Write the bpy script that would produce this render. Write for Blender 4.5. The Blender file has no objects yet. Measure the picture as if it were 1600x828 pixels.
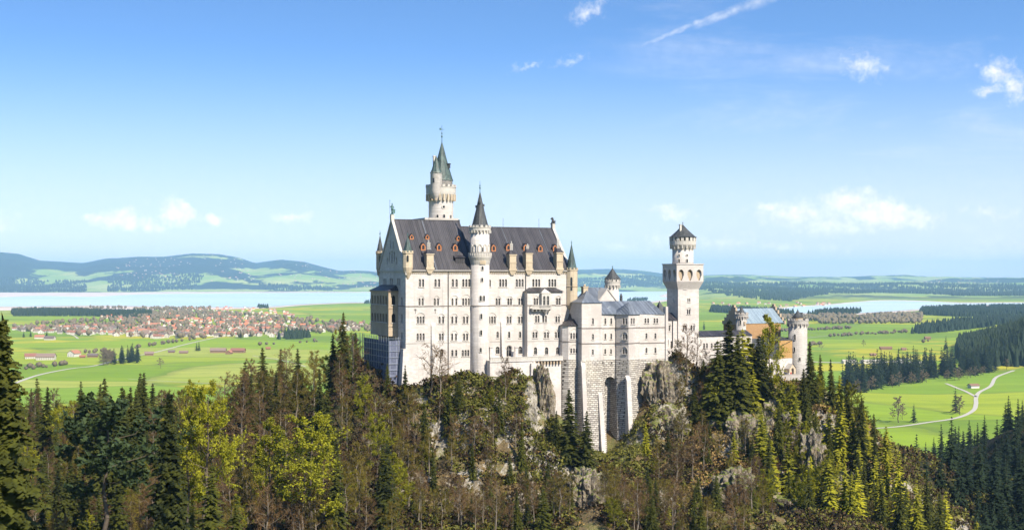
import bpy, math, random
import numpy as np
from mathutils import Vector, Matrix, noise
from mathutils.geometry import tessellate_polygon, delaunay_2d_cdt

# ------------------------------------------------------------------ camera, light, exposure
sc = bpy.context.scene
COL = sc.collection
CAMZ = 150.0            # the camera stands 150 m above the valley floor (z = 0)
F, HZ = 2000.0, 434.0   # focal length and horizon row, measured on the 1600 px wide photograph
cam = bpy.data.cameras.new('camera')
cam.lens = 36 * F / 1600; cam.sensor_width = 36; cam.shift_y = (HZ - 414) / 1600
cam.clip_start = 1; cam.clip_end = 300000
co = bpy.data.objects.new('camera', cam); COL.objects.link(co)
co.location = (0, 0, CAMZ); co.rotation_euler = (math.pi / 2, 0, 0)
sc.camera = co

SUN_AZ, SUN_EL = 38.0, 41.0     # degrees right of the direction behind the camera; height
sa, se = math.radians(SUN_AZ), math.radians(SUN_EL)
sdir = Vector((math.sin(sa) * math.cos(se), -math.cos(sa) * math.cos(se), math.sin(se)))
sl = bpy.data.lights.new('sun', 'SUN'); sl.energy = 4.6; sl.angle = math.radians(0.5); sl.color = (1.0, 0.92, 0.79)
so = bpy.data.objects.new('sun', sl); COL.objects.link(so)
so.rotation_euler = sdir.to_track_quat('Z', 'Y').to_euler(); so.location = (200, -200, 400)

vs = sc.view_settings
vs.view_transform = 'Standard'; vs.look = 'None'; vs.gamma = 1; vs.use_curve_mapping = False
vs.exposure = 1.0
sc.render.engine = 'CYCLES'
cy = sc.cycles
cy.use_denoising = True
cy.max_bounces = 5; cy.diffuse_bounces = 2; cy.glossy_bounces = 2; cy.transmission_bounces = 2
cy.volume_bounces = 1; cy.transparent_max_bounces = 6
cy.use_adaptive_sampling = True; cy.adaptive_threshold = 0.02
cy.caustics_reflective = False; cy.caustics_refractive = False


class NT:
    """small helper to wire nodes"""
    def __init__(s, tree): s.t = tree; s.n = tree.nodes; s.l = tree.links
    def node(s, kind, **kw):
        n = s.n.new(kind)
        for k, v in kw.items(): setattr(n, k, v)
        return n
    def put(s, sock, v):
        if isinstance(v, bpy.types.NodeSocket): s.l.new(v, sock)
        elif v is not None:
            if hasattr(sock, 'default_value'):
                try: sock.default_value = v
                except Exception: sock.default_value = (*v, 1) if len(v) == 3 else v
    def math(s, op, a, b=None, c=None, clamp=False):
        n = s.node('ShaderNodeMath', operation=op, use_clamp=clamp)
        for i, v in enumerate((a, b, c)):
            if v is not None: s.put(n.inputs[i], v)
        return n.outputs[0]
    def vmath(s, op, a, b=None):
        n = s.node('ShaderNodeVectorMath', operation=op)
        s.put(n.inputs[0], a)
        if b is not None: s.put(n.inputs[1], b)
        return n.outputs['Value'] if op in ('LENGTH', 'DOT_PRODUCT') else n.outputs[0]
    def mix(s, f, a, b, blend='MIX'):
        n = s.node('ShaderNodeMix', data_type='RGBA', blend_type=blend)
        s.put(n.inputs[0], f)
        for i, v in ((6, a), (7, b)):
            s.put(n.inputs[i], (*v, 1) if isinstance(v, tuple) and len(v) == 3 else v)
        return n.outputs[2]
    def ramp(s, f, stops, interp='LINEAR'):
        n = s.node('ShaderNodeValToRGB'); n.color_ramp.interpolation = interp
        e = n.color_ramp.elements
        while len(e) > 1: e.remove(e[-1])
        for i, (p, c) in enumerate(stops):
            if isinstance(c, (int, float)): c = (c, c, c)
            if i == 0: e[0].position = p; e[0].color = (*c, 1)
            else: x = e.new(p); x.color = (*c, 1)
        s.put(n.inputs[0], f)
        return n.outputs[0]
    def noise(s, vec, scale, detail=4, rough=.55, dist=0):
        n = s.node('ShaderNodeTexNoise'); s.put(n.inputs['Vector'], vec)
        n.inputs['Scale'].default_value = scale; n.inputs['Detail'].default_value = detail
        n.inputs['Roughness'].default_value = rough; n.inputs['Distortion'].default_value = dist
        return n.outputs[0]
    def smooth(s, v, lo, hi):
        n = s.node('ShaderNodeMapRange', interpolation_type='SMOOTHSTEP')
        s.put(n.inputs[0], v); n.inputs[1].default_value = lo; n.inputs[2].default_value = hi
        return n.outputs[0]


# ------------------------------------------------------------------ sky
world = bpy.data.worlds.new('World'); sc.world = world; world.use_nodes = True
w = NT(world.node_tree); w.n.clear()
tc = w.node('ShaderNodeTexCoord').outputs['Generated']
sep = w.node('ShaderNodeSeparateXYZ'); w.put(sep.inputs[0], tc)
# the photograph shows only the lowest twelve degrees; the sky is looked up higher so that it deepens as quickly
zz = w.math('MULTIPLY', w.math('POWER', w.math('MAXIMUM', sep.outputs[2], 0.0), 1.0), 2.3)
cmb = w.node('ShaderNodeCombineXYZ'); w.put(cmb.inputs[0], sep.outputs[0]); w.put(cmb.inputs[1], sep.outputs[1]); w.put(cmb.inputs[2], w.math('ADD', zz, 0.012))
sky = w.node('ShaderNodeTexSky', sky_type='NISHITA'); sky.sun_disc = False
sky.sun_elevation = se; sky.sun_rotation = math.pi - sa
sky.altitude = 900; sky.air_density = 1.0; sky.dust_density = 0.6; sky.ozone_density = 3.0
w.put(sky.inputs[0], w.vmath('NORMALIZE', cmb.outputs[0]))
skyc = w.node('ShaderNodeHueSaturation'); skyc.inputs['Saturation'].default_value = 1.12; skyc.inputs['Hue'].default_value = .497
w.put(skyc.inputs['Color'], w.mix(1.0, sky.outputs[0], (1.0, 1.0, 1.05), 'MULTIPLY'))
# clouds: degrees of azimuth and height
az = w.math('MULTIPLY', w.math('ARCTAN2', sep.outputs[0], sep.outputs[1]), 57.2958)
el = w.math('MULTIPLY', w.math('ARCSINE', sep.outputs[2]), 57.2958)
ae = w.node('ShaderNodeCombineXYZ'); w.put(ae.inputs[0], az); w.put(ae.inputs[1], el)
wob = w.node('ShaderNodeTexNoise'); w.put(wob.inputs['Vector'], ae.outputs[0]); wob.inputs['Scale'].default_value = 1.3; wob.inputs['Detail'].default_value = 6; wob.inputs['Roughness'].default_value = .62
wv = w.vmath('MULTIPLY', w.vmath('SUBTRACT', wob.outputs['Color'], (0.5, 0.5, 0.5)), (1.5, 1.1, 0))
aew = w.vmath('ADD', ae.outputs[0], wv)
def azel(px, py):
    a = math.atan((px - 800) / F)
    return math.degrees(a), math.degrees(math.atan((HZ - py) / F * math.cos(a)))
CLOUDS = [  # centre x, y, half width, half height (photograph pixels), strength, tilt in degrees
    (185, 344, 36, 22, 1.6, 0), (234, 352, 28, 13, 1.2, 0), (276, 334, 28, 26, 1.6, 0), (335, 342, 30, 12, 1.1, 0),
    (152, 345, 22, 10, 1.0, 0), (458, 339, 36, 9, .85, 0), (5, 350, 22, 20, .4, 0),
    (1330, 318, 60, 26, 1.1, 0), (1385, 335, 80, 25, 1.4, 8), (1250, 335, 85, 22, .85, 0), (1205, 325, 30, 12, .8, 0), (1440, 342, 34, 14, .95, 0),
    (1300, 352, 90, 18, .7, 0), (1050, 332, 42, 12, .75, 10), (970, 382, 32, 12, .5, 0), (1130, 378, 60, 12, .5, 0), (1225, 386, 40, 10, .6, 0), (1030, 380, 30, 20, .35, 0),
    (1545, 332, 50, 9, .5, 3), (1300, 388, 30, 10, .4, 0), (1590, 382, 30, 14, .35, 0),
    (1350, 103, 40, 22, .62, 15), (1562, 113, 28, 24, .8, 20), (1582, 137, 20, 26, .8, -10), (1545, 141, 26, 10, .55, 0),
    (918, 15, 32, 14, .55, -20), (825, 103, 24, 6, .4, -15), (895, 95, 22, 6, .3, -15),
]
tot = None
for (cx, cyy, rx, ry, st, tl) in CLOUDS:
    a, e = azel(cx, cyy)
    mp = w.node('ShaderNodeMapping', vector_type='TEXTURE')
    mp.inputs['Location'].default_value = (a, e, 0)
    mp.inputs['Rotation'].default_value = (0, 0, math.radians(-tl))
    mp.inputs['Scale'].default_value = (rx / 34.9, ry / 34.9, 1)
    w.put(mp.inputs[0], aew)
    m = w.math('MULTIPLY_ADD', w.vmath('LENGTH', mp.outputs[0]), -st, st)
    tot = m if tot is None else w.math('MAXIMUM', tot, m)
trail = None
for (cx, cyy, rx, ry, st, tl) in ((1075, 42, 128, 6, .9, -21), (1135, 22, 95, 10, .8, -19), (1185, 3, 70, 13, .7, -18)):
    a, e = azel(cx, cyy); mp = w.node('ShaderNodeMapping', vector_type='TEXTURE')
    mp.inputs['Location'].default_value = (a, e, 0); mp.inputs['Rotation'].default_value = (0, 0, math.radians(-tl)); mp.inputs['Scale'].default_value = (rx / 34.9, ry / 34.9, 1)
    w.put(mp.inputs[0], w.vmath('ADD', ae.outputs[0], w.vmath('MULTIPLY', wv, (.25, .25, 0)))); m = w.math('MULTIPLY', w.math('SUBTRACT', 1, w.smooth(w.vmath('LENGTH', mp.outputs[0]), 0, 1.0)), st)
    trail = m if trail is None else w.math('MAXIMUM', trail, m)
trail = w.math('MULTIPLY', trail, w.math('MULTIPLY', w.smooth(w.noise(ae.outputs[0], 1.6, 5, .6), .2, .7), .5))
brk = w.noise(ae.outputs[0], 2.4, 9, .66, .25)
tot = w.math('ADD', w.math('MAXIMUM', tot, -1.0), w.math('MULTIPLY', w.math('SUBTRACT', brk, 0.52), 1.45))
dens = w.smooth(tot, -0.22, 1.15)
# thin high veils
mpv = w.node('ShaderNodeMapping'); mpv.inputs['Scale'].default_value = (.05, .22, 1); mpv.inputs['Rotation'].default_value = (0, 0, -.22)
w.put(mpv.inputs[0], ae.outputs[0])
veil = w.math('MULTIPLY', w.smooth(w.noise(mpv.outputs[0], 1.6, 6, .6, .6), .48, .8), w.math('MULTIPLY', w.smooth(az, -3, 16), .32))
lowveil = w.math('MULTIPLY', w.math('SUBTRACT', 1, w.smooth(el, 1.5, 6.0)), .10)
dens = w.math('MAXIMUM', w.math('MAXIMUM', w.math('MULTIPLY', dens, .93), trail), w.math('MAXIMUM', veil, w.math('MULTIPLY', lowveil, w.smooth(brk, .35, .7))))
cshade = w.ramp(w.noise(w.vmath('ADD', ae.outputs[0], (0.25, -.35, 0)), 2.0, 4), [(.36, (4.3, 4.25, 4.4)), (.6, (5.6, 5.4, 5.2))])
lowf = w.math('MULTIPLY', w.math('SUBTRACT', 1, w.smooth(el, -1.0, 10.5)), .92)
skyv = w.mix(dens, w.mix(lowf, skyc.outputs[0], (3.45, 3.35, 3.5)), cshade)
bg = w.node('ShaderNodeBackground'); bg.inputs['Strength'].default_value = 0.125
w.put(bg.inputs[0], skyv)
wo = w.node('ShaderNodeOutputWorld'); w.l.new(bg.outputs[0], wo.inputs[0])
world.cycles.sampling_method = 'MANUAL'; world.cycles.sample_map_resolution = 512

# ------------------------------------------------------------------ helpers
random.seed(7); rng = np.random.default_rng(7)
R = random.uniform

class MB:
    """collects shapes; build() links them as ONE mesh object"""
    def __init__(s): s.v = []; s.f = []; s.m = []; s.cur = 0
    def add(s, vs_, fs):
        o = len(s.v); s.v += [tuple(p) for p in vs_]
        for f in fs: s.f.append([i + o for i in f]); s.m.append(s.cur)
    def box(s, x0, x1, y0, y1, z0, z1):
        s.add([(x0, y0, z0), (x1, y0, z0), (x1, y1, z0), (x0, y1, z0), (x0, y0, z1), (x1, y0, z1), (x1, y1, z1), (x0, y1, z1)],
              [(3, 2, 1, 0), (4, 5, 6, 7), (0, 1, 5, 4), (1, 2, 6, 5), (2, 3, 7, 6), (3, 0, 4, 7)])
    def obox(s, c, d, hw, hd, z0, z1):
        """box centred at c (x, y), its width along unit d"""
        n = (-d[1], d[0])
        P = [(c[0] + a * d[0] * hw + b * n[0] * hd, c[1] + a * d[1] * hw + b * n[1] * hd) for a, b in ((-1, -1), (1, -1), (1, 1), (-1, 1))]
        s.prism(P, z0, z1)
    def prism(s, P, z0, z1, top=None):
        n = len(P); T = top or P
        s.add([(x, y, z0) for x, y in P] + [(x, y, z1) for x, y in T],
              [tuple(range(n - 1, -1, -1)), tuple(range(n, 2 * n))] + [(i, (i + 1) % n, n + (i + 1) % n, n + i) for i in range(n)])
    def poly(s, P): s.add(P, [tuple(range(len(P)))])
    def lathe(s, cx, cy_, prof, n=24, a0=0.0, closed=True):
        vs_ = []; fs = []
        for r, z in prof:
            for i in range(n):
                a = a0 + 2 * math.pi * i / n
                vs_.append((cx + r * math.cos(a), cy_ + r * math.sin(a), z))
        for j in range(len(prof) - 1):
            for i in range(n):
                k = (i + 1) % n
                fs.append((j * n + i, j * n + k, (j + 1) * n + k, (j + 1) * n + i))
        if closed:
            fs.append(tuple(range(n - 1, -1, -1))); fs.append(tuple(range((len(prof) - 1) * n, len(prof) * n)))
        s.add(vs_, fs)
    def tube(s, a, b, r, r2=None, n=6):
        a, b = Vector(a), Vector(b); r2 = r if r2 is None else r2
        d = (b - a).normalized() if (b - a).length > 1e-6 else Vector((0, 0, 1))
        u = d.orthogonal().normalized(); v = d.cross(u)
        vs_ = []
        for p, q in ((a, r), (b, r2)):
            for i in range(n):
                t = 2 * math.pi * i / n
                vs_.append(p + (u * math.cos(t) + v * math.sin(t)) * q)
        s.add(vs_, [(i, (i + 1) % n, n + (i + 1) % n, n + i) for i in range(n)] + [tuple(range(n - 1, -1, -1)), tuple(range(n, 2 * n))])
    def mesh(s, name, mats, off=(0, 0, 0), smooth=False):
        me = bpy.data.meshes.new(name)
        ox, oy, oz = off
        me.from_pydata([(x - ox, y - oy, z - oz) for x, y, z in s.v], [], s.f)
        for m in (mats if isinstance(mats, (list, tuple)) else [mats]): me.materials.append(m)
        if any(s.m): me.polygons.foreach_set('material_index', s.m)
        if smooth: me.polygons.foreach_set('use_smooth', [True] * len(me.polygons))
        me.update()
        return me

ORI = {}
def tag(o, label=None, cat=None, group=None, kind=None):
    if label: o['label'] = label
    if cat: o['category'] = cat
    if group: o['group'] = group
    if kind: o['kind'] = kind
    return o
def part(name, mb, mats, parent, smooth=False, label=None):
    off = ORI[parent.name]
    o = bpy.data.objects.new(name, mb.mesh(name, mats, off, smooth)); COL.objects.link(o)
    o.parent = parent; ORI[o.name] = off
    if label: o['label'] = label
    return o
def struct(name, me, kind='structure'):
    o = bpy.data.objects.new(name, me); COL.objects.link(o); o['kind'] = kind
    return o

class Frame:
    """a building's own axes: u along its front, v away from the camera"""
    def __init__(s, X, Y, deg):
        s.o = (X, Y); s.t = math.radians(deg); s.c = math.cos(s.t); s.s = math.sin(s.t)
    def world(s, u, v): return (s.o[0] + u * s.c - v * s.s, s.o[1] + u * s.s + v * s.c)
    def local(s, X, Y):
        X -= s.o[0]; Y -= s.o[1]
        return (X * s.c + Y * s.s, -X * s.s + Y * s.c)
    def on(s, px, py, p0=(0, 0), d=(1, 0)):
        """where the line of sight of the photograph's point meets the wall plane through p0 along d: (s along the plane, z)"""
        k = (px - 800) / F
        X0, Y0 = s.world(*p0); X1, Y1 = s.world(p0[0] + d[0], p0[1] + d[1]); Dx, Dy = X1 - X0, Y1 - Y0
        t = (k * Y0 - X0) / (Dx - k * Dy)
        return t, CAMZ + (HZ - py) / F * (Y0 + t * Dy)
    def u(s, px, v): return s.on(px, 0, (0, v))[0]
    def z(s, px, py, v): return s.on(px, py, (0, v))[1]
    def thing(s, name, label, cat, u, v, z, group=None):
        e = bpy.data.objects.new(name, None); COL.objects.link(e)
        e.location = (*s.world(u, v), z); e.rotation_euler = (0, 0, s.t); e.empty_display_size = 2
        ORI[e.name] = (u, v, z)
        return tag(e, label, cat, group)

def arch_poly(c, z0, z1, w_, n=6):
    """round headed opening"""
    r = w_ / 2; zt = max(z1 - r, z0 + .1)
    return [(c - r, z0), (c + r, z0)] + [(c + r * math.cos(math.pi * i / n), zt + (z1 - zt) * math.sin(math.pi * i / n)) for i in range(n + 1)]

class Wall:
    """a flat wall panel with real openings; windows set back in them"""
    def __init__(s, fr, mb, p0, d, thing, out, depth=.5):
        s.fr, s.mb, s.p0, s.d, s.th, s.out, s.depth = fr, mb, p0, d, thing, out, depth
        s.holes = []; s.wins = []
        L = math.hypot(*d); s.d = (d[0] / L, d[1] / L)
        n = (s.d[1], -s.d[0])            # to the right of d = outward for walls drawn left to right
        s.n = n
    def P(s, t, z, off=0.0): return (s.p0[0] + s.d[0] * t + s.n[0] * off, s.p0[1] + s.d[1] * t + s.n[1] * off, z)
    def px(s, x, y): return s.fr.on(x, y, s.p0, s.d)
    def window(s, xs, y0, y1, wpx=3.4, hood=False, square=False, bars=True, name='window'):
        """xs: the photograph columns of its lights, y0 top, y1 bottom"""
        t0, z1 = s.px(xs[0], y0); _, z0 = s.px(xs[0], y1)
        ts = [s.px(x, y0)[0] for x in xs]
        wd = s.px(xs[0] + wpx / 2, y0)[0] - s.px(xs[0] - wpx / 2, y0)[0]
        s.window_m(ts, z0, z1, wd, hood, square, bars, name)
    def window_m(s, ts, z0, z1, wd, hood=False, square=False, bars=True, name='window'):
        H = []
        for t in ts:
            h = [(t - wd / 2, z0), (t + wd / 2, z0), (t + wd / 2, z1), (t - wd / 2, z1)] if square else arch_poly(t, z0, z1, wd)
            H.append(h); s.holes.append(h)
        s.wins.append((ts, z0, z1, wd, hood, H, bars, name))
    def build(s, outline, frame_mat, pane_mat):
        P2 = [Vector(p) for p in outline]; E = []; n0 = len(P2)
        for h in s.holes:
            k0 = len(P2); P2 += [Vector(p) for p in h]; E += [(k0 + i, k0 + (i + 1) % len(h)) for i in range(len(h))]
        flat, _, tri, _, _, _ = delaunay_2d_cdt(P2, E, [list(range(n0))], 1, 1e-4)
        def hollow(c):
            for h in s.holes:
                if all((h[(i + 1) % len(h)][0] - h[i][0]) * (c[1] - h[i][1]) - (h[(i + 1) % len(h)][1] - h[i][1]) * (c[0] - h[i][0]) > 0 for i in range(len(h))): return True
            return False
        tri = [t for t in tri if not hollow((sum(flat[i].x for i in t) / 3, sum(flat[i].y for i in t) / 3))]
        o = len(s.mb.v)
        s.mb.v += [s.P(p.x, p.y) for p in flat]
        for t in tri:
            a, b, c = (flat[i] for i in t)
            ar = (b.x - a.x) * (c.y - a.y) - (b.y - a.y) * (c.x - a.x)
            if abs(ar) < 1e-7: continue
            s.mb.f.append([i + o for i in (t if ar > 0 else t[::-1])]); s.mb.m.append(s.mb.cur)
        for h in s.holes:
            n = len(h)
            s.mb.add([s.P(a, b) for a, b in h] + [s.P(a, b, -s.depth) for a, b in h], [(i, (i + 1) % n, n + (i + 1) % n, n + i) for i in range(n)])
        for ts, z0, z1, wd, hood, H, bars, name in s.wins:
            fm = MB(); pm = MB()
            for t, h in zip(ts, H):
                pm.add([s.P(a, b, -s.depth + .03) for a, b in h], [tuple(range(len(h)))])
                if bars:
                    q = -s.depth + .1
                    for (a0, a1, b0, b1) in ((t - .035, t + .035, z0, z1 - .05), (t - wd / 2, t + wd / 2, z0 + (z1 - z0) * .62, z0 + (z1 - z0) * .62 + .07)):
                        fm.add([s.P(a0, b0, q), s.P(a1, b0, q), s.P(a1, b1, q), s.P(a0, b1, q)], [(0, 1, 2, 3)])
            a, b = ts[0] - wd / 2 - .2, ts[-1] + wd / 2 + .2
            def slab(a0, a1, b0, b1, pr):
                P = [s.P(a0, b0, .0), s.P(a1, b0, .0), s.P(a1, b0, pr), s.P(a0, b0, pr), s.P(a0, b1, .0), s.P(a1, b1, .0), s.P(a1, b1, pr), s.P(a0, b1, pr)]
                fm.add(P, [(0, 1, 2, 3), (7, 6, 5, 4), (3, 2, 6, 7), (2, 1, 5, 6), (0, 3, 7, 4)])
            slab(a, b, z0 - .22, z0 - .02, .22)
            if hood:
                c = (a + b) / 2; r = (b - a) / 2 - .02; n = 12; zc = z1 - wd / 2
                for r0, r1, pr in ((r, r + .17, .16),):
                    vs_ = []; fs = []
                    for i in range(n + 1):
                        t = math.pi * i / n; cc, ss = math.cos(t), math.sin(t) * 1.0
                        vs_ += [s.P(c + r0 * cc, zc + r0 * ss, .01), s.P(c + r0 * cc, zc + r0 * ss, pr), s.P(c + r1 * cc, zc + r1 * ss, pr), s.P(c + r1 * cc, zc + r1 * ss, .01)]
                    for i in range(n):
                        for k in range(3): fs.append((i * 4 + k, i * 4 + k + 1, i * 4 + 5 + k, i * 4 + 4 + k))
                    fm.add(vs_, fs)
            f = part(name, fm, frame_mat, s.th); part('pane', pm, pane_mat, f)

# ------------------------------------------------------------------ materials
def mat(name, fn, rough=.8, spec=.3, metal=0.0):
    m = bpy.data.materials.new(name); m.use_nodes = True
    t = NT(m.node_tree); b = t.n['Principled BSDF']
    b.inputs['Roughness'].default_value = rough; b.inputs['Specular IOR Level'].default_value = spec; b.inputs['Metallic'].default_value = metal
    c, bump = fn(t)
    t.put(b.inputs['Base Color'], (*c, 1) if isinstance(c, tuple) else c)
    if bump:
        n = t.node('ShaderNodeBump'); n.inputs['Strength'].default_value = bump[1]; n.inputs['Distance'].default_value = bump[2]
        t.put(n.inputs['Height'], bump[0]); t.l.new(n.outputs[0], b.inputs['Normal'])
    return m

def ocoord(t): return t.node('ShaderNodeTexCoord').outputs['Object']
def wallvec(t):
    """horizontal run and height, good for any upright wall"""
    s_ = t.node('ShaderNodeSeparateXYZ'); t.put(s_.inputs[0], ocoord(t))
    g = t.node('ShaderNodeTexCoord').outputs['Normal']
    c = t.node('ShaderNodeCombineXYZ'); t.put(c.inputs[0], t.math('ADD', s_.outputs[0], s_.outputs[1])); t.put(c.inputs[1], s_.outputs[2])
    return c.outputs[0]
def brick(t, vec, w_, h_, mortar, c1, c2, cm, bias=0.0):
    b = t.node('ShaderNodeTexBrick'); t.put(b.inputs['Vector'], vec)
    b.inputs['Scale'].default_value = 1; b.inputs['Brick Width'].default_value = w_; b.inputs['Row Height'].default_value = h_
    b.inputs['Mortar Size'].default_value = mortar; b.inputs['Mortar Smooth'].default_value = .2; b.inputs['Bias'].default_value = bias
    b.inputs['Color1'].default_value = (*c1, 1); b.inputs['Color2'].default_value = (*c2, 1); b.inputs['Mortar'].default_value = (*cm, 1)
    return b
def stone_fn(base, var=.08, bw=1.1, bh=.45, mortar=.02, streak=.25):
    def fn(t):
        o = ocoord(t); v = wallvec(t)
        c1 = tuple(x * (1 + var) for x in base); c2 = tuple(x * (1 - var) for x in base)
        b = brick(t, v, bw, bh, mortar, c1, c2, tuple(x * .78 for x in base))
        n1 = t.noise(o, .12, 5, .6); n2 = t.noise(o, 1.4, 4, .6)
        m = t.node('ShaderNodeMapping'); m.inputs['Scale'].default_value = (.9, .9, .06); t.put(m.inputs[0], o)
        st = t.noise(m.outputs[0], .8, 5, .65)
        c = t.mix(t.smooth(n1, .35, .7), b.outputs[0], tuple(x * y for x, y in zip(base, (.80, .78, .77))), 'MIX')
        c = t.mix(t.math('MULTIPLY', t.smooth(st, .52, .75), streak), c, tuple(x * .5 for x in base))
        c = t.mix(t.math('MULTIPLY', t.smooth(n2, .5, .75), .18), c, tuple(x * .6 for x in base))
        return c, (t.math('ADD', t.math('MULTIPLY', b.outputs['Fac'], -1), t.math('MULTIPLY', n2, .8)), .5, .06)
    return fn
M = {}
M['lime'] = mat('white_limestone', stone_fn((.53, .49, .45), .14, streak=.5))
M['trim'] = mat('limestone_trim', stone_fn((.48, .45, .40), .05, 2, .6))
M['line'] = mat('string_course_stone', stone_fn((.22, .19, .17), .05, 2, .6))
M['tan'] = mat('sandstone', stone_fn((.50, .41, .29), .1, .8, .4))
M['tandk'] = mat('dark_sandstone', stone_fn((.42, .33, .23), .1, .8, .4))
def rough_fn(t):
    o = ocoord(t); v = wallvec(t)
    wv_ = t.vmath('ADD', v, t.vmath('MULTIPLY', t.node('ShaderNodeTexNoise').outputs['Color'], (.0, .0, 0)))
    b = brick(t, wv_, 1.35, .64, .075, (.54, .50, .44), (.29, .26, .23), (.09, .08, .07), -.05)
    n1 = t.noise(o, .9, 6, .7); n2 = t.noise(o, .1, 4, .6)
    m = t.node('ShaderNodeMapping'); m.inputs['Scale'].default_value = (.8, .8, .05); t.put(m.inputs[0], o)
    st = t.noise(m.outputs[0], .9, 5, .65)
    c = t.mix(t.math('MULTIPLY', t.smooth(n1, .52, .72), .55), b.outputs[0], (.22, .20, .18))
    c = t.mix(t.math('MULTIPLY', t.smooth(st, .5, .75), .35), c, (.18, .165, .15))
    c = t.mix(t.math('MULTIPLY', t.smooth(n2, .5, .7), .3), c, (.5, .44, .33))
    return c, (t.math('ADD', t.math('MULTIPLY', b.outputs['Fac'], -1.2), t.math('MULTIPLY', n1, 1.4)), .9, .16)
M['rough'] = mat('rough_ashlar', rough_fn, .9)
def seam_fn(base, hi, seam=.62, ax=0):
    def fn(t):
        o = ocoord(t); s_ = t.node('ShaderNodeSeparateXYZ'); t.put(s_.inputs[0], o)
        fr = t.math('FRACT', t.math('DIVIDE', s_.outputs[ax], seam))
        rib = t.math('GREATER_THAN', fr, .86)
        m = t.node('ShaderNodeMapping'); m.inputs['Scale'].default_value = (.7, .25, .12); t.put(m.inputs[0], o)
        n = t.noise(m.outputs[0], 1.1, 6, .7); n2 = t.noise(o, .25, 3)
        wn = t.node('ShaderNodeTexWhiteNoise', noise_dimensions='1D'); t.put(wn.inputs['W'], t.math('FLOOR', t.math('DIVIDE', s_.outputs[ax], seam)))
        f = t.math('ADD', t.math('MULTIPLY', n, .75), t.math('MULTIPLY', wn.outputs['Value'], .32))
        c = t.mix(t.smooth(f, .3, .85), base, hi)
        c = t.mix(t.math('MULTIPLY', rib, .55), c, tuple(x * 2.0 for x in hi))
        return c, (rib, .8, .08)
    return fn
M['roof'] = mat('dark_sheet_roof', seam_fn((.018, .016, .018), (.055, .050, .054)), .5, .5)
M['rooflt'] = mat('grey_sheet_roof', seam_fn((.06, .07, .085), (.17, .19, .22)), .45, .5)
M['roofpale'] = mat('pale_sheet_roof', seam_fn((.13, .17, .20), (.24, .30, .34)), .45, .5)
def cone_fn(base, hi):
    def fn(t):
        o = ocoord(t)
        m = t.node('ShaderNodeMapping'); m.inputs['Scale'].default_value = (1.2, 1.2, .15); t.put(m.inputs[0], o)
        n = t.noise(m.outputs[0], 1.3, 5, .7); b = brick(t, wallvec(t), .5, .3, .03, (1, 1, 1), (.7, .7, .7), (.4, .4, .4))
        c = t.mix(t.smooth(n, .35, .72), base, hi)
        return t.mix(.5, c, b.outputs[0], 'MULTIPLY'), (b.outputs['Fac'], -.5, .04)
    return fn
M['cone'] = mat('slate_cone', cone_fn((.03, .032, .033), (.08, .085, .085)), .6, .4)
M['green'] = mat('verdigris_copper', cone_fn((.03, .045, .042), (.09, .14, .125)), .55, .4)
M['bronze'] = mat('green_bronze', cone_fn((.03, .09, .075), (.08, .18, .15)), .5, .5)
M['orange'] = mat('orange_painted_wood', lambda t: (t.mix(t.noise(ocoord(t), 2, 3), (.42, .17, .07), (.30, .11, .04)), None), .6)
M['glass'] = mat('dark_window_glass', lambda t: (t.mix(t.noise(ocoord(t), 1.1, 2), (.012, .013, .016), (.03, .03, .034)), None), .12, .5)
M['frame'] = mat('window_stone_frame', lambda t: (t.mix(t.noise(ocoord(t), 2, 3), (.5, .46, .41), (.38, .35, .31)), None), .8)
M['iron'] = mat('dark_iron', lambda t: (t.mix(t.noise(ocoord(t), 3, 3), (.04, .04, .045), (.07, .065, .06)), None), .5)
M['brickred'] = mat('red_brick', stone_fn((.38, .23, .11), .14, .5, .2, .03, .1))
M['ochre'] = mat('ochre_brick', stone_fn((.42, .25, .09), .12, .5, .2, .03, .1))
M['grey'] = mat('grey_rubble', stone_fn((.42, .39, .35), .18, .8, .4, .05, .3))
M['steel'] = mat('galvanised_steel', lambda t: (t.mix(t.noise(ocoord(t), 3, 3), (.35, .37, .4), (.5, .52, .55)), None), .35, .5, .8)
def net_fn(t):
    v = wallvec(t); b = brick(t, v, 2.2, 1.9, .12, (.10, .115, .16), (.07, .08, .12), (.22, .24, .31)); b.offset = 0
    return t.mix(t.smooth(t.noise(ocoord(t), 1.2, 5, .7), .35, .7), b.outputs[0], (.12, .13, .185), 'MIX'), (t.noise(ocoord(t), 1.5, 3), .4, .2)
M['net'] = mat('scaffold_netting', net_fn, .8)

# ------------------------------------------------------------------ the castle
C = Frame((634 - 800) / F * 400, 400, 24)
Lx, Zz = C.u, C.z

def finial(mb, u, v, z0, z1, r=.14):
    mb.lathe(u, v, [(r, z0), (r * .7, z0 + (z1 - z0) * .3), (r * 1.9, z0 + (z1 - z0) * .36), (r * 1.9, z0 + (z1 - z0) * .42), (r * .6, z0 + (z1 - z0) * .5),
                    (r * 1.6, z0 + (z1 - z0) * .6), (r * .5, z0 + (z1 - z0) * .68), (r * .3, z1)], 6)

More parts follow.
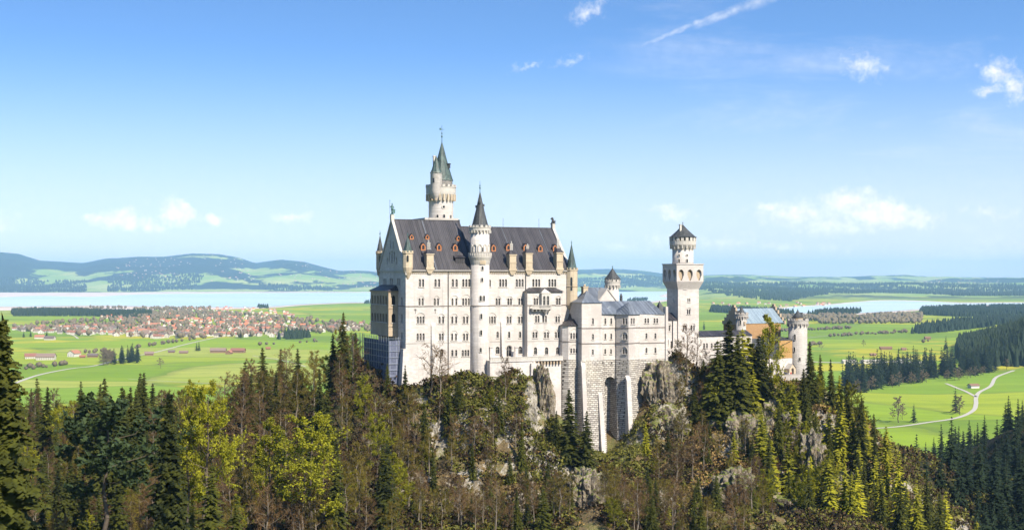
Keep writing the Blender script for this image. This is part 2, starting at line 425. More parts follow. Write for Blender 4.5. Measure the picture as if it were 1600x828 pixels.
def round_tower(th, u, v, R_, z0, zc, zt, top_r, cone_z, cone_r, fin_z, wall='lime', cone='cone', n=24, arches=True, merl=12, base=True, cone_base=None, arch_n=14):
    """shaft z0..zc, flared ring on little arches zc..zt with merlons, cone up to cone_z, finial to fin_z"""
    m = MB(); m.lathe(u, v, [(R_ * (1.0 if not base else 1.04), z0), (R_, z0 + (zc - z0) * .3), (R_, zc + .2)], n); part('shaft', m, M[wall], th, True)
    m = MB(); h = zt - zc
    m.lathe(u, v, [(R_, zc), (top_r, zc + h * .42), (top_r, zt - .1), (top_r + .12, zt - .1), (top_r + .12, zt + .12), (top_r - .5, zt + .12)], n)
    if arches:
        for i in range(arch_n):
            a = 2 * math.pi * i / arch_n; c = (u + math.cos(a) * (R_ + (top_r - R_) * .55), v + math.sin(a) * (R_ + (top_r - R_) * .55))
            m.obox(c, (-math.sin(a), math.cos(a)), .17, (top_r - R_) * .5 + .12, zc - h * .12, zc + h * .42)
    for i in range(merl):
        a = 2 * math.pi * i / merl
        m.obox((u + math.cos(a) * (top_r - .12), v + math.sin(a) * (top_r - .12)), (-math.sin(a), math.cos(a)), top_r * math.pi / merl * .55, .2, zt + .12, zt + .75)
    part('battlement', m, M[wall if wall != 'lime' else 'trim'], th)
    cb = cone_base or zt + .3
    m = MB(); m.lathe(u, v, [(cone_r * .98, cb - .25), (cone_r, cb), (cone_r * .86, cb + (cone_z - cb) * .1), (cone_r * .5, cb + (cone_z - cb) * .46), (.1, cone_z)], 12)
    part('cone_roof', m, M[cone], th)
    m = MB(); finial(m, u, v, cone_z - .2, fin_z, .16); part('finial', m, M['bronze'], th)

def small_window(th, u, v, zc, R_, ang, h=1.3, wd=.55):
    """narrow opening on a round shaft, facing ang (radians in the building's axes)"""
    d = (-math.sin(ang), math.cos(ang)); n = (math.cos(ang), math.sin(ang)); c = (u + n[0] * (R_ - .12), v + n[1] * (R_ - .12))
    f = MB()
    def P(a, b, q): return (c[0] + d[0] * a + n[0] * q, c[1] + d[1] * a + n[1] * q, b)
    ou = arch_poly(0, zc - h / 2 - .15, zc + h / 2 + .15, wd + .3); inn = arch_poly(0, zc - h / 2, zc + h / 2, wd)
    k = len(ou)
    f.add([P(a, b, .3) for a, b in ou] + [P(a, b, .3) for a, b in inn] + [P(a, b, -.1) for a, b in inn] + [P(a, b, -.1) for a, b in ou],
          [(i, (i + 1) % k, k + (i + 1) % k, k + i) for i in range(k)] + [(k + i, k + (i + 1) % k, 2 * k + (i + 1) % k, 2 * k + i) for i in range(k)] + [(3 * k + i, 3 * k + (i + 1) % k, (i + 1) % k, i) for i in range(k)])
    fo = part('window', f, M['frame'], th)
    g = MB(); g.add([P(a, b, .16) for a, b in inn], [tuple(range(k))]); part('pane', g, M['glass'], fo)

CAMANG = -math.pi / 2 - C.t + 0.0
def face_cam(u, v):
    X, Y = C.world(u, v); a = math.atan2(-Y, -X); return a - C.t

# ---- the palace (main block)
W_ = 27.0
zE = Zz(640, 422, 0)                  # eaves
zB = CAMZ - 42                        # walls go down into the rock
uE = Lx(892, 0)                       # east end
uM = Lx(741, 0)                       # where the west roof ends
vr = W_ / 2
zR1 = Zz(613, 343, vr); zR2 = Zz(825, 356, vr)
P_ = C.thing('castle_palace', 'tall white castle palace with dark gabled roof, rows of arched windows and orange dormers', 'palace', 20, 0, zB)
pb = MB()
front = Wall(C, pb, (0, 0), (1, 0), P_, 0)
uR0, uR1 = Lx(824, -2.6), Lx(879, -2.6)   # the projecting bay
rowA = [[656, 661], [680.5, 686], [707.5, 713.5], [723.8, 728.6, 733.2], [781.6, 786, 790.5], [807.5, 812, 816.5], [833.3, 838, 842.4], [858.5, 863, 867.3]]
for x in rowA: front.window(x, 436, 448, 3.3)
for x in [[655.5, 660.4], [679.3, 684.3], [707, 713], [723.6, 728, 732.5], [776, 780.2], [794.2, 798.2], [811.3, 815.7]]: front.window(x, 466, 477, 3.1, True)
front.window([765.5], 437, 448, 3)
for x in [[652.8, 657.2, 661.6], [686.8, 692.2], [706.7, 712.6], [724.8, 730], [764.6, 768.8, 773], [793.4, 797.6], [811, 815.3]]: front.window(x, 494.3, 505.2, 3.2, True)
for x in [[652.6, 657.2, 661.8], [687.4, 691.6], [706.4, 712.3], [725, 729.7]]: front.window(x, 520.8, 531.8, 3.2, x[0] > 660)
for x in [[777.5], [795.4], [812.6]]: front.window(x, 518, 527.6, 3.6)
for x in [[706.7, 712.7], [723, 727.4, 731.6]]: front.window(x, 546.5, 556.6, 3.3)
front.window([690], 545, 556.6, 4.8)
front.window([777.5], 541.3, 552.5, 6); front.window([795.4], 540, 556.5, 8, True, name='portal'); front.window([813], 541, 552.5, 6)
front.window([711], 578.5, 580.5, 3, square=True, bars=False)
front.build([(0, zB), (uE, zB), (uE, zE), (0, zE)], M['frame'], M['glass'])
# west face, gable and back
west = Wall(C, pb, (0, W_), (0, -1), P_, 0)
def wx(px, v0=0): return (C.on(px, 0, (0, W_), (0, -1))[0])
for x in (601.5, 611.5, 623): west.window([x - 1.4, x + 1.4], 434.5, 446, 2.1)
west.window([628], 464, 476, 2.2); west.window([628], 490, 504, 2.2); west.window([628], 518, 530, 2.2)
tm = W_ / 2
for dt, a, b in ((-4.6, 2.2, 4.2), (-2.6, 3.2, 6), (2.6, 3.2, 6), (4.6, 2.2, 4.2), (-1.2, 7.2, 9.4), (1.2, 7.2, 9.4)):
    west.window_m([tm + dt], zE + a, zE + b, .8, bars=False)
west.window_m([tm - .55, tm + .55], zE + 2.4, zE + 5.4, .85, True)
west.build([(0, zB), (W_, zB), (W_, zE), (tm, zR1 - .6), (0, zE)], M['frame'], M['glass'])
pb.poly([(uE, 0, zB), (uE, W_, zB), (uE, W_, zE), (uE, vr, zR2 - .3), (uE, 0, zE)])
pb.poly([(uE, W_, zB), (0, W_, zB), (0, W_, zE), (uE, W_, zE)])
pb.poly([(uM, 0, zE), (uM, W_, zE), (uM, vr, zR1)])
part('wall', pb, M['lime'], P_)
# projecting bay on the south side
zBt = Zz(850, 455.5, -2.6)
bb = MB()
bay = Wall(C, bb, (uR0, -2.6), (1, 0), P_, 0)
for x in [[835.4, 839.2], [870.2, 874.2]]: bay.window(x, 465.5, 476.5, 3.2, True)
bay.window([837.4, 841.4, 848.7, 852.9], 493, 503.8, 3)
for x in [[869.2, 873.2]]: bay.window(x, 494, 503.6, 3, True)
for x in [[833.6, 838], [851.4, 856], [868.6, 872.8]]: bay.window(x, 518.5, 528, 3.2, True)
for x in (836.7, 854, 871.4): bay.window([x], 542.3, 553.5, 5.2)
wb = uR1 - uR0
bay.build([(0, zB), (wb, zB), (wb, zBt), (0, zBt)], M['frame'], M['glass'])
bb.poly([(uR0, .0, zB), (uR0, -2.6, zB), (uR0, -2.6, zBt), (uR0, 0, zBt)]); bb.poly([(uR1, -2.6, zB), (uR1, 0, zB), (uR1, 0, zBt), (uR1, -2.6, zBt)])
part('projecting_bay', bb, M['lime'], P_)
m = MB(); a, b = uR0 - .5, uR1 + .5
m.add([(a, -3.2, zBt - .1), (b, -3.2, zBt - .1), (b, .0, zBt - .1), (a, .0, zBt - .1), (a + 2.2, .0, zBt + 1.3), (b - 2.2, .0, zBt + 1.3)], [(0, 1, 5, 4), (1, 2, 5), (3, 0, 4), (3, 2, 1, 0)])
part('bay_roof', m, M['roof'], P_)
# balcony with its glazed oriel
zf = Zz(845, 481.5, -4.2); ub0, ub1 = Lx(831, -4), Lx(861.5, -4)
m = MB(); m.box(ub0, ub1, -4.4, -2.61, zf - .35, zf)
for i in range(6):
    t = ub0 + .4 + i * (ub1 - ub0 - .8) / 5
    m.prism([(t - .15, -4.1), (t + .15, -4.1), (t + .15, -2.61), (t - .15, -2.61)], zf - .9, zf - .36)
m.box(ub0, ub1, -4.42, -4.22, zf + .85, zf + 1.0); m.box(ub0, ub0 + .18, -4.22, -2.61, zf + .85, zf + 1)
for i in range(20):
    t = ub0 + .1 + i * (ub1 - ub0 - .2) / 19; m.box(t - .07, t + .07, -4.4, -4.26, zf, zf + .85)
part('balcony', m, M['trim'], P_)
uo = Lx(852.8, -3.8); m = MB(); zo = zBt - .5
ol = Wall(C, m, (uo - 1.5, -4.0), (1, 0), P_, 0, .3)
ol.window_m([.85, 2.15], zf + .5, zo - .9, .85, False); ol.build([(0, zf), (3, zf), (3, zo), (0, zo)], M['frame'], M['glass'])
m.poly([(uo - 1.5, -2.61, zf), (uo - 1.5, -4, zf), (uo - 1.5, -4, zo), (uo - 1.5, -2.61, zo)]); m.poly([(uo + 1.5, -4, zf), (uo + 1.5, -2.61, zf), (uo + 1.5, -2.61, zo), (uo + 1.5, -4, zo)])
m.add([(uo - 1.7, -4.2, zo), (uo + 1.7, -4.2, zo), (uo + 1.7, -2.61, zo), (uo - 1.7, -2.61, zo), (uo, -2.9, zo + 1.4)], [(0, 1, 4), (1, 2, 4), (3, 0, 4), (3, 2, 1, 0)])
m.lathe(uo, -3.6, [(.1, zf - 2.2), (.7, zf - 1.2), (1.35, zf - .36)], 10)
part('oriel', m, M['trim'], P_)
# cornice, little arches under the eaves, string courses
m = MB(); m.box(-.35, uE + .3, -.55, -.01, zE - .35, zE + .02); m.box(-.35, -.01, -.55, W_ + .3, zE - .35, zE + .02); part('cornice', m, M['trim'], P_)
m = MB()
for i in range(int(uE / .62)):
    t = .35 + i * .62
    if not (uR0 - 9 < 0): pass
    m.add([(t - .18, -.28, zE - .42), (t + .1, -.28, zE - .42), (t + .3, -.28, zE - 1.15), (t + .1, -.28, zE - 1.15), (t - .18, -.01, zE - .42), (t + .1, -.01, zE - .42), (t + .3, -.01, zE - 1.15), (t + .1, -.01, zE - 1.15)],
          [(0, 3, 2, 1), (0, 4, 7, 3), (3, 7, 6, 2), (1, 2, 6, 5)])
part('corbel_frieze', m, M['tan'], P_)
zS = Zz(660, 478.2, 0); zS2 = Zz(690, 535, 0)
m = MB(); m.box(-.15, uR0 - .02, -.16, -.01, zS - .16, zS + .12); m.box(uR1 + .02, uE, -.16, -.01, zS - .16, zS + .12); m.box(uR0 - .15, uR1 + .15, -2.76, -2.61, zS - .16, zS + .12)
m.box(-.16, -.01, -.16, W_, zS - .16, zS + .12)
part('string_course', m, M['line'], P_)
m = MB(); m.box(-.15, uR0 - .02, -.12, -.01, zS2 - .12, zS2 + .1); m.box(uR0, uR1, -2.72, -2.61, zS2 - .12, zS2 + .1); part('plinth_course', m, M['trim'], P_)
# drainpipes, buttresses, wall crosses
for x in (700.5, 821.5):
    m = MB(); u_ = Lx(x, -.2); m.tube((u_, -.2, zE - .4), (u_, -.2, zB + 8), .13, n=6); part('drainpipe', m, M['iron'], P_)
for x, y0, y1, w2 in ((677, 504, 612, .75), (784.5, 500, 556, .5)):
    u_ = Lx(x, 0); za, zb_ = Zz(x, y0, 0), Zz(x, y1 + 8, 0); m = MB()
    m.add([(u_ - w2, 0.01, za), (u_ + w2, .01, za), (u_ + w2, -1.5, zb_), (u_ - w2, -1.5, zb_), (u_ - w2, .01, zb_), (u_ + w2, .01, zb_), (u_ - w2, -.35, za - 1), (u_ + w2, -.35, za - 1)],
          [(0, 6, 7, 1), (6, 3, 2, 7), (0, 4, 3, 6), (1, 7, 2, 5)])
    part('buttress', m, M['lime'], P_)
m = MB(); m.add([(-2.2, -1.2, zB), (1.2, -1.2, zB), (1.2, 5, zB), (-2.2, 5, zB), (-.9, -.3, Zz(630, 545, 0)), (.9, -.3, Zz(630, 545, 0)), (.9, 4, Zz(630, 545, 0)), (-.9, 4, Zz(630, 545, 0))],
                [(0, 1, 5, 4), (1, 2, 6, 5), (3, 0, 4, 7), (4, 5, 6, 7)]); part('corner_buttress', m, M['lime'], P_)
for x in (649, 680):
    u_ = Lx(x, 0); z_ = Zz(x, 485.5, 0); m = MB()
    m.box(u_ - .05, u_ + .05, -.1, -.01, z_ - .9, z_ + .4); m.box(u_ - .4, u_ + .4, -.1, -.01, z_ + .12, z_ + .22); m.box(u_ - .3, u_ + .3, -.12, -.01, z_ + .4, z_ + .55)
    part('wall_anchor', m, M['iron'], P_)
# roofs
def gable_roof(u0, u1, v0, v1, ze, zr, over=.55, vrr=None):
    m = MB(); vm = (v0 + v1) / 2 if vrr is None else vrr; sl_ = (zr - ze) / (vm - v0)
    e0, e1 = v0 - over, v1 + over; z0_, z1_ = ze - over * sl_ * .3, ze - over * sl_ * .3; t = .22
    for k in (0, 1):
        pass
    A = [(u0, e0, z0_), (u1, e0, z0_), (u1, vm, zr), (u0, vm, zr)]; B = [(u0, vm, zr), (u1, vm, zr), (u1, e1, z1_), (u0, e1, z1_)]
    for Q in (A, B):
        m.add(Q + [(x, y, z - t) for x, y, z in Q], [(0, 1, 2, 3), (7, 6, 5, 4), (0, 4, 5, 1), (1, 5, 6, 2), (2, 6, 7, 3), (3, 7, 4, 0)])
    m.box(u0, u1, vm - .16, vm + .16, zr - .12, zr + .14)
    return m
part('west_roof', gable_roof(.55, uM, 0, W_, zE, zR1), M['roof'], P_)
part('east_roof', gable_roof(uM + .02, uE - .5, 0, W_, zE, zR2), M['roof'], P_)
def coping(u0, u1, zr, up=.5):
    m = MB(); vm = vr
    for e, s_ in ((-.7, 1), (W_ + .7, -1)):
        A = [(u0, e, zE - .4), (u1, e, zE - .4), (u1, vm, zr + up), (u0, vm, zr + up)]
        B = [(x, y, z - 1.1) for x, y, z in A]; m.add(A + B, [(0, 1, 2, 3), (4, 7, 6, 5), (0, 3, 7, 4), (1, 5, 6, 2), (0, 4, 5, 1)])
    m.box(u0 - .1, u1 + .1, vm - .7, vm + .7, zr - .3, zr + 1.5)
    return m
part('gable_coping', coping(-.35, .5, zR1), M['trim'], P_); part('gable_coping', coping(uE - .45, uE + .35, zR2), M['trim'], P_)
m = MB(); m.box(uM - .1, uM + .35, vr - .2, vr + .3, zR2, zR1 + .3)
m.add([(uM - .12, -.6, zE), (uM + .2, -.6, zE), (uM + .2, vr, zR1 + .15), (uM - .12, vr, zR1 + .15), (uM - .12, -.6, zE - .6), (uM + .2, -.6, zE - .6), (uM + .2, vr, zR1 - .8), (uM - .12, vr, zR1 - .8)], [(0, 1, 2, 3), (0, 3, 7, 4), (1, 5, 6, 2), (0, 4, 5, 1)])
part('verge', m, M['roof'], P_)
def roof_v(z, zr): return (z - zE) / (zr - zE) * vr
def roofpoint(px, py, zr):
    """where the line of sight meets the south roof slope"""
    v = 5.0
    for _ in range(20):
        z = Zz(px, py, v); v = .5 * v + .5 * max(-.5, min(vr, roof_v(z, zr)))
    return Lx(px, v), v, Zz(px, py, v)
for x_, zr_ in ((659, zR1), (783, zR2), (841, zR2)):
    u_ = Lx(x_, vr); k_ = (zr_ - zE) / vr; m = MB()
    m.add([(u_ - .09, -.4, zE + .0 + .03), (u_ + .09, -.4, zE + .03), (u_ + .09, vr - .2, zr_ - .2 * k_ + .12), (u_ - .09, vr - .2, zr_ - .2 * k_ + .12)], [(0, 1, 2, 3)])
    part('roof_flashing', m, M['rooflt'], P_)
def dormer(px, py, zr, wd=1.5, h=2.3, small=False):
    u_, v_, z_ = roofpoint(px, py + 3.5, zr); f = MB(); v0 = v_ - .1; ln = h / ((zr - zE) / vr) + .4
    f.add([(u_ - wd / 2, v0, z_), (u_ + wd / 2, v0, z_), (u_ + wd / 2, v0, z_ + h * .62), (u_, v0, z_ + h), (u_ - wd / 2, v0, z_ + h * .62),
           (u_ - wd / 2, v0 + ln, z_ + h * .62), (u_ + wd / 2, v0 + ln, z_ + h * .62), (u_, v0 + ln + .4, z_ + h), (u_ - wd / 2, v0 + ln, z_), (u_ + wd / 2, v0 + ln, z_)],
          [(0, 1, 2, 3, 4), (0, 4, 5, 8), (1, 9, 6, 2)])
    # raised orange frame
    ou = arch_poly(u_, z_ + .02, z_ + h * .86, wd * .98); k = len(ou); inn = arch_poly(u_, z_ + .35, z_ + h * .7, wd * .52)
    f.add([(a, v0 - .15, b) for a, b in ou] + [(a, v0 - .15, b) for a, b in inn] + [(a, v0 + .1, b) for a, b in inn] + [(a, v0 + .1, b) for a, b in ou],
          [(i, (i + 1) % k, k + (i + 1) % k, k + i) for i in range(k)] + [(k + i, k + (i + 1) % k, 2 * k + (i + 1) % k, 2 * k + i) for i in range(k)] + [(3 * k + i, 3 * k + (i + 1) % k, (i + 1) % k, i) for i in range(k)])
    d = part('dormer', f, M['orange'], P_)
    g = MB(); g.add([(a, v0 - .04, b) for a, b in inn], [tuple(range(k))]); part('pane', g, M['glass'], d)
    g = MB(); o_ = .22
    for s_ in (-1, 1):
        A = [(u_ + s_ * (wd / 2 + o_), v0 - .25, z_ + h * .62 - .18), (u_, v0 - .25, z_ + h + .1), (u_, v0 + ln + .5, z_ + h + .1), (u_ + s_ * (wd / 2 + o_), v0 + ln, z_ + h * .62 - .18)]
        g.add(A + [(x, y, z - .14) for x, y, z in A], [(0, 1, 2, 3), (7, 6, 5, 4), (0, 4, 5, 1), (0, 3, 7, 4)])
    part('dormer_roof', g, M['roof'], d)
for x, y in ((643, 371), (667.5, 371)): dormer(x, y, zR1, 1.3, 1.8)
for x, y in ((661, 388), (685.8, 388.5), (711, 389)): dormer(x, y, zR1, 1.6, 2.5)
dormer(716, 373, zR1, 1.3, 1.8)
for x, y in ((771, 389.5), (794, 388.5), (821, 389), (844, 390), (867, 390)): dormer(x, y, zR2, 1.6, 2.5)
# the large dark dormer
m = MB(); u_, v_, z_ = roofpoint(719, 413, zR1)
m.add([(u_ - 1.6, v_, z_), (u_ + 1.6, v_, z_), (u_ + 1.6, v_, z_ + 2.1), (u_ - 1.6, v_, z_ + 2.1), (u_ + 1.9, v_ - .4, z_ + 2.1), (u_ - 1.9, v_ - .4, z_ + 2.1), (u_ - 1.5, v_ + 3, z_ + 3.2), (u_ + 1.5, v_ + 3, z_ + 3.2), (u_ - 1.6, v_ + 3, z_), (u_ + 1.6, v_ + 3, z_)],
      [(0, 1, 2, 3), (5, 4, 7, 6), (0, 3, 6, 8), (1, 9, 7, 2), (3, 2, 4, 5)])
for s_ in (-.8, .8): m.box(u_ + s_ - .5, u_ + s_ + .5, v_ - .06, v_ + .1, z_ + .5, z_ + 1.8)
part('dormer', m, M['roof'], P_, label='wide dark dormer beside the stair tower')
# stone lucarnes standing on the eaves
def lucarne(x, y0, y1, yt, zr):
    u_ = Lx(x, -.2); m = MB(); za, zb_ = Zz(x, y1, -.3), Zz(x, y0, -.3)
    m.box(u_ - 1.15, u_ + 1.15, -.75, 1.9, za, zb_); m.box(u_ - 1.35, u_ + 1.35, -.95, 2.0, zb_ - .02, zb_ + .35); m.box(u_ - 1.3, u_ + 1.3, -.9, .5, za + (zb_ - za) * .42, za + (zb_ - za) * .42 + .22)
    m.box(u_ - .55, u_ + .55, -.82, -.76, za + .5, za + 1.7)
    m.prism([(u_ - .5, -.5), (u_ + .5, -.5), (u_ + .5, -.01), (u_ - .5, -.01)], za - 2.0, za - .6, [(u_ - 1.3, -.8), (u_ + 1.3, -.8), (u_ + 1.3, -.01), (u_ - 1.3, -.01)])
    m.box(u_ - 1.4, u_ + 1.4, -.9, -.01, za - .6, za)
    l = part('stone_lucarne', m, M['tan'], P_)
    m = MB(); zt = Zz(x, y0 - 8, .2); m.add([(u_ - 1.4, -1.0, zb_ + .35), (u_ + 1.4, -1.0, zb_ + .35), (u_ + 1.4, 2.1, zb_ + .35), (u_ - 1.4, 2.1, zb_ + .35), (u_ - .5, .3, zt), (u_ + .5, .3, zt), (u_ + .5, .9, zt), (u_ - .5, .9, zt)],
                                    [(0, 1, 5, 4), (1, 2, 6, 5), (2, 3, 7, 6), (3, 0, 4, 7), (4, 5, 6, 7)]); part('lucarne_roof', m, M['roof'], l)
    m = MB(); zq = Zz(x, yt, .6)
    for dx in (-.36, 0, .36): m.box(u_ + dx - .1, u_ + dx + .1, .5, .7, zt, zq - abs(dx) * 2)
    for q in (.35, .7): m.box(u_ - .52, u_ + .52, .5, .7, zt + (zq - zt) * q - .1, zt + (zq - zt) * q + .08)
    part('chimney_crown', m, M['trim'], l)
for x, y0, y1, yt, zr in ((671.3, 398, 418, 375, zR1), (800.5, 399, 420, 377, zR2), (826, 397, 420, 381, zR2), (873.8, 396, 419, 371, zR2)): lucarne(x, y0, y1, yt, zr)
# skylight ribs: pale lead flashings and lightning rods
for x, zr in ((670, zR1), (786, zR2), (842, zR2)):
    u_ = Lx(x, vr); m = MB(); m.tube((u_, vr, zr), (u_, vr, zr + 3.2), .05, n=5); part('lightning_rod', m, M['iron'], P_)
# corner turrets (bartizans)
def bartizan(x, xw, v, ytop, ybot, yc, ya, yf, wall, cone, label=None):
    u_ = Lx(x, v); r = (Lx(x + xw / 2, v) - Lx(x - xw / 2, v)) / 2
    z = lambda y: Zz(x, y, v)
    m = MB(); m.lathe(u_, v, [(.3, z(yc) - .4), (.5, z(yc)), (r * .75, z((yc + ybot) / 2)), (r, z(ybot)), (r, z(ytop) - .5), (r + .2, z(ytop) - .3), (r + .2, z(ytop))], 10, .3)
    for i in range(10):
        a = i * .6283 + .3; m.obox((u_ + math.cos(a) * r, v + math.sin(a) * r), (-math.sin(a), math.cos(a)), .28, .14, z(ytop), z(ytop) + .55)
    t = part('corner_turret', m, M[wall], P_)
    m = MB(); m.lathe(u_, v, [(r + .12, z(ytop) + .1), (r * .8, z(ytop) + .9), (.06, z(ya))], 10, .3); part('cone_roof', m, M[cone], t)
    m = MB(); finial(m, u_, v, z(ya) - .3, z(yf), .12); part('finial', m, M['bronze'], t)
    fa = face_cam(u_, v)
    dd = (-math.sin(fa), math.cos(fa)); nn = (math.cos(fa), math.sin(fa)); q = MB()
    h0, h1 = z(ytop + (ybot - ytop) * .62), z(ytop + (ybot - ytop) * .25)
    q.add([(u_ + dd[0] * s_ * .32 + nn[0] * (r + .04), v + dd[1] * s_ * .32 + nn[1] * (r + .04), zz_) for s_, zz_ in ((-1, h0), (1, h0), (1, h1), (0, h1 + .35), (-1, h1))], [(0, 1, 2, 3, 4)])
    part('window', q, M['glass'], t)
    return u_, r
bartizan(637, 15.5, .1, 394.5, 418, 434, 369, 363, 'tan', 'green')
bartizan(593.8, 11.5, W_, 395, 420, 432, 368, 360, 'tandk', 'cone')
# the tall south-east turret carries a second storey
x_ = 893; v_ = .2; u_, r_ = bartizan(x_, 17, v_, 421, 474, 489, 381, 375, 'tan', 'green')
m = MB()
for y in (447.5, 476): m.lathe(u_, v_, [(r_, Zz(x_, y, v_) - .2), (r_ + .16, Zz(x_, y, v_)), (r_, Zz(x_, y, v_) + .2)], 10, .3, False)
part('turret_band', m, M['tandk'], P_)
m = MB(); m.box(u_ - 1.2, uE + 2.2, -.2, 3, zB, Zz(893, 500, 0)); part('wall_pier', m, M['lime'], P_)
# west loggia
zl0, zl1 = Zz(612, 527, 0), Zz(612, 455, 0)
vA = W_ - 1.5
lb = MB(); q0 = (-3.2, W_ - 1.5)
# its south cheek begins where the photograph shows the corner
vS = C.on(622, 0, (-.0, W_), (0, -1))[0]; vS = W_ - vS
w1 = Wall(C, lb, (-3.2, W_ - 1.0), (0, -1), P_, 0, .6); ln = W_ - 1.0 - vS
zz2 = [(Zz(606, 475, 18), Zz(606, 461, 18)), (Zz(606, 502, 18), Zz(606, 488.5, 18))]
for a, b in zz2:
    for i in range(6): w1.window_m([ln * (i + .7) / 6.5], a, b, ln / 6.5 * .66, bars=False, name='arcade_opening')
w1.build([(0, zl0), (ln, zl0), (ln, zl1), (0, zl1)], M['frame'], M['glass'])
w2 = Wall(C, lb, (-3.2, vS), (1, 0), P_, 0, .6)
for a, b in zz2: w2.window_m([1.7], a, b, 1.3, bars=False, name='arcade_opening')
w2.build([(0, zl0), (3.19, zl0), (3.19, zl1), (0, zl1)], M['frame'], M['glass'])
lb.box(-3.35, -.01, vS - .15, W_ - .9, Zz(612, 481, 10) - .2, Zz(612, 481, 10) + .15); lb.box(-3.35, -.01, vS - .15, W_ - .9, Zz(612, 509, 10) - .2, Zz(612, 509, 10) + .15)
lb.box(-3.5, -.01, vS - .3, W_ - .8, zl1 - .3, zl1)
for i in range(6):
    t = vS + .3 + i * (ln - .8) / 5
    lb.prism([(-.4, t), (-.01, t), (-.01, t + .5), (-.4, t + .5)], Zz(612, 527, 10) - .5, Zz(612, 511, 10) - .2, [(-3.2, t), (-.01, t), (-.01, t + .5), (-3.2, t + .5)])
part('loggia', lb, M['tandk'], P_)
m = MB(); a, b = vS - .6, W_ - .5
m.add([(-3.7, a, zl1), (-3.7, b, zl1), (-.01, b, zl1), (-.01, a, zl1), (-.01, a + 2, zl1 + 1.9), (-.01, b - 2, zl1 + 1.9)], [(0, 4, 5, 1), (0, 3, 4), (1, 5, 2), (0, 1, 2, 3)]); part('loggia_roof', m, M['roof'], P_)

# ---- stair tower on the south front
us = Lx(750, -.4); vS_ = -.4; rs = (Lx(763.6, vS_) - Lx(736.4, vS_)) / 2
T_ = C.thing('stair_tower', 'slim round white stair tower with black cone roof on the palace front', 'tower', us, vS_, zB)
z = lambda y: Zz(750, y, vS_ - rs * .8)
round_tower(T_, us, vS_, rs, zB, z(363), z(355.5), rs + .45, Zz(750, 300, vS_), rs * .95, Zz(750, 283, vS_), merl=14, cone='cone', arch_n=20)
m = MB(); r2 = rs + .7
m.lathe(us, vS_, [(rs, z(414)), (rs + .25, z(409)), (rs + .3, z(407)), (r2, z(402)), (r2, z(400))], 24)
m.lathe(us, vS_, [(r2 - .02, z(400)), (r2, z(400) + .1), (r2, z(395)), (r2 + .06, z(394.6)), (r2 - .25, z(394.6)), (r2 - .25, z(400) + .1)], 24, 0, False)
ba = part('gallery', m, M['trim'], T_)
m = MB()
for i in range(28):
    a = 2 * math.pi * i / 28; m.obox((us + math.cos(a) * (r2 + .02), vS_ + math.sin(a) * (r2 + .02)), (-math.sin(a), math.cos(a)), .09, .09, z(399.6), z(395.2))
part('balustrade', m, M['lime'], ba)
fa = face_cam(us, vS_)
for i in range(-3, 4):
    a = fa + i * .55; dd = (-math.sin(a), math.cos(a)); nn = (math.cos(a), math.sin(a)); m = MB()
    n = 8; h0, h1 = z(394), z(381.5)
    out = arch_poly(0, h0, h1, 1.25, n); inn = arch_poly(0, h0, h1 - .3, .85, n); k = len(out)
    f = lambda p, q: (us + dd[0] * p[0] + nn[0] * (rs + q), vS_ + dd[1] * p[0] + nn[1] * (rs + q), p[1])
    m.add([f(p, .16) for p in out] + [f(p, .16) for p in inn] + [f(p, -.05) for p in inn] + [f(p, -.05) for p in out],
          [(i_, (i_ + 1) % k, k + (i_ + 1) % k, k + i_) for i_ in range(k)] + [(k + i_, k + (i_ + 1) % k, 2 * k + (i_ + 1) % k, 2 * k + i_) for i_ in range(k)] + [(3 * k + i_, 3 * k + (i_ + 1) % k, (i_ + 1) % k, i_) for i_ in range(k)])
    ar = part('blind_arch', m, M['trim'], T_)
for x, y, h in ((754, 390, 1.4), (753.5, 419, 1.2), (753, 437, 1.2), (751, 466, 1.7), (755.5, 466, 1.7), (751.8, 494, 1.6), (751.6, 519.5, 1.6), (751, 546.5, 1.4)):
    small_window(T_, us, vS_, z(y), rs, fa + math.asin(max(-1, min(1, (x - 750) / 13.6))), h, .6)
m = MB(); m.lathe(us, vS_, [(rs, z(478) - .15), (rs + .14, z(478) - .1), (rs + .14, z(478) + .1), (rs, z(478) + .15)], 24, 0, False); part('string_course', m, M['line'], T_)
m = MB()
for i in range(5):
    a = fa + .3 + (i - 2) * .12; m.obox((us + math.cos(a) * (rs + .1), vS_ + math.sin(a) * (rs + .1)), (-math.sin(a), math.cos(a)), .17, .2, z(413), z(401))
part('painted_panel', m, M['tan'], T_)
for i, y in ((0, 318), (1.9, 322), (-2.0, 324)):
    a = fa + i; rr = rs * .95 * (Zz(750, 300, vS_) - z(y)) / (Zz(750, 300, vS_) - z(354)) * .8
    m = MB(); c = (us + math.cos(a) * rr, vS_ + math.sin(a) * rr); m.obox(c, (-math.sin(a), math.cos(a)), .25, .5, z(y), z(y) + .8); part('cone_dormer', m, M['cone'], T_)

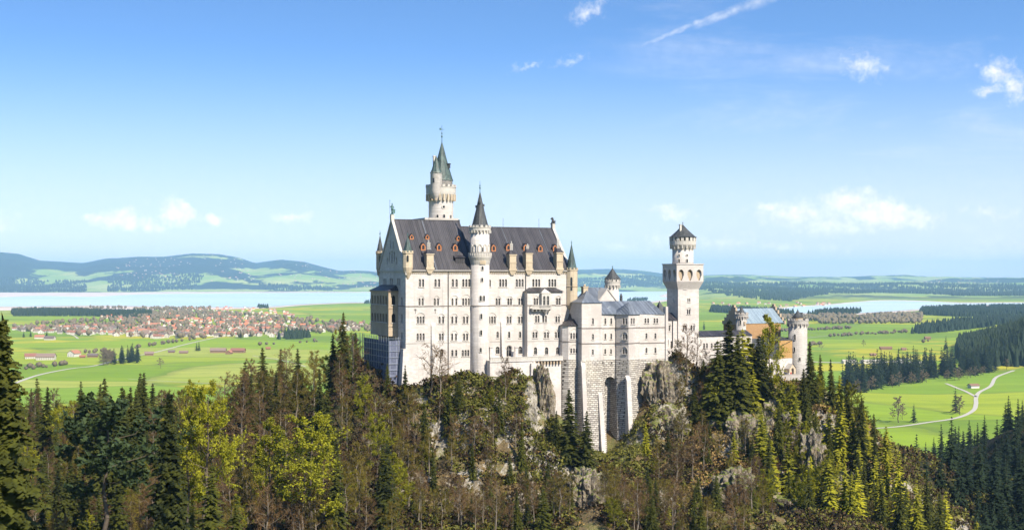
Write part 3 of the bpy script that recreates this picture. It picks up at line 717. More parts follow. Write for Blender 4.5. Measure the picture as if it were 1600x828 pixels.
# ---- the main tower behind the palace
vm_ = W_ + 5.5; um = Lx(689, vm_); z = lambda y: Zz(689, y, vm_ - 3)
MT = C.thing('main_tower', 'tallest round white tower with green pointed roof rising behind the palace', 'tower', um, vm_, zB + 5)
rm = (Lx(707, vm_) - Lx(671, vm_)) / 2; rt = (Lx(711, vm_) - Lx(667.3, vm_)) / 2
m = MB(); m.lathe(um, vm_, [(rm, zB + 5), (rm, z(316)), (rm, z(312))], 32); part('shaft', m, M['lime'], MT, True)
m = MB(); m.lathe(um, vm_, [(rm, z(316)), (rm + .1, z(313)), (rt - .25, z(305)), (rt - .1, z(304)), (rt, z(301)), (rt, z(293)), (rt + .12, z(293)), (rt + .12, z(292)), (rt - .4, z(292)), (rt - .4, z(299)), (1, z(299))], 32)
n = 22; m0 = m; m = MB()
for i in range(n):
    a = 2 * math.pi * i / n; c = (um + math.cos(a) * (rm + .45), vm_ + math.sin(a) * (rm + .45)); m.obox(c, (-math.sin(a), math.cos(a)), .26, .52, z(313.5), z(303.5))
part('corbel_frieze', m, M['tan'], MT); m = m0
for i in range(18):
    a = 2 * math.pi * i / 18; m.obox((um + math.cos(a) * (rt - .1), vm_ + math.sin(a) * (rt - .1)), (-math.sin(a), math.cos(a)), .48, .22, z(292), z(288.3))
part('battlement', m, M['trim'], MT)
ud = Lx(690.5, vm_); rd = (Lx(706, vm_) - Lx(675, vm_)) / 2
m = MB(); m.lathe(ud, vm_, [(rd, z(299)), (rd, z(280.5)), (rd + .15, z(280))], 28); part('drum', m, M['lime'], MT, True)
m = MB(); m.lathe(ud, vm_, [(rd + .35, z(281.5)), (rd + .1, z(279)), (rd * .7, z(262)), (.12, z(220.5))], 12); part('cone_roof', m, M['green'], MT)
m = MB(); finial(m, ud, vm_, z(221.5), z(197), .17); m.box(ud - .75, ud + .75, vm_ - .05, vm_ + .05, z(201), z(200.3)); m.box(ud - .9, ud - .3, vm_ - .06, vm_ + .06, z(202), z(198.5)); m.box(ud - .06, ud + .06, vm_ - .06, vm_ + .06, z(202), z(194.5)); part('weathervane', m, M['bronze'], MT)
fa = face_cam(um, vm_)
# side turret
vt = vm_ - rm * .72; ut = Lx(681.5, vt); rq = (Lx(690, vt) - Lx(673, vt)) / 2; zt_ = lambda y: Zz(681.5, y, vt)
m = MB(); m.lathe(ut, vt, [(.25, zt_(317)), (.5, zt_(314)), (rq * .75, zt_(306)), (rq, zt_(299)), (rq, zt_(271)), (rq + .15, zt_(270))], 20); st_ = part('side_turret', m, M['lime'], MT, True)
m = MB(); m.lathe(ut, vt, [(rq + .25, zt_(271)), (rq * .8, zt_(265)), (.06, zt_(243))], 10); part('turret_roof', m, M['green'], st_)
m = MB(); a = fa - .45; m.obox((ut + math.cos(a) * rq, vt + math.sin(a) * rq), (-math.sin(a), math.cos(a)), .3, .1, zt_(286), zt_(279)); part('window', m, M['glass'], st_)
m = MB(); uc = Lx(678.5, vm_ - 1); m.box(uc - .38, uc + .38, vm_ - 1.4, vm_ - .6, z(272), z(243)); m.box(uc - .5, uc + .5, vm_ - 1.5, vm_ - .5, z(245), z(243.5)); part('chimney', m, M['trim'], MT)
m = MB(); a = fa + 1.15; c = (ud + math.cos(a) * 2.2, vm_ + math.sin(a) * 2.2); m.obox(c, (-math.sin(a), math.cos(a)), .6, .7, z(262), z(256)); m.obox(c, (-math.sin(a), math.cos(a)), .75, .85, z(256), z(254.6)); part('cone_dormer', m, M['cone'], MT)
m = MB(); m.lathe(um, vm_, [(rm, z(314)), (rm + .02, z(314))], 8)
for x, y, h in ((684, 338, 1.0), (693.5, 338, 1.2), (703, 338.5, 1.2)):
    small_window(MT, um, vm_, z(y), rm, fa + math.asin((x - 689) / 18.2), h, .75)
a = fa + math.asin(4 / 18.); c = Vector((um + math.cos(a) * (rm - .06), vm_ + math.sin(a) * (rm - .06), z(323.5))); dd = Vector((-math.sin(a), math.cos(a), 0)); nn = Vector((math.cos(a), math.sin(a), 0))
m = MB(); ring = [c + dd * (math.cos(t * .524) * .75) + Vector((0, 0, math.sin(t * .524) * .75)) + nn * .2 for t in range(12)]; rin = [c + dd * (math.cos(t * .524) * .42) + Vector((0, 0, math.sin(t * .524) * .42)) + nn * .2 for t in range(12)]
rb = [p - nn * .35 for p in ring]
m.add(ring + rin + rb, [(i, (i + 1) % 12, 12 + (i + 1) % 12, 12 + i) for i in range(12)] + [(24 + i, 24 + (i + 1) % 12, (i + 1) % 12, i) for i in range(12)]); rw = part('round_window', m, M['trim'], MT)
m = MB(); m.add([p - nn * .1 for p in rin], [tuple(range(12))]); part('pane', m, M['glass'], rw)
m = MB(); u0_, u1_ = Lx(663, vm_ - 5), Lx(713, vm_ - 5); m.box(u0_, u1_, vm_ - 6, vm_ + 6, z(372), z(345.5)); m.box(u0_ - .3, u1_ + .3, vm_ - 6.3, vm_ + 6.3, z(345.5), z(341.5)); part('tower_base', m, M['trim'], MT)

# ---- statues on the gables
def statue_herald():
    v0 = vr; zb_ = zR1 + 1.5; u0 = .08
    t = C.thing('bronze_statue', 'green bronze standing figure with a lance on the west gable', 'statue', u0, v0, zb_)
    m = MB(); m.lathe(u0, v0, [(.62, zb_), (.62, zb_ + .25), (.4, zb_ + .3)], 10); m.tube((u0 - .12, v0, zb_ + .25), (u0 - .14, v0, zb_ + 1.7), .15, .2); m.tube((u0 + .22, v0, zb_ + .25), (u0 + .12, v0, zb_ + 1.7), .15, .2)
    m.lathe(u0, v0, [(.34, zb_ + 1.5), (.42, zb_ + 1.9), (.3, zb_ + 2.2), (.42, zb_ + 2.8), (.2, zb_ + 3.05), (.12, zb_ + 3.15)], 10)
    m.lathe(u0, v0, [(.1, zb_ + 3.1), (.21, zb_ + 3.25), (.22, zb_ + 3.45), (.1, zb_ + 3.62), (.04, zb_ + 3.85)], 10)
    m.tube((u0 - .36, v0, zb_ + 2.75), (u0 - .7, v0, zb_ + 2.3), .12, .1); m.tube((u0 - .7, v0, zb_ + 2.3), (u0 - .75, v0, zb_ + 2.9), .1, .08)
    m.tube((u0 + .36, v0, zb_ + 2.75), (u0 + .65, v0, zb_ + 2.1), .12, .1)
    part('figure', m, M['bronze'], t, True)
    m = MB(); m.tube((u0 - .78, v0, zb_ + .2), (u0 - .78, v0, zb_ + 4.6), .05); m.tube((u0 - .78, v0, zb_ + 4.4), (u0 - .78, v0, zb_ + 4.9), .12, .01); part('lance', m, M['bronze'], t)
    m = MB(); m.add([(u0 + .45, v0 - .2, zb_ + .5), (u0 + .95, v0 - .2, zb_ + .5), (u0 + 1.05, v0 - .2, zb_ + 1.7), (u0 + .4, v0 - .2, zb_ + 1.9), (u0 + .45, v0 + .05, zb_ + .5), (u0 + .95, v0 + .05, zb_ + .5), (u0 + 1.05, v0 + .05, zb_ + 1.7), (u0 + .4, v0 + .05, zb_ + 1.9)],
                    [(0, 1, 2, 3), (7, 6, 5, 4), (0, 4, 5, 1), (1, 5, 6, 2), (2, 6, 7, 3), (3, 7, 4, 0)]); part('shield', m, M['bronze'], t)
statue_herald()
def statue_lion():
    u0 = uE - .05; v0 = vr; zb_ = zR2 + 1.5
    t = C.thing('lion_statue', 'small seated stone lion on the east gable of the palace', 'statue', u0, v0, zb_)
    m = MB(); m.box(u0 - .9, u0 + .9, v0 - .45, v0 + .45, zb_, zb_ + .2)
    m.tube((u0 + .5, v0, zb_ + .5), (u0 - .15, v0, zb_ + 1.45), .45, .4, 8)     # trunk, rump low
    m.tube((u0 - .15, v0 - .2, zb_ + 1.3), (u0 - .45, v0 - .22, zb_ + .2), .17, .13); m.tube((u0 - .15, v0 + .2, zb_ + 1.3), (u0 - .45, v0 + .22, zb_ + .2), .17, .13)
    m.tube((u0 + .5, v0 - .3, zb_ + .45), (u0 + .05, v0 - .34, zb_ + .3), .24, .14); m.tube((u0 + .5, v0 + .3, zb_ + .45), (u0 + .05, v0 + .34, zb_ + .3), .24, .14)
    m.lathe(u0 - .25, v0, [(.2, zb_ + 1.3), (.42, zb_ + 1.55), (.44, zb_ + 1.85), (.3, zb_ + 2.1), (.1, zb_ + 2.2)], 9)
    m.tube((u0 - .45, v0, zb_ + 1.75), (u0 - .85, v0, zb_ + 1.68), .2, .14, 8); m.tube((u0 + .8, v0, zb_ + .3), (u0 + 1.0, v0, zb_ + 1.2), .07, .1)
    part('figure', m, M['cone'], t, True)
statue_lion()

# ---- terrace along the palace foot
vt0 = -6.4; ut0, ut1 = Lx(766, vt0), Lx(879.5, vt0); zt0 = Zz(820, 560.5, vt0)
TE = C.thing('terrace', 'pale stone terrace with low parapet and small arches along the palace foot', 'terrace', (ut0 + ut1) / 2, vt0, zt0 - 14)
m = MB(); uk = Lx(836, vt0)
m.box(ut0, uk, vt0 + .3, 1, zt0 - 16, zt0 - .8); m.box(uk, ut1, vt0 + 1.2, 1, zt0 - 24, zt0 - .8)
m.box(ut0 - .1, ut1, vt0, -.01, zt0 - .8, zt0 - .3)
part('retaining_wall', m, M['lime'], TE)
m = MB(); m.box(ut0, ut1, vt0 + .02, vt0 + .3, zt0 - .3, zt0 + .55); m.box(ut0 - .05, ut1 + .05, vt0 - .08, vt0 + .4, zt0 + .55, zt0 + .72)
n = 40
for i in range(n):
    t = ut0 + (i + .5) * (ut1 - ut0) / n; m.box(t - .12, t + .12, vt0 - .05, vt0 + .0, zt0 - .25, zt0 + .5)
part('parapet', m, M['trim'], TE)
m = MB()
for i in range(9):
    t = uk + (i + .3) * (ut1 - uk) / 9
    m.prism([(t - .22, vt0 + .3), (t + .22, vt0 + .3), (t + .22, vt0 + 1.19), (t - .22, vt0 + 1.19)], zt0 - 2.0, zt0 - .81)
part('corbel', m, M['tandk'], TE)
m = MB(); m.box(uk - .6, uk + .0, vt0 + .05, vt0 + 1.1, zt0 - 17, zt0 - .81); m.box(uk - 1.6, uk + 1.4, vt0 - .6, vt0 + .25, zt0 - 20, zt0 - 1.5); part('pier', m, M['lime'], TE)
for x in (769, 808.3):   # white gate piers standing on the terrace
    u_ = Lx(x, -3); m = MB(); m.box(u_ - .5, u_ + .5, -2.5, -1.9, zt0 - .3, Zz(x, 543, -3)); m.box(u_ - .65, u_ + .65, -2.7, -1.8, Zz(x, 543, -3), Zz(x, 542, -3)); part('gate_pier', m, M['lime'], TE)

# ---- the bower and its neighbours: rendered upper storeys over rough ashlar
zK = Zz(950, 720, -8) - 3
def block(th, pts, ztop, zst, zbase, sets, batter=0.0, frame_name='wall', left_side=True, courses=(), drop_last=False, basename='ashlar_base'):
    """pts: plan outline of the visible faces, left to right (u, v); sets: {face index: [window args]}; behind it the walls run back"""
    m = MB()
    for i in range(len(pts) - 1):
        a, b = pts[i], pts[i + 1]; d = (b[0] - a[0], b[1] - a[1]); L = math.hypot(*d)
        wl = Wall(C, m, a, d, th, 0, .4)
        for args, kw in sets.get(i, []): wl.window(*args, **kw)
        wl.build([(0, zst), (L, zst), (L, ztop), (0, ztop)], M['frame'], M['glass'])
    vb = 8
    a, b = pts[0], pts[-1]
    m.poly([(a[0], vb, zst), (a[0], a[1], zst), (a[0], a[1], ztop), (a[0], vb, ztop)]); m.poly([(b[0], b[1], zst), (b[0], vb, zst), (b[0], vb, ztop), (b[0], b[1], ztop)])
    part('wall', m, M['lime'], th)
    if courses:
        m = MB()
        for zc in courses:
            P = [(a[0] - .12, vb)] + [(p[0] + (-.12 if k == 0 else .12 if k == len(pts) - 1 else 0), p[1] - .14) for k, p in enumerate(pts)] + [(b[0] + .12, vb)]
            m.prism(P, zc - .16, zc + .14)
        part('string_course', m, M['line'], th)
    return m
def base_prism(th, pts, zst, zb_, batter, vb=8, name='ashlar_base', extra=None):
    T = [(pts[0][0] - .12, vb)] + [(p[0] + (-.12 if k == 0 else .12 if k == len(pts) - 1 else 0), p[1] - .15) for k, p in enumerate(pts)] + [(pts[-1][0] + .12, vb)]
    B = [(T[0][0] - batter * .3, vb)] + [(p[0] + (-batter * .3 if k == 0 else batter * .35 if k == len(pts) - 1 else 0), p[1] - batter) for k, p in enumerate(T[1:-1])] + [(T[-1][0] + batter * .35, vb)]
    m = MB(); N = 1; m.prism(B[::1], zb_, zst, T); return part(name, m, M['rough'], th)

def wl_(xs, y0, y1, w_=3, **kw): return ((xs, y0, y1, w_), kw)
# polygonal annex between palace and bower
v1 = -6.0
KA = C.thing('palace_annex', 'small polygonal annex with dark hipped roof between palace and bower', 'annex', Lx(892, v1), v1, zK + 12)
pA = [(Lx(878.5, v1 + 1.5), v1 + 1.5), (Lx(888, v1 - .3), v1 - .3), (Lx(907, v1), v1)]
zA = Zz(892, 509, v1); zAs = Zz(892, 561.5, v1)
block(KA, pA, zA, zAs, 0, {1: [wl_([892.4, 896.7, 901], 520, 529.5, 3, hood=True), wl_([892.4, 896.7, 901], 544, 551.7, 3, hood=True)]}, courses=(Zz(892, 533.5, v1),))
base_prism(KA, pA, zAs, zK + 8, .5)
m = MB(); e = .4; zr = Zz(900, 498, v1 + 2)
Q = [(pA[0][0] - e, v1 + 1.2, zA), (pA[1][0] - .1, pA[1][1] - e, zA), (pA[2][0] + .1, v1 - e, zA), (pA[2][0] + .1, 6, zA), (pA[0][0] - e, 6, zA)]
ap = (pA[2][0] - .3, v1 + 3.2, zr + .3); m.add(Q + [ap, (pA[2][0] - .3, 6, zr + .3)], [(0, 1, 5), (1, 2, 5), (2, 3, 6, 5), (3, 4, 6), (4, 0, 5, 6), (4, 3, 2, 1, 0)])
part('roof', m, M['roof'], KA)
m = MB(); zq = Zz(902, 483, v1 + 5); m.add([(pA[0][0] + 4.2, v1 + 4, zr - .4), (pA[2][0], v1 + 4, zr - .4), (pA[2][0], v1 + 8, zr - .4), (pA[0][0] + 4.2, v1 + 8, zr - .4), (pA[2][0] - .6, v1 + 6, zq)], [(0, 1, 4), (1, 2, 4), (2, 3, 4), (3, 0, 4)])
part('stair_roof', m, M['roof'], KA)

# bower: corner block, recessed bay, polygonal tower, east wing
v2, v3, v4, v5 = -9.0, -5.5, -10.5, -6.5
KB = C.thing('ladies_bower', 'white bower wing with grey sheet roof on tall rough stone buttressed base', 'building', Lx(975, v3), v3, zK)
u2a, u2b = Lx(909, v2), Lx(940, v2)
z2 = Zz(925, 473, v2); z2s = Zz(925, 562, v2)
p2 = [(u2a, v2), (u2b, v2)]
cs2 = (Zz(925, 512.5, v2), Zz(925, 536.5, v2))
block(KB, p2, z2, z2s, 0, {0: [wl_([926.4], 497, 506.5, 3), wl_([926.4], 521.5, 530.5, 3), wl_([926.2], 545.6, 554, 3)]}, courses=cs2)
base_prism(KB, p2, z2s, zK, 2.6)
m = MB(); zap = Zz(925, 454, v2 + 4); e = .35
uc = (u2a + u2b) / 2
prof = [(1, z2), (.62, z2 + (zap - z2) * .28), (.3, z2 + (zap - z2) * .62), (.02, zap)]
hw = (u2b - u2a) / 2 + e; vs_ = []; fs = []
for k, (q, zz_) in enumerate(prof): vs_ += [(uc - hw * q, v2 + 3.6 - 4 * q, zz_), (uc + hw * q, v2 + 3.6 - 4 * q, zz_), (uc + hw * q, v2 + 3.6 + 4 * q, zz_), (uc - hw * q, v2 + 3.6 + 4 * q, zz_)]
for k in range(3):
    for i in range(4): fs.append((k * 4 + i, k * 4 + (i + 1) % 4, k * 4 + 4 + (i + 1) % 4, k * 4 + 4 + i))
fs.append((3, 2, 1, 0)); m.add(vs_, fs); part('pavilion_roof', m, M['rooflt'], KB)
# recessed bay with the tall dark arch
u3a, u3b = Lx(940, v3), Lx(963.5, v3); z3 = Zz(950, 490, v3); z3s = Zz(950, 562, v3)
block(KB, [(u3a, v3), (u3b, v3)], z3, z3s, 0, {0: [wl_([945.8], 497, 506.5, 2.8), wl_([955], 497, 506.5, 2.8), wl_([945.8], 521, 530, 2.8), wl_([955], 521, 530, 2.8), wl_([945.6], 545, 553, 2.8), wl_([954.6], 545, 553, 2.8)]}, courses=(Zz(950, 512.5, v3), Zz(950, 536.5, v3)))
m = MB(); wn_ = Wall(C, m, (u3a, v3 - .12), (1, 0), KB, 0, 3.4); L3 = u3b - u3a
ca = wn_.px(953.2, 600)[0]; wa = (wn_.px(962.5, 600)[0] - wn_.px(944, 600)[0])
h = arch_poly(ca, zK, Zz(953, 588, v3), min(wa * .86, L3 - .3), 10); wn_.holes.append(h)
for x in (942, 956): wn_.window([x], 565, 569, 2, square=True, bars=False)
wn_.build([(0, zK - 1), (L3, zK - 1), (L3, z3s), (0, z3s)], M['frame'], M['glass'])
m.poly([(u3a - 1, v3 + 3.2, zK), (u3b + 1, v3 + 3.2, zK), (u3b + 1, v3 + 3.2, z3s), (u3a - 1, v3 + 3.2, z3s)])
part('arched_recess', m, M['rough'], KB)
# polygonal tower
u4a, u4b, u4c = Lx(963, v3 - .6), Lx(982, v4), Lx(999.5, v5 - .4)
p4 = [(u4a, v3 - .6), (u4b, v4), (u4c, v5 - .4)]
z4 = Zz(982, 491.5, v4); z4s = Zz(982, 562, v4)
block(KB, p4, z4, z4s, 0, {0: [wl_([974.3, 978.4], 497, 506.5, 2.8), wl_([974.3, 978.4], 522, 530, 2.8, hood=True), wl_([974.2, 978.2], 545, 553, 2.8, hood=True)],
                          1: [wl_([986.8, 990.6], 497, 506.5, 2.8)]}, courses=(Zz(982, 512.5, v4), Zz(982, 536.5, v4)))
base_prism(KB, p4, z4s, zK - 2, 2.4)
m = MB(); a4 = (Lx(982, v4 + 3.5), v4 + 3.8, Zz(982, 472, v4 + 3.5)); e = .35
Q = [(u4a - e, v3 - .9, z4), (u4b, v4 - e * 1.5, z4), (u4c + e, v5 - .8, z4), (u4c + e, v4 + 8, z4), (u4a - e, v4 + 8, z4)]
m.add(Q + [a4], [(0, 1, 5), (1, 2, 5), (2, 3, 5), (3, 4, 5), (4, 0, 5), (4, 3, 2, 1, 0)]); part('pavilion_roof', m, M['rooflt'], KB)
# sharp buttresses on the bases
def buttress(x, ytop, ybot, v, w2, out, topout=.4):
    u_ = Lx(x, v); za, zb_ = Zz(x, ytop, v), Zz(x, ybot, v); m = MB()
    m.add([(u_ - w2, v + .3, za + 1.6), (u_ + w2, v + .3, za + 1.6), (u_ - w2, v - topout, za), (u_ + w2, v - topout, za), (u_ - w2, v - out, zb_), (u_ + w2, v - out, zb_), (u_ - w2, v + .3, zb_), (u_ + w2, v + .3, zb_)],
          [(0, 2, 3, 1), (2, 4, 5, 3), (0, 6, 4, 2), (1, 3, 5, 7)])
    part('buttress', m, M['lime'], KB)
buttress(937.5, 617, 735, v2 - .9, .75, 3.6); buttress(981, 594, 735, v4 - .5, .8, 3.2, .7); buttress(911, 572, 690, v2 - .3, .7, 2.4)
# east wing
u5b = Lx(1039.5, v5); p5 = [(u4c, v5), (u5b, v5)]; z5 = Zz(1020, 491, v5); z5s = Zz(1020, 561, v5)
block(KB, p5, z5, z5s, 0, {0: [wl_([1008.4, 1012.6], 497, 505, 2.8), wl_([1022.6, 1026.8], 497, 505, 2.8), wl_([1010], 520.5, 529, 3), wl_([1024], 520.5, 529, 3), wl_([1010], 543, 551.5, 3), wl_([1024], 543, 551.5, 3)]},
      courses=(Zz(1020, 511.5, v5), Zz(1020, 535.5, v5)))
m = MB(); m.box(u4c + .01, u5b, v5 + .1, 8, z5s - 9, z5s); part('foundation', m, M['rough'], KB)
m = MB(); m.box(u5b - .1, u5b + .8, v5 - .5, v5 + 1.2, z5s - 1, Zz(1039, 479, v5)); part('wall_pier', m, M['lime'], KB)
# long grey roof behind the parapets
zr5 = Zz(1000, 470, 0); m = MB(); vf = v3 - .1; ra = 1.2; ul, ur = u2b, u5b - .3
m.add([(ul, vf - .3, z3 + .1), (ur, v5 - .3, z5 + .1), (ur - 1.2, ra, zr5), (ul, ra, zr5), (ur, 8, z5), (ul, 8, z5)], [(0, 1, 2, 3), (3, 2, 4, 5), (1, 4, 2)])
m.add([(ul, vf - .3, z3 - .15), (ur, v5 - .3, z5 - .15), (ul, vf - .3, z3 + .1), (ur, v5 - .3, z5 + .1)], [(0, 1, 3, 2)])
part('roof', m, M['rooflt'], KB)
m = MB(); u_ = Lx(1030.5, -1); m.add([(u_ - 1.7, -3.5, z5 + .3), (u_ + 1.7, -3.5, z5 + .3), (u_ + 1.7, .5, z5 + .3), (u_ - 1.7, .5, z5 + .3), (u_, -1, Zz(1030.5, 470, -1))], [(0, 1, 4), (1, 2, 4), (2, 3, 4), (3, 0, 4)]); part('spire', m, M['cone'], KB)
for x in (950, 1018):
    u_ = Lx(x, -2); m = MB(); zc_ = Zz(x, 481, -2); m.box(u_ - .5, u_ + .5, -2.6, -1, zc_ - .6, zc_ + .5); part('skylight', m, M['steel'], KB)

# ---- inner court buildings showing over the bower roof
vc_ = 20.0
uc_ = Lx(957, vc_); KR = C.thing('court_stair_tower', 'small round tower with slate cone behind the bower roof', 'tower', uc_, vc_, zK + 18)
z = lambda y: Zz(957, y, vc_); r6 = (Lx(965.4, vc_) - Lx(948.6, vc_)) / 2
round_tower(KR, uc_, vc_, r6, zK + 18, z(449), z(441), r6 + .55, z(419), r6 + .75, z(414.5), merl=10, cone_base=z(435.5), arch_n=14)
m = MB(); m.lathe(uc_, vc_, [(r6 + .5, z(442)), (r6 + .5, z(435.5))], 20); part('upper_wall', m, M['lime'], KR)
for i in range(-2, 3): small_window(KR, uc_, vc_, z(438.3), r6 + .5, face_cam(uc_, vc_) + i * .5, .8, .5)
vk = 13.0; KG = C.thing('court_building', 'court building with white gable and blue grey roof behind the bower', 'building', Lx(940, vk), vk, zK + 18)
ga, gb, gt = Lx(934, vk), Lx(965, vk), Lx(949, vk); z = lambda y: Zz(950, y, vk)
m = MB(); m.poly([(ga, vk, zK + 18), (gb, vk, zK + 18), (gb, vk, z(470)), (gt, vk, z(451)), (ga, vk, z(470))]); part('gable_wall', m, M['lime'], KG)
for s0, s1 in ((ga, gt), (gb, gt)):
    m = MB(); A = [(s0, vk - .3, z(471)), (s1, vk - .3, z(450)), (s1, vk + 5, z(450)), (s0, vk + 5, z(471))]; m.add(A + [(x, y, q - .5) for x, y, q in A], [(0, 1, 2, 3), (7, 6, 5, 4), (0, 4, 5, 1)]); part('gable_coping', m, M['trim'], KG)
u0_, u1_ = Lx(915, vk + 5), Lx(947, vk + 5); m = MB(); zt_ = Zz(930, 449, vk + 9); ze_ = Zz(930, 468, vk + 2)
m.add([(u0_, vk + 1, ze_), (u1_, vk + 1, ze_), (u1_ - .5, vk + 7, zt_), (u0_ + 1.5, vk + 7, zt_), (u1_, vk + 13, ze_), (u0_, vk + 13, ze_)], [(0, 1, 2, 3), (3, 2, 4, 5), (0, 3, 5), (1, 4, 2)]); part('roof', m, M['rooflt'], KG)
m = MB(); m.box(u0_, u1_, vk + 1.2, vk + 12, zK + 18, ze_ - .02); part('wall', m, M['lime'], KG)
m = MB(); u_ = Lx(913.5, 2); z = lambda y: Zz(913, y, 2); m.box(u_ - .85, u_ + .85, 1.2, 2.9, zK + 20, z(449)); m.box(u_ - 1.05, u_ + 1.05, 1, 3.1, z(449), z(447.4)); m.lathe(u_, 2, [(.3, z(447.4)), (.45, z(446)), (.2, z(444))], 8)
CH = C.thing('chimney', 'tan square chimney with dark cap between palace turret and bower', 'chimney', u_, 2, zK + 20); part('stack', m, M['tan'], CH)
m = MB(); u_ = Lx(970.5, 4); z = lambda y: Zz(970, y, 4); m.box(u_ - .35, u_ + .35, 3.6, 4.4, z(472), z(465)); m.lathe(u_, 4, [(.3, z(465)), (.6, z(463.5)), (.35, z(461)), (.1, z(458))], 8)
CH2 = C.thing('chimney', 'thin dark chimney pot on the ridge beside the small round tower', 'chimney', u_, 4, z(472)); part('stack', m, M['cone'], CH2)

# ---- square tower, turned a little further
Q_ = Frame(*C.world(Lx(1059.5, 4.0), 4.0), 21)     # its near corner
def qs(px, p0, d): return Q_.on(px, 0, p0, d)[0]
wq = qs(1092, (0, 0), (1, 0)); hq = wq
ST = Q_.thing('square_tower', 'tall square white tower with arched overhang and round turret on top', 'tower', wq / 2, wq / 2, zB)
z = lambda y: Q_.z(1068, y, 0)
m = MB()
zsh = z(437)
fw = Wall(Q_, m, (0, 0), (1, 0), ST, 0, .4)
fw.window([1069, 1071.6], 446.5, 451.5, 1.7, square=True, bars=False); fw.window([1075, 1077.8], 466, 471.5, 1.8, bars=False); fw.window([1074.5, 1077.5], 483, 491, 2.2, True, bars=False)
fw.window([1068, 1071.6], 508, 516.5, 2.7, True); fw.window([1080.5, 1084.2], 508, 516.5, 2.7, True)
fw.build([(0, zB), (wq, zB), (wq, zsh), (0, zsh)], M['frame'], M['glass'])
lw = Wall(Q_, m, (0, hq), (0, -1), ST, 0, .4)
for y in (449, 469): lw.window_m([hq * .6], z(y + 3), z(y - 1.5), .5, square=True, bars=False)
lw.build([(0, zB), (hq, zB), (hq, zsh), (0, zsh)], M['frame'], M['glass'])
m.poly([(wq, 0, zB), (wq, hq, zB), (wq, hq, zsh), (wq, 0, zsh)]); m.poly([(wq, hq, zB), (0, hq, zB), (0, hq, zsh), (wq, hq, zsh)])
part('shaft', m, M['lime'], ST)
# overhanging crown: panels with tall blind arches, flaring out
ex = 1.15; zc0, zc1, zc2 = z(440), z(424), z(413.5)
m = MB()
corners = [(0, 0), (wq, 0), (wq, hq), (0, hq)]; outer = [(-ex, -ex), (wq + ex, -ex), (wq + ex, hq + ex), (-ex, hq + ex)]
zf0, zf1 = z(452), z(440)
nb = MB(); nb.prism([(a + (.8 if a < 0 else -.8), b + (.8 if b < 0 else -.8)) for a, b in outer], zf1 - .3, zc2 - .02); part('niche_back', nb, M['tandk'], ST); m.prism([(a + (-.2 if a < 0 else .2), b + (-.2 if b < 0 else .2)) for a, b in outer], zc2, zc2 + .35)  # niche backs in darker stone, the recess shade put into the colour
for i in range(4):
    a, b = outer[i], outer[(i + 1) % 4]; L = math.hypot(b[0] - a[0], b[1] - a[1]); d = ((b[0] - a[0]) / L, (b[1] - a[1]) / L)
    wl = Wall(Q_, m, a, d, ST, 0, .81)
    for k in range(3):
        c_ = L * (k + .5) / 3; hw_ = L / 3 * .30; zb0, zb1 = z(438.5), z(421)
        wl.holes.append([(c_ - hw_ * .25, zb0), (c_ + hw_ * .25, zb0), (c_ + hw_, zb0 + (zb1 - zb0) * .5)] + [(c_ + hw_ * math.cos(t), zb0 + (zb1 - zb0) * (.62 + .38 * math.sin(t))) for t in (0.2, .6, 1.0, 1.57, 2.14, 2.54, 2.94)] + [(c_ - hw_, zb0 + (zb1 - zb0) * .5)])
    wl.build([(0, zf1), (L, zf1), (L, zc2 - .01), (0, zc2 - .01)], None, None)
m.prism([(a - (.004 if a == 0 else -.004), b - (.004 if b == 0 else -.004)) for a, b in corners], zf0, zf1 + .002, outer)
part('machicolation', m, M['lime'], ST)
m = MB(); m.prism([(x + (.2 if x == 0 else -.2), y + (.2 if y == 0 else -.2)) for x, y in corners], z(437), z(437) + .4); part('crown_core', m, M['lime'], ST)
# round turret on top
uq, vq = wq / 2, hq / 2; z = lambda y: Q_.z(1068, y, vq)
rq = (Q_.u(1082.5, vq) - Q_.u(1053.5, vq)) / 2; rq2 = (Q_.u(1086.8, vq) - Q_.u(1050, vq)) / 2
m = MB(); m.lathe(uq, vq, [(rq + .15, z(413)), (rq, z(409)), (rq, z(391))], 28); TU = part('turret', m, M['lime'], ST, True)
m = MB(); m.lathe(uq, vq, [(rq, z(391)), (rq + .1, z(389.5)), (rq2, z(383)), (rq2, z(377)), (rq2 - .4, z(377)), (rq2 - .4, z(383))], 28)
for i in range(18):
    a = 2 * math.pi * i / 18; m.obox((uq + math.cos(a) * (rq + .4), vq + math.sin(a) * (rq + .4)), (-math.sin(a), math.cos(a)), .22, .5, z(389), z(383)); m.obox((uq + math.cos(a) * (rq2 - .18), vq + math.sin(a) * (rq2 - .18)), (-math.sin(a), math.cos(a)), .5, .2, z(377), z(370.5))
part('battlement', m, M['trim'], TU)
m = MB(); m.lathe(uq, vq, [(rq2 - .55, z(384)), (rq2 - .55, z(370))], 20); part('dark_gallery', m, M['iron'], TU)
m = MB(); m.lathe(uq, vq, [(rq2 + .35, z(371)), (rq2 * .9, z(369)), (rq2 * .42, z(360)), (.08, z(351))], 16); part('cone_roof', m, M['cone'], TU)
m = MB(); finial(m, uq, vq, z(351.5), z(346), .12); part('finial', m, M['iron'], TU)
m = MB(); u_ = uq - 1.6; m.box(u_ - .35, u_ + .35, vq - 1.5, vq - .8, z(364), z(351)); m.box(u_ - .45, u_ + .45, vq - 1.6, vq - .7, z(352), z(351)); part('chimney', m, M['trim'], TU)
Ca = C.t; 
X, Y = Q_.world(uq, vq); fq = math.atan2(-Y, -X) - Q_.t
for a, y in ((-.35, 410), (.4, 410), (-.35, 399), (.4, 399)): small_window(ST, uq, vq, z(y) + (.5 if y > 400 else 0), rq, fq + a, 1.3 if y > 400 else .5, .6)

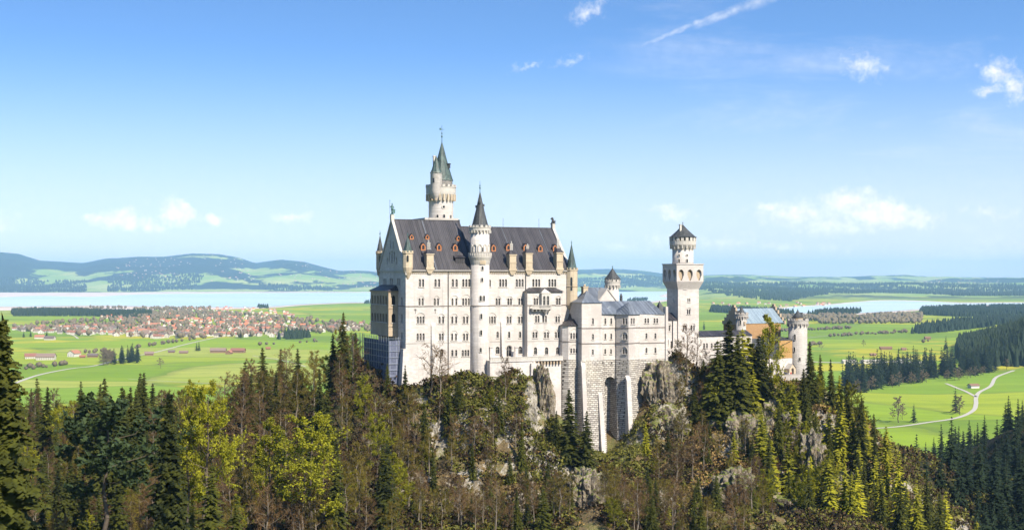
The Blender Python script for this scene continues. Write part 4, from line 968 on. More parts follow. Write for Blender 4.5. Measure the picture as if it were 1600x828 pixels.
# ---- link building and covered passage
vl = 4.5
LK = C.thing('link_building', 'low white link building with dark roof left of the square tower', 'building', Lx(1049, vl), vl, zK + 20)
ul0, ul1 = Lx(1040, vl), Lx(1063, vl); z = lambda y: Zz(1050, y, vl); m = MB()
lk = Wall(C, m, (ul0, vl), (1, 0), LK, 0, .4); lk.window([1042.4, 1046], 508, 517, 2.8, True); lk.window([1043.5], 530, 539, 2.6); lk.window([1049], 533, 543, 2.6, square=True)
lk.build([(0, zK + 20), (ul1 - ul0, zK + 20), (ul1 - ul0, z(500)), (0, z(500))], M['frame'], M['glass']); m.poly([(ul0, 12, zK + 20), (ul0, vl, zK + 20), (ul0, vl, z(500)), (ul0, 12, z(500))]); part('wall', m, M['lime'], LK)
m = MB(); m.add([(ul0 - .3, vl - .4, z(500)), (ul1, vl - .4, z(500)), (ul1, vl + 4, z(489)), (ul0 - .3, vl + 4, z(489)), (ul1, vl + 9, z(500)), (ul0 - .3, vl + 9, z(500))], [(0, 1, 2, 3), (3, 2, 4, 5), (0, 3, 5), (1, 4, 2)]); part('roof', m, M['roof'], LK)
m = MB(); u_ = Lx(1051, vl - .2); m.tube((u_, vl - .25, z(500)), (u_, vl - .25, z(545)), .14); part('drainpipe', m, M['iron'], LK)
m = MB(); m.box(Lx(1041, 2), Lx(1075, 2), 1.2, 3.9, zK + 16, Zz(1050, 544, 2)); part('garden_wall', m, M['lime'], LK)
vp = 10.0; PG = C.thing('covered_passage', 'low white passage with dark roof right of the square tower', 'passage', Lx(1130, vp), vp, zK + 20)
up0, up1 = Lx(1092, vp), Lx(1175, vp); z = lambda y: Zz(1120, y, vp); m = MB()
pg = Wall(C, m, (up0, vp), (1, 0), PG, 0, .4)
for x in (1100, 1104.5, 1112, 1117, 1126, 1131): pg.window([x], 536, 544, 2.8)
pg.build([(0, zK + 14), (up1 - up0, zK + 14), (up1 - up0, z(524.5)), (0, z(524.5))], M['frame'], M['glass']); part('wall', m, M['lime'], PG)
m = MB(); m.add([(up0, vp - .5, z(524.5)), (up1, vp - .5, z(524.5)), (up1, vp + 4, z(517)), (up0, vp + 4, z(517)), (up1, vp + 8.5, z(524.5)), (up0, vp + 8.5, z(524.5))], [(0, 1, 2, 3), (3, 2, 4, 5), (1, 4, 2)]); part('roof', m, M['roof'], PG)

# ---- gatehouse
G = Frame(*C.world(Lx(1200, 6), 6), 30); zG = CAMZ + (HZ - 600) / F * 455
gu, gz = G.u, G.z
def merlons(mb, a, b, v0, v1, z_, h=.8, n=8):
    for i in range(n):
        t = a + (i + .5) * (b - a) / n; mb.box(t - (b - a) / n * .3, t + (b - a) / n * .3, v0, v1, z_, z_ + h)
GH = G.thing('gatehouse', 'red and ochre brick gatehouse with stepped gables behind yellow green trees', 'gatehouse', gu(1200, 0), 0, zG)
m = MB(); ra_, rb_ = gu(1218, 0), gu(1238, 0); fwl = Wall(G, m, (ra_, 0), (1, 0), GH, 0, .4)
fwl.build([(0, gz(1225, 560, 0)), (rb_ - ra_, gz(1225, 560, 0)), (rb_ - ra_, gz(1225, 532, 0)), (0, gz(1225, 532, 0))], M['frame'], M['glass'])
m.poly([(ra_, 9, gz(1225, 560, 0)), (ra_, 0, gz(1225, 560, 0)), (ra_, 0, gz(1225, 532, 0)), (ra_, 9, gz(1225, 532, 0))]); part('brick_wall', m, M['ochre'], GH)
m = MB(); ba, bb_ = gu(1186, -.0), ra_; bl = Wall(G, m, (ba, .0), (1, 0), GH, 0, .5); bl.window([1205.5], 565, 575, 3.2); bl.window([1214.5], 571, 581, 4, name='gate')
bl.build([(0, zG - 6), (rb_ - ba, zG - 6), (rb_ - ba, gz(1210, 560, 0)), (0, gz(1210, 560, 0))], M['frame'], M['glass']); part('lower_wall', m, M['lime'], GH)
m = MB(); m.add([(ba, -.3, gz(1205, 556, 0)), (rb_, -.3, gz(1230, 531.5, 0)), (rb_, 6, gz(1230, 527, 0)), (ba, 6, gz(1205, 530, 0))], [(0, 1, 2, 3)]); m.add([(ba, .02, gz(1205, 560, 0)), (ra_, .02, gz(1205, 560, 0)), (ra_, .02, gz(1218, 533, 0)), (ba, .02, gz(1205, 556, 0))], [(0, 1, 2, 3)])
m.box(ra_, rb_, .1, .5, gz(1225, 532, 0), gz(1225, 530, 0)); merlons(m, gu(1208, 6), gu(1240, 6), 6, 6.5, gz(1225, 531, 6), .9, 8)
part('battlement', m, M['cone'], GH)
# upper red block with stepped gables
v6 = 12.0; hA, hB = gu(1163, v6), gu(1220, v6); ze6 = gz(1190, 505, v6); zr6 = gz(1190, 481.5, v6 + 6); m = MB()
up = Wall(G, m, (hA, v6), (1, 0), GH, 0, .4)
for x in (1196, 1206, 1213.5): up.window([x], 519, 524, 2.6)
up.build([(0, zG), (hB - hA, zG), (hB - hA, ze6), (0, ze6)], M['frame'], M['glass']); m.poly([(hA, v6 + 12, zG), (hA, v6, zG), (hA, v6, ze6), (hA, v6 + 12, ze6)]); part('upper_wall', m, M['brickred'], GH)
def stepped(u0, u1, v0, v1, z0, z1, mt, n=5):
    m = MB(); vm = (v0 + v1) / 2; h = (z1 - z0) / n; hv = (v1 - v0) / 2
    for i in range(n): m.box(u0, u1, vm - hv * (1 - i / n) - .1, vm + hv * (1 - i / n) + .1, z0 + i * h, z0 + (i + 1) * h + .01 * 0)
    m.box(u0, u1, vm - .6, vm + .6, z1, z1 + .9)
    return part('stepped_gable', m, M[mt], GH)
uW = gu(1180, v6 + 6)
stepped(hA - .3, hA + .5, v6 - .3, v6 + 12.3, ze6 - .5, zr6 + .5, 'tandk'); stepped(gu(1209, v6 + 6) - .4, gu(1209, v6 + 6) + .4, v6 - .3, v6 + 12.3, ze6 - .5, zr6 + .6, 'tandk')
m = MB(); a, b = hA + .5, gu(1209, v6 + 6) - .4; m.add([(a, v6 - .2, ze6), (b, v6 - .2, ze6), (b, v6 + 6, zr6), (a, v6 + 6, zr6), (b, v6 + 12.2, ze6), (a, v6 + 12.2, ze6)], [(0, 1, 2, 3), (3, 2, 4, 5)]); part('roof', m, M['roofpale'], GH)
for x in (1195,):
    u_ = gu(x, v6 + 2); m = MB(); m.box(u_ - .6, u_ + .6, v6 + 1, v6 + 3, ze6, ze6 + 2.2); m.add([(u_ - .8, v6 + .8, ze6 + 2.2), (u_ + .8, v6 + .8, ze6 + 2.2), (u_ + .8, v6 + 3, ze6 + 2.2), (u_ - .8, v6 + 3, ze6 + 2.2), (u_, v6 + 2, ze6 + 3.4)], [(0, 1, 4), (1, 2, 4), (2, 3, 4), (3, 0, 4)]); part('dormer', m, M['cone'], GH)
# entrance porch
m = MB(); pa, pb_ = gu(1233.5, -2.5), gu(1243.5, -2.5); pc = (pa + pb_) / 2; zp0, zp1, zp2 = zG - 5, gz(1238, 576, -2.5), gz(1238, 569, -2.5)
pw = Wall(G, m, (pa, -2.5), (1, 0), GH, 0, .6); pw.holes.append(arch_poly((pb_ - pa) / 2, zp0 + .5, zp1 + .3, 1.2)); pw.build([(0, zp0), (pb_ - pa, zp0), (pb_ - pa, zp1), ((pb_ - pa) / 2, zp2), (0, zp1)], None, None)
m.poly([(pa, 0, zp0), (pa, -2.5, zp0), (pa, -2.5, zp1), (pa, 0, zp1)]); m.box(pa + .2, pb_ - .2, -1.6, -1.2, zp0, zp1); part('porch', m, M['tan'], GH)
m = MB(); m.add([(pa - .2, -2.7, zp1), (pc, -2.7, zp2 + .3), (pc, .0, zp2 + .3), (pa - .2, 0, zp1), (pb_ + .2, -2.7, zp1), (pb_ + .2, 0, zp1)], [(0, 1, 2, 3), (1, 4, 5, 2)]); part('porch_roof', m, M['trim'], GH)
# gate towers
def gate_tower(x, xw, v, ys, yt, yc, ya, yb, label, wall, wins):
    u_ = gu(x, v); r = (gu(x + xw / 2, v) - gu(x - xw / 2, v)) / 2; z = lambda y: gz(x, y, v)
    t = G.thing('gate_tower', label, 'tower', u_, v, z(yb))
    round_tower(t, u_, v, r, z(yb), z(ys), z(yt), r + .42, z(ya), r * .62, z(ya - 2), wall=wall, merl=9, cone_base=z(yc), arch_n=16)
    m = MB(); m.lathe(u_, v, [(r * .55, z(yt)), (r * .55, z(yc))], 14); part('lantern', m, M['tandk'], t)
    X, Y = G.world(u_, v); fa_ = math.atan2(-Y, -X) - G.t
    for y, a, h in wins: small_window(t, u_, v, z(y), r, fa_ + a, h, .6)
    return t, u_, r, z
t_, u_, r_, z = gate_tower(1246.5, 22, 3.2, 509, 501, 495, 484.5, 612, 'round grey stone gate tower right of the gatehouse, dark cone inside battlements', 'grey', ((526, -.3, 2), (545, -.35, 1.5), (560, .2, 1.2)))
m = MB(); m.box(u_ + .8, u_ + 2.2, 3, 4.6, z(501), z(489.5)); m.box(u_ + .6, u_ + 2.4, 2.9, 4.7, z(489.5), z(488.3)); part('chimney', m, M['cone'], t_)
gate_tower(1158.5, 13.5, 14, 497, 491, 488, 478.5, 570, 'round gate tower mostly hidden by trees, left of the stepped gable', 'grey', ((503, -.2, 1.6),))

# ---- scaffolding round the palace's west foot
SC = C.thing('scaffolding', 'scaffold wrapped in bluish netting at the west foot of the palace', 'scaffold', -3, 10, zB)
zs1 = Zz(610, 531, 8); zs0 = zB - 2
n_ = MB(); n_.poly([(-4.6, W_ + 2, zs0), (-4.6, 2.5, zs0), (-4.6, 2.5, zs1), (-4.6, W_ + 2, zs1)]); n_.poly([(-4.6, 2.5, zs0), (-1.0, 2.5, zs0), (-1.0, 2.5, zs1), (-4.6, 2.5, zs1)])
n_.poly([(-1.0, 2.5, zs0), (-1.0, 2.3, zs0), (-1.0, 2.3, zs1 - 4), (-1.0, 2.5, zs1 - 4)])
part('netting', n_, M['net'], SC)
m = MB()
for i in range(12):
    v_ = 2.4 + i * (W_ + 3 - 2.4) / 11
    for u_ in (-4.75, -1.6): m.tube((u_, v_, zs0), (u_, v_, zs1 + 1.2), .07, n=4)
z_ = zs0 + 1
while z_ < zs1 + 1:
    m.tube((-4.78, 2.3, z_), (-4.78, W_ + 3.2, z_), .06, n=4); m.tube((-4.75, 2.3, z_), (-1, 2.3, z_), .06, n=4); z_ += 2
part('pole_frame', m, M['steel'], SC)
m = MB(); z_ = zs0 + 1
while z_ < zs1: m.box(-4.5, -1.1, 2.6, W_ + 5, z_ - .06, z_); z_ += 2
part('deck', m, M['tandk'], SC)
m = MB(); ub_ = -4.5
for i in range(4):
    for j in range(2): m.tube((ub_ - 1.2 * i, W_ + 2.2 + j * 1.2, zs0), (ub_ - 1.2 * i, W_ + 2.2 + j * 1.2, zs1 + 1.5), .07, n=4)
for k in range(8): m.box(ub_ - 3.6, ub_, W_ + 2.2, W_ + 3.4, zs0 + 1 + k * 2, zs0 + 1.08 + k * 2)
part('open_bay', m, M['steel'], SC)

# ------------------------------------------------------------------ terrain
def W3(px, py, Y): return ((px - 800) / F * Y, Y, CAMZ + (HZ - py) / F * Y)
CP = [W3(*p) for p in [
    # foot of the castle
    (560, 560, 425), (590, 575, 412), (612, 600, 402), (625, 612, 396), (650, 606, 394), (690, 596, 394), (720, 590, 394), (737, 586, 394), (765, 584, 396), (800, 571, 394), (832, 575, 396), (826, 600, 393), (852, 640, 394), (882, 646, 398),
    (902, 700, 396), (905, 690, 402), (915, 716, 394), (925, 722, 392), (925, 722, 400), (940, 735, 396), (950, 738, 394), (950, 730, 404), (965, 742, 394), (978, 745, 390), (978, 735, 400), (990, 730, 396), (1000, 716, 400), (935, 760, 388), (960, 765, 386), (985, 765, 386), (1000, 740, 392), (960, 712, 412), (1000, 700, 410), (925, 710, 410), (1014, 650, 414), (1035, 600, 424), (1060, 556, 432), (1100, 560, 436), (1130, 566, 440),
    (1180, 592, 444), (1215, 592, 446), (1250, 596, 449), (1268, 604, 450),
    # behind the castle
    (600, 600, 450), (800, 580, 450), (1000, 570, 470), (1200, 590, 480), (1100, 560, 480),
    # mound and cliffs in front
    (780, 610, 386), (810, 640, 384), (790, 700, 376), (790, 760, 366), (790, 828, 354), (850, 700, 384), (850, 760, 376), (860, 828, 364), (880, 690, 392), (910, 760, 380), (920, 828, 368), (975, 780, 380), (975, 828, 370),
    (740, 640, 382), (720, 720, 372), (720, 828, 350), (650, 650, 384), (650, 740, 366), (650, 828, 344),
    (1040, 660, 424), (1060, 700, 412), (1060, 760, 392), (1060, 828, 376), (1100, 620, 436), (1120, 690, 418), (1150, 740, 402), (1150, 828, 384),
    (1190, 640, 434), (1225, 640, 440), (1250, 700, 426), (1250, 828, 398), (1300, 650, 444), (1330, 720, 424), (1340, 828, 404), (1400, 730, 432), (1440, 828, 408), (1480, 810, 424), (1530, 880, 416), (1570, 960, 410), (1620, 1000, 410), (1540, 1000, 390), (1480, 900, 396),
    # ground under the forest at the left
    (560, 660, 420), (500, 690, 430), (300, 700, 430), (100, 705, 430), (-150, 700, 430), (-400, 700, 430), (0, 850, 330), (150, 850, 330), (300, 840, 330), (450, 820, 340), (550, 800, 352), (600, 720, 380),
    (-300, 850, 330), (0, 1010, 225), (-300, 1000, 225), (-700, 1000, 225), (200, 1050, 225), (400, 1080, 225), (560, 1180, 240),
]] + [
    (-60, 500, 92), (-160, 500, 90), (-260, 500, 88), (-60, 600, 55), (-200, 600, 50), (60, 560, 70), (-60, 720, 10), (-220, 720, 8), (-340, 620, 20), (-350, 450, 80), (60, 700, 8), (180, 700, 4), (120, 590, 60), (150, 520, 80), (170, 640, 12),
    # gorge in front
    (0, 280, 62), (60, 290, 62), (120, 300, 62), (0, 200, 55), (80, 200, 55), (180, 260, 50), (240, 330, 44), (-100, 140, 80), (0, 120, 60), (150, 120, 60), (300, 200, 60),
    # slope at the right, behind the spur
    (165, 470, 40), (190, 560, 30), (217, 700, 28), (250, 700, 48), (285, 700, 66), (340, 700, 98), (230, 560, 52), (260, 560, 72), (310, 560, 98), (210, 450, 58), (250, 440, 80), (330, 440, 120), (420, 600, 140), (420, 300, 140),
    (200, 800, 6), (260, 820, 14), (300, 820, 34), (380, 800, 80), (200, 900, 0), (300, 900, 2), (420, 900, 30), (0, 800, 0), (-200, 800, 0), (100, 900, 0), (-340, 800, 0),
]
CPa = np.array(CP)
def Hbase(X, Y):
    X = np.atleast_1d(np.asarray(X, float)); Y = np.atleast_1d(np.asarray(Y, float)); out = np.empty(len(X))
    for i in range(0, len(X), 20000):
        d2 = (X[i:i + 20000, None] - CPa[None, :, 0]) ** 2 + (Y[i:i + 20000, None] - CPa[None, :, 1]) ** 2
        wgt = 1 / (d2 + 9.0) ** 2
        out[i:i + 20000] = (wgt * CPa[None, :, 2]).sum(1) / wgt.sum(1)
    return out
TX0, TX1, TY0, TY1 = -380.0, 470.0, 100.0, 960.0
def crag(x, y, z):
    """vertical ribs and ledges of the cliffs"""
    q = Vector((x * .045, y * .045, z * .03)); a = noise.fractal(q, .9, 2.1, 5) * 5.5
    r = 1 - abs(noise.noise(Vector((x * .11, y * .11, z * .05)))) * 2
    return a + r * 2.2 - 1.2 + noise.noise(Vector((x * .45, y * .45, z * .3))) * .9
def rocky(X, Y):
    a = np.clip((X + 52) / 20, 0, 1) * np.clip((185 - X) / 25, 0, 1) * np.clip((Y - 300) / 30, 0, 1) * np.clip((455 - Y) / 20, 0, 1)
    return a
def axis(segs):
    out = [segs[0][0]]
    for a, b, s in segs:
        n = max(1, int(round((b - a) / s))); out += list(np.linspace(a, b, n + 1)[1:])
    return np.array(out)
gx = axis([(TX0, -90, 7), (-90, 190, 1.25), (190, TX1, 6)]); gy = axis([(TY0, 300, 7), (300, 460, 1.25), (460, TY1, 8)])
GX, GY = np.meshgrid(gx, gy); fx, fy = GX.ravel(), GY.ravel()
hz = Hbase(fx, fy)
edge = np.clip(np.minimum.reduce([(fx - TX0) / 60, (TX1 - fx) / 60, (TY1 - fy) / 80, (fy - TY0) / 10 + 1]), 0, 1)
rk = rocky(fx, fy)
# keep the ground still where walls stand on it
uu = (fx - C.o[0]) * C.c + (fy - C.o[1]) * C.s; vv = -(fx - C.o[0]) * C.s + (fy - C.o[1]) * C.c
inside = (uu > -8) & (uu < 160) & (vv > -16) & (vv < 40)
for i in range(len(fx)):
    if rk[i] > 0: hz[i] += crag(fx[i], fy[i], hz[i]) * rk[i] * (.25 if inside[i] else 1)
    else: hz[i] += noise.fractal(Vector((fx[i] * .03, fy[i] * .03, 0)), .9, 2, 3) * 1.5
hz = hz * edge - (1 - edge) * 4
HZg = hz.reshape(GX.shape)
def H(X, Y):
    """height of the near terrain"""
    if not (TX0 < X < TX1 and TY0 < Y < TY1): return 0.0
    i = int(np.searchsorted(gx, X)) - 1; j = int(np.searchsorted(gy, Y)) - 1
    i = max(0, min(i, len(gx) - 2)); j = max(0, min(j, len(gy) - 2))
    a = (X - gx[i]) / (gx[i + 1] - gx[i]); b = (Y - gy[j]) / (gy[j + 1] - gy[j])
    return float(max(HZg[j, i] * (1 - a) * (1 - b) + HZg[j, i + 1] * a * (1 - b) + HZg[j + 1, i] * (1 - a) * b + HZg[j + 1, i + 1] * a * b, 0.0))
def grid_mesh(name, V, nx, ny, material, wrap=False, smooth=True):
    me = bpy.data.meshes.new(name)
    I = np.arange(nx * ny).reshape(ny, nx)
    if wrap: a, b = I, np.roll(I, -1, 1); q = np.stack([a[:-1], b[:-1], b[1:], a[1:]], -1).reshape(-1, 4)
    else: q = np.stack([I[:-1, :-1], I[:-1, 1:], I[1:, 1:], I[1:, :-1]], -1).reshape(-1, 4)
    np_mesh(me, V, q.astype(np.int32)); me.materials.append(material)
    if smooth: me.polygons.foreach_set('use_smooth', np.ones(len(me.polygons), bool))
    return me
def np_mesh(me, V, Fq, matidx=None):
    n, k = Fq.shape
    me.vertices.add(len(V)); me.vertices.foreach_set('co', np.asarray(V, np.float32).ravel())
    me.loops.add(n * k); me.loops.foreach_set('vertex_index', Fq.ravel())
    me.polygons.add(n); me.polygons.foreach_set('loop_start', np.arange(0, n * k, k, dtype=np.int32))
    if matidx is not None: me.polygons.foreach_set('material_index', np.asarray(matidx, np.int32))
    me.update(calc_edges=True); me.validate()

def hill_fn(t):
    g = t.node('ShaderNodeNewGeometry'); P = g.outputs['Position']
    s_ = t.node('ShaderNodeSeparateXYZ'); t.put(s_.inputs[0], g.outputs['True Normal'])
    n1 = t.noise(P, .05, 6, .65); n2 = t.noise(P, .4, 6, .7); n3 = t.noise(P, 2.2, 4, .7)
    m = t.node('ShaderNodeMapping'); m.inputs['Scale'].default_value = (1, 1, .35); t.put(m.inputs[0], P)
    st_ = t.noise(m.outputs[0], .28, 8, .75, .6)
    rock = t.mix(t.smooth(n2, .35, .7), (.36, .32, .25), (.085, .068, .048)); rock = t.mix(t.smooth(n3, .45, .7), rock, (.42, .40, .36)); rock = t.mix(t.math('MULTIPLY', t.smooth(st_, .5, .62), .8), rock, (.05, .045, .035))
    soil = t.mix(t.smooth(n2, .35, .65), (.15, .105, .05), (.08, .06, .03)); soil = t.mix(t.smooth(n1, .45, .62), soil, (.10, .115, .03)); soil = t.mix(t.math('MULTIPLY', t.smooth(n3, .45, .7), .6), soil, (.26, .20, .11))
    steep = t.math('SUBTRACT', 1.0, s_.outputs[2]); f = t.smooth(t.math('ADD', steep, t.math('MULTIPLY', t.math('SUBTRACT', n2, .5), .9)), .44, .60)
    # bare rock only on the castle's crag
    ps = t.node('ShaderNodeSeparateXYZ'); t.put(ps.inputs[0], P)
    msk = t.math('MULTIPLY', t.smooth(ps.outputs[0], -55, -30), t.math('MULTIPLY', t.math('SUBTRACT', 1, t.smooth(ps.outputs[0], 150, 190)), t.math('SUBTRACT', 1, t.smooth(ps.outputs[1], 440, 480))))
    f = t.math('MULTIPLY', f, msk)
    floor = t.mix(t.smooth(n2, .4, .6), (.05, .036, .02), (.022, .026, .010))
    c = t.mix(msk, floor, soil)
    return t.mix(f, c, rock), (t.math('ADD', n2, t.math('MULTIPLY', n3, .5)), .9, .6)
M['hill'] = mat('rock_and_forest_floor', hill_fn, .95, .1)
struct('hillside', grid_mesh('hillside', np.stack([fx, fy, hz], 1), len(gx), len(gy), M['hill']))

# ---- valley floor and far hills, one sheet to the horizon
SIL = [(-900, 405), (-200, 398), (0, 395), (30, 398), (62, 408), (130, 412), (165, 405), (215, 402), (255, 402), (300, 397), (340, 398), (372, 403), (398, 412), (440, 407), (475, 410), (505, 418), (530, 424), (560, 424), (590, 426), (700, 424), (800, 428), (900, 422), (950, 421), (1000, 423), (1050, 430), (1100, 431), (1150, 430), (1250, 433.5), (1400, 434.2), (1600, 435), (2400, 432)]
sx = np.array([p[0] for p in SIL], float); sy = np.array([p[1] for p in SIL], float)
def sstep(x): x = np.clip(x, 0, 1); return x * x * (3 - 2 * x)
def vnoise(X, Y, s, oct=4, seed=0.0):
    return np.array([noise.fractal(Vector((x / s + seed, y / s, seed)), .85, 2.1, oct) for x, y in zip(X, Y)])
LEFTY0, RIGHTY0 = 13600, 8700
def Hfar_arr(X, Y):
    r = np.maximum(Y, 1.0); px = X / r * F + 800; front = Y > 500
    hz_ = np.zeros(len(X))
    ys = np.interp(px, [1040, 1110], [LEFTY0, RIGHTY0])
    n1 = vnoise(X, Y, 2600, 5); n2 = vnoise(X, Y, 900, 4, 3.1)
    target = np.interp(px, sx, sy); Yr = np.interp(px, [-200, 560, 900, 1200], [20500, 21000, 26000, 30000])
    zr = CAMZ + (HZ - target) / F * Yr
    t = (Y - ys) / (Yr - ys)
    main = zr * (sstep(t) * .85 + .15 * np.clip(t, 0, 1)) * np.where(t > 1, np.clip(1.25 - t * .25, 0, 1), 1)
    roll = (np.clip(t, 0, 1) * (1 - np.clip(t, 0, 1)) * 4) * (n1 * 95 + n2 * 30) + sstep(t * 6) * 10
    h = np.where((Y > ys) & front, np.maximum(main + roll * np.where(t < 1, 1, 0), 1), 0)
    # the mountain flank that enters at the right
    fl = np.clip((X / np.maximum(Y, 1) - .342) / .058, 0, 6) ** 1.2 * 44 * sstep((Y - 2050) / 400) * (1 - sstep((Y - 2650) / 450))
    h = np.maximum(h, np.where(front, np.minimum(fl, 420), 0))
    return h
ang = np.concatenate([np.radians(np.linspace(-26, 26, 330)), np.radians(np.linspace(26, 334, 40)[1:-1])])
rad = np.concatenate([np.geomspace(40, 1500, 24), np.geomspace(1500, 9000, 60)[1:], np.geomspace(9000, 34000, 90)[1:], np.array([37000.])])
A_, Rr = np.meshgrid(ang, rad); VX = (np.sin(A_) * Rr).ravel(); VY = (np.cos(A_) * Rr).ravel()
VZ = Hfar_arr(VX, VY)
def Hv(X, Y): return float(Hfar_arr(np.array([X]), np.array([Y]))[0])
def valley_fn(t):
    P = t.node('ShaderNodeNewGeometry').outputs['Position']; s_ = t.node('ShaderNodeSeparateXYZ'); t.put(s_.inputs[0], P)
    wob_ = t.node('ShaderNodeTexNoise'); t.put(wob_.inputs['Vector'], P); wob_.inputs['Scale'].default_value = .0025; wob_.inputs['Detail'].default_value = 3
    Pw = t.vmath('ADD', P, t.vmath('MULTIPLY', t.vmath('SUBTRACT', wob_.outputs['Color'], (.5, .5, .5)), (260, 260, 0)))
    mp = t.node('ShaderNodeMapping'); mp.inputs['Scale'].default_value = (.0016, .0034, 0); mp.inputs['Rotation'].default_value = (0, 0, .25); t.put(mp.inputs[0], Pw)
    vo = t.node('ShaderNodeTexVoronoi'); vo.inputs['Scale'].default_value = 1; t.put(vo.inputs['Vector'], mp.outputs[0])
    vs2 = t.node('ShaderNodeSeparateColor'); t.put(vs2.inputs[0], vo.outputs['Color'])
    c = t.ramp(vs2.outputs[0], [(0, (.16, .25, .02)), (.2, (.22, .31, .025)), (.4, (.18, .28, .03)), (.6, (.28, .33, .03)), (.75, (.14, .22, .025)), (.9, (.32, .34, .07))], 'CONSTANT')
    big = t.noise(P, .0016, 4, .55); fine = t.noise(P, .02, 5, .6); mid = t.noise(P, .006, 4, .6)
    c = t.mix(t.math('MULTIPLY', t.smooth(mid, .42, .7), .5), c, (.24, .31, .03))
    mw = t.node('ShaderNodeMapping'); mw.inputs['Scale'].default_value = (.0016, .03, 0); mw.inputs['Rotation'].default_value = (0, 0, .2); t.put(mw.inputs[0], Pw)
    c = t.mix(t.math('MULTIPLY', t.smooth(t.noise(mw.outputs[0], 1.0, 5, .7), .42, .62), .4), c, (.13, .20, .02))
    # dandelion meadows
    dm = t.math('MULTIPLY', t.smooth(vs2.outputs[1], .62, .72), t.smooth(mid, .4, .6)); c = t.mix(t.math('MULTIPLY', dm, .8), c, (.42, .36, .03))
    c = t.mix(t.math('MULTIPLY', t.smooth(fine, .5, .75), .3), c, (.10, .16, .03))
    ed = t.node('ShaderNodeTexVoronoi', feature='DISTANCE_TO_EDGE'); ed.inputs['Scale'].default_value = 1; t.put(ed.inputs['Vector'], mp.outputs[0])
    c = t.mix(t.math('MULTIPLY', t.math('SUBTRACT', 1, t.smooth(ed.outputs[0], .0, .03)), .35), c, (.10, .12, .04))
    # far country: woods on the hills
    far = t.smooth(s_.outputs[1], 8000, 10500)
    m2 = t.node('ShaderNodeMapping'); m2.inputs['Scale'].default_value = (.8, .42, 1); t.put(m2.inputs[0], P)
    wn = t.noise(m2.outputs[0], .0012, 7, .62, .3); ht = t.math('MULTIPLY', t.smooth(s_.outputs[2], 60, 420), .16)
    wd = t.math('MULTIPLY', far, t.smooth(t.math('ADD', wn, ht), .515, .54))
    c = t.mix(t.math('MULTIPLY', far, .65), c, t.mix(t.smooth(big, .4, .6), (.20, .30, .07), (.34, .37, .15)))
    c = t.mix(wd, c, t.mix(t.noise(P, .012, 4, .6), (.010, .022, .014), (.035, .05, .025)))
    return c, None
M['valley'] = mat('meadows_and_woods', valley_fn, .95, .1)
struct('valley_ground', grid_mesh('valley_ground', np.stack([VX, VY, VZ - .0], 1), len(ang), len(rad), M['valley'], wrap=True))

def G0(px, py, z0=0.0):
    Y = (CAMZ - z0) / ((py - HZ) / F); return ((px - 800) / F * Y, Y)
def smooth_line(P, n=6):
    out = []
    for i in range(len(P) - 1):
        p0, p1, p2, p3 = P[max(i - 1, 0)], P[i], P[i + 1], P[min(i + 2, len(P) - 1)]
        for k in range(n):
            t = k / n
            out.append(tuple(.5 * (2 * p1[j] + (p2[j] - p0[j]) * t + (2 * p0[j] - 5 * p1[j] + 4 * p2[j] - p3[j]) * t * t + (3 * p1[j] - p0[j] - 3 * p2[j] + p3[j]) * t ** 3) for j in (0, 1)))
    return out + [tuple(P[-1][:2])]
def sheet(name, pix, z0, material, thick=0):
    P = [G0(x, y) for x, y in pix]; tri = tessellate_polygon([[Vector((a, b, 0)) for a, b in P]])
    me = bpy.data.meshes.new(name)
    fs = []
    for t in tri:
        a, b, c = (P[i] for i in t); ar = (b[0] - a[0]) * (c[1] - a[1]) - (b[1] - a[1]) * (c[0] - a[0]); fs.append(t if ar > 0 else t[::-1])
    me.from_pydata([(a, b, z0) for a, b in P], [], fs); me.materials.append(material); me.update(); return me
def wat_fn(t):
    P = t.node('ShaderNodeNewGeometry').outputs['Position']
    m_ = t.node('ShaderNodeMapping'); m_.inputs['Scale'].default_value = (.3, 1, 1); t.put(m_.inputs[0], P)
    n = t.noise(m_.outputs[0], .0016, 5, .6)
    return t.mix(t.smooth(n, .35, .65), (.48, .60, .58), (.60, .68, .66)), (t.noise(P, .05, 3), .05, 1)
M['water'] = mat('lake_water', wat_fn, .3, .5)
M['sand'] = mat('lake_shore_sand', lambda t: (t.mix(t.smooth(t.noise(t.node('ShaderNodeNewGeometry').outputs['Position'], .004, 5, .6), .35, .65), (.62, .52, .45), (.50, .40, .32)), None), .95)
lakeL = [(-120, 465), (0, 464.5), (60, 462.5), (140, 464), (200, 461), (270, 459.3), (350, 458.6), (460, 457.6), (560, 457.4), (640, 456), (760, 455), (900, 453.5), (1000, 452.6), (1042, 452), (1043, 458), (1030, 463), (1046, 466), (1030, 470), (985, 475), (900, 477), (760, 478), (640, 474), (590, 473), (540, 473), (470, 476), (430, 479), (380, 480.5), (300, 480), (230, 479), (150, 478), (60, 479), (-60, 480), (-200, 481)]
sandL = [(-300, 456.6), (0, 457.2), (200, 456.8), (300, 455.6), (460, 455.6), (590, 456), (760, 453.6), (1000, 451.6), (1046, 451), (1056, 459), (1062, 466), (1040, 471), (990, 476.5), (900, 479), (760, 480), (640, 476), (590, 474.2), (540, 474.2), (472, 477.5), (430, 481), (380, 483), (290, 484), (200, 484), (100, 484), (-60, 486), (-300, 487)]
struct('lake_shore', sheet('lake_shore', smooth_line(sandL, 4), 1.0, M['sand'])); struct('lake_water', sheet('lake_water', smooth_line(lakeL, 4), 2.0, M['water']))
lakeR = [(1190, 489), (1215, 484), (1245, 480), (1290, 477.5), (1330, 473.5), (1375, 470.5), (1420, 470.8), (1470, 472.5), (1500, 474), (1600, 473.5), (1760, 473), (1760, 475.5), (1600, 476), (1520, 477.5), (1480, 480.5), (1430, 484), (1390, 487), (1330, 490), (1280, 489), (1240, 490.5)]
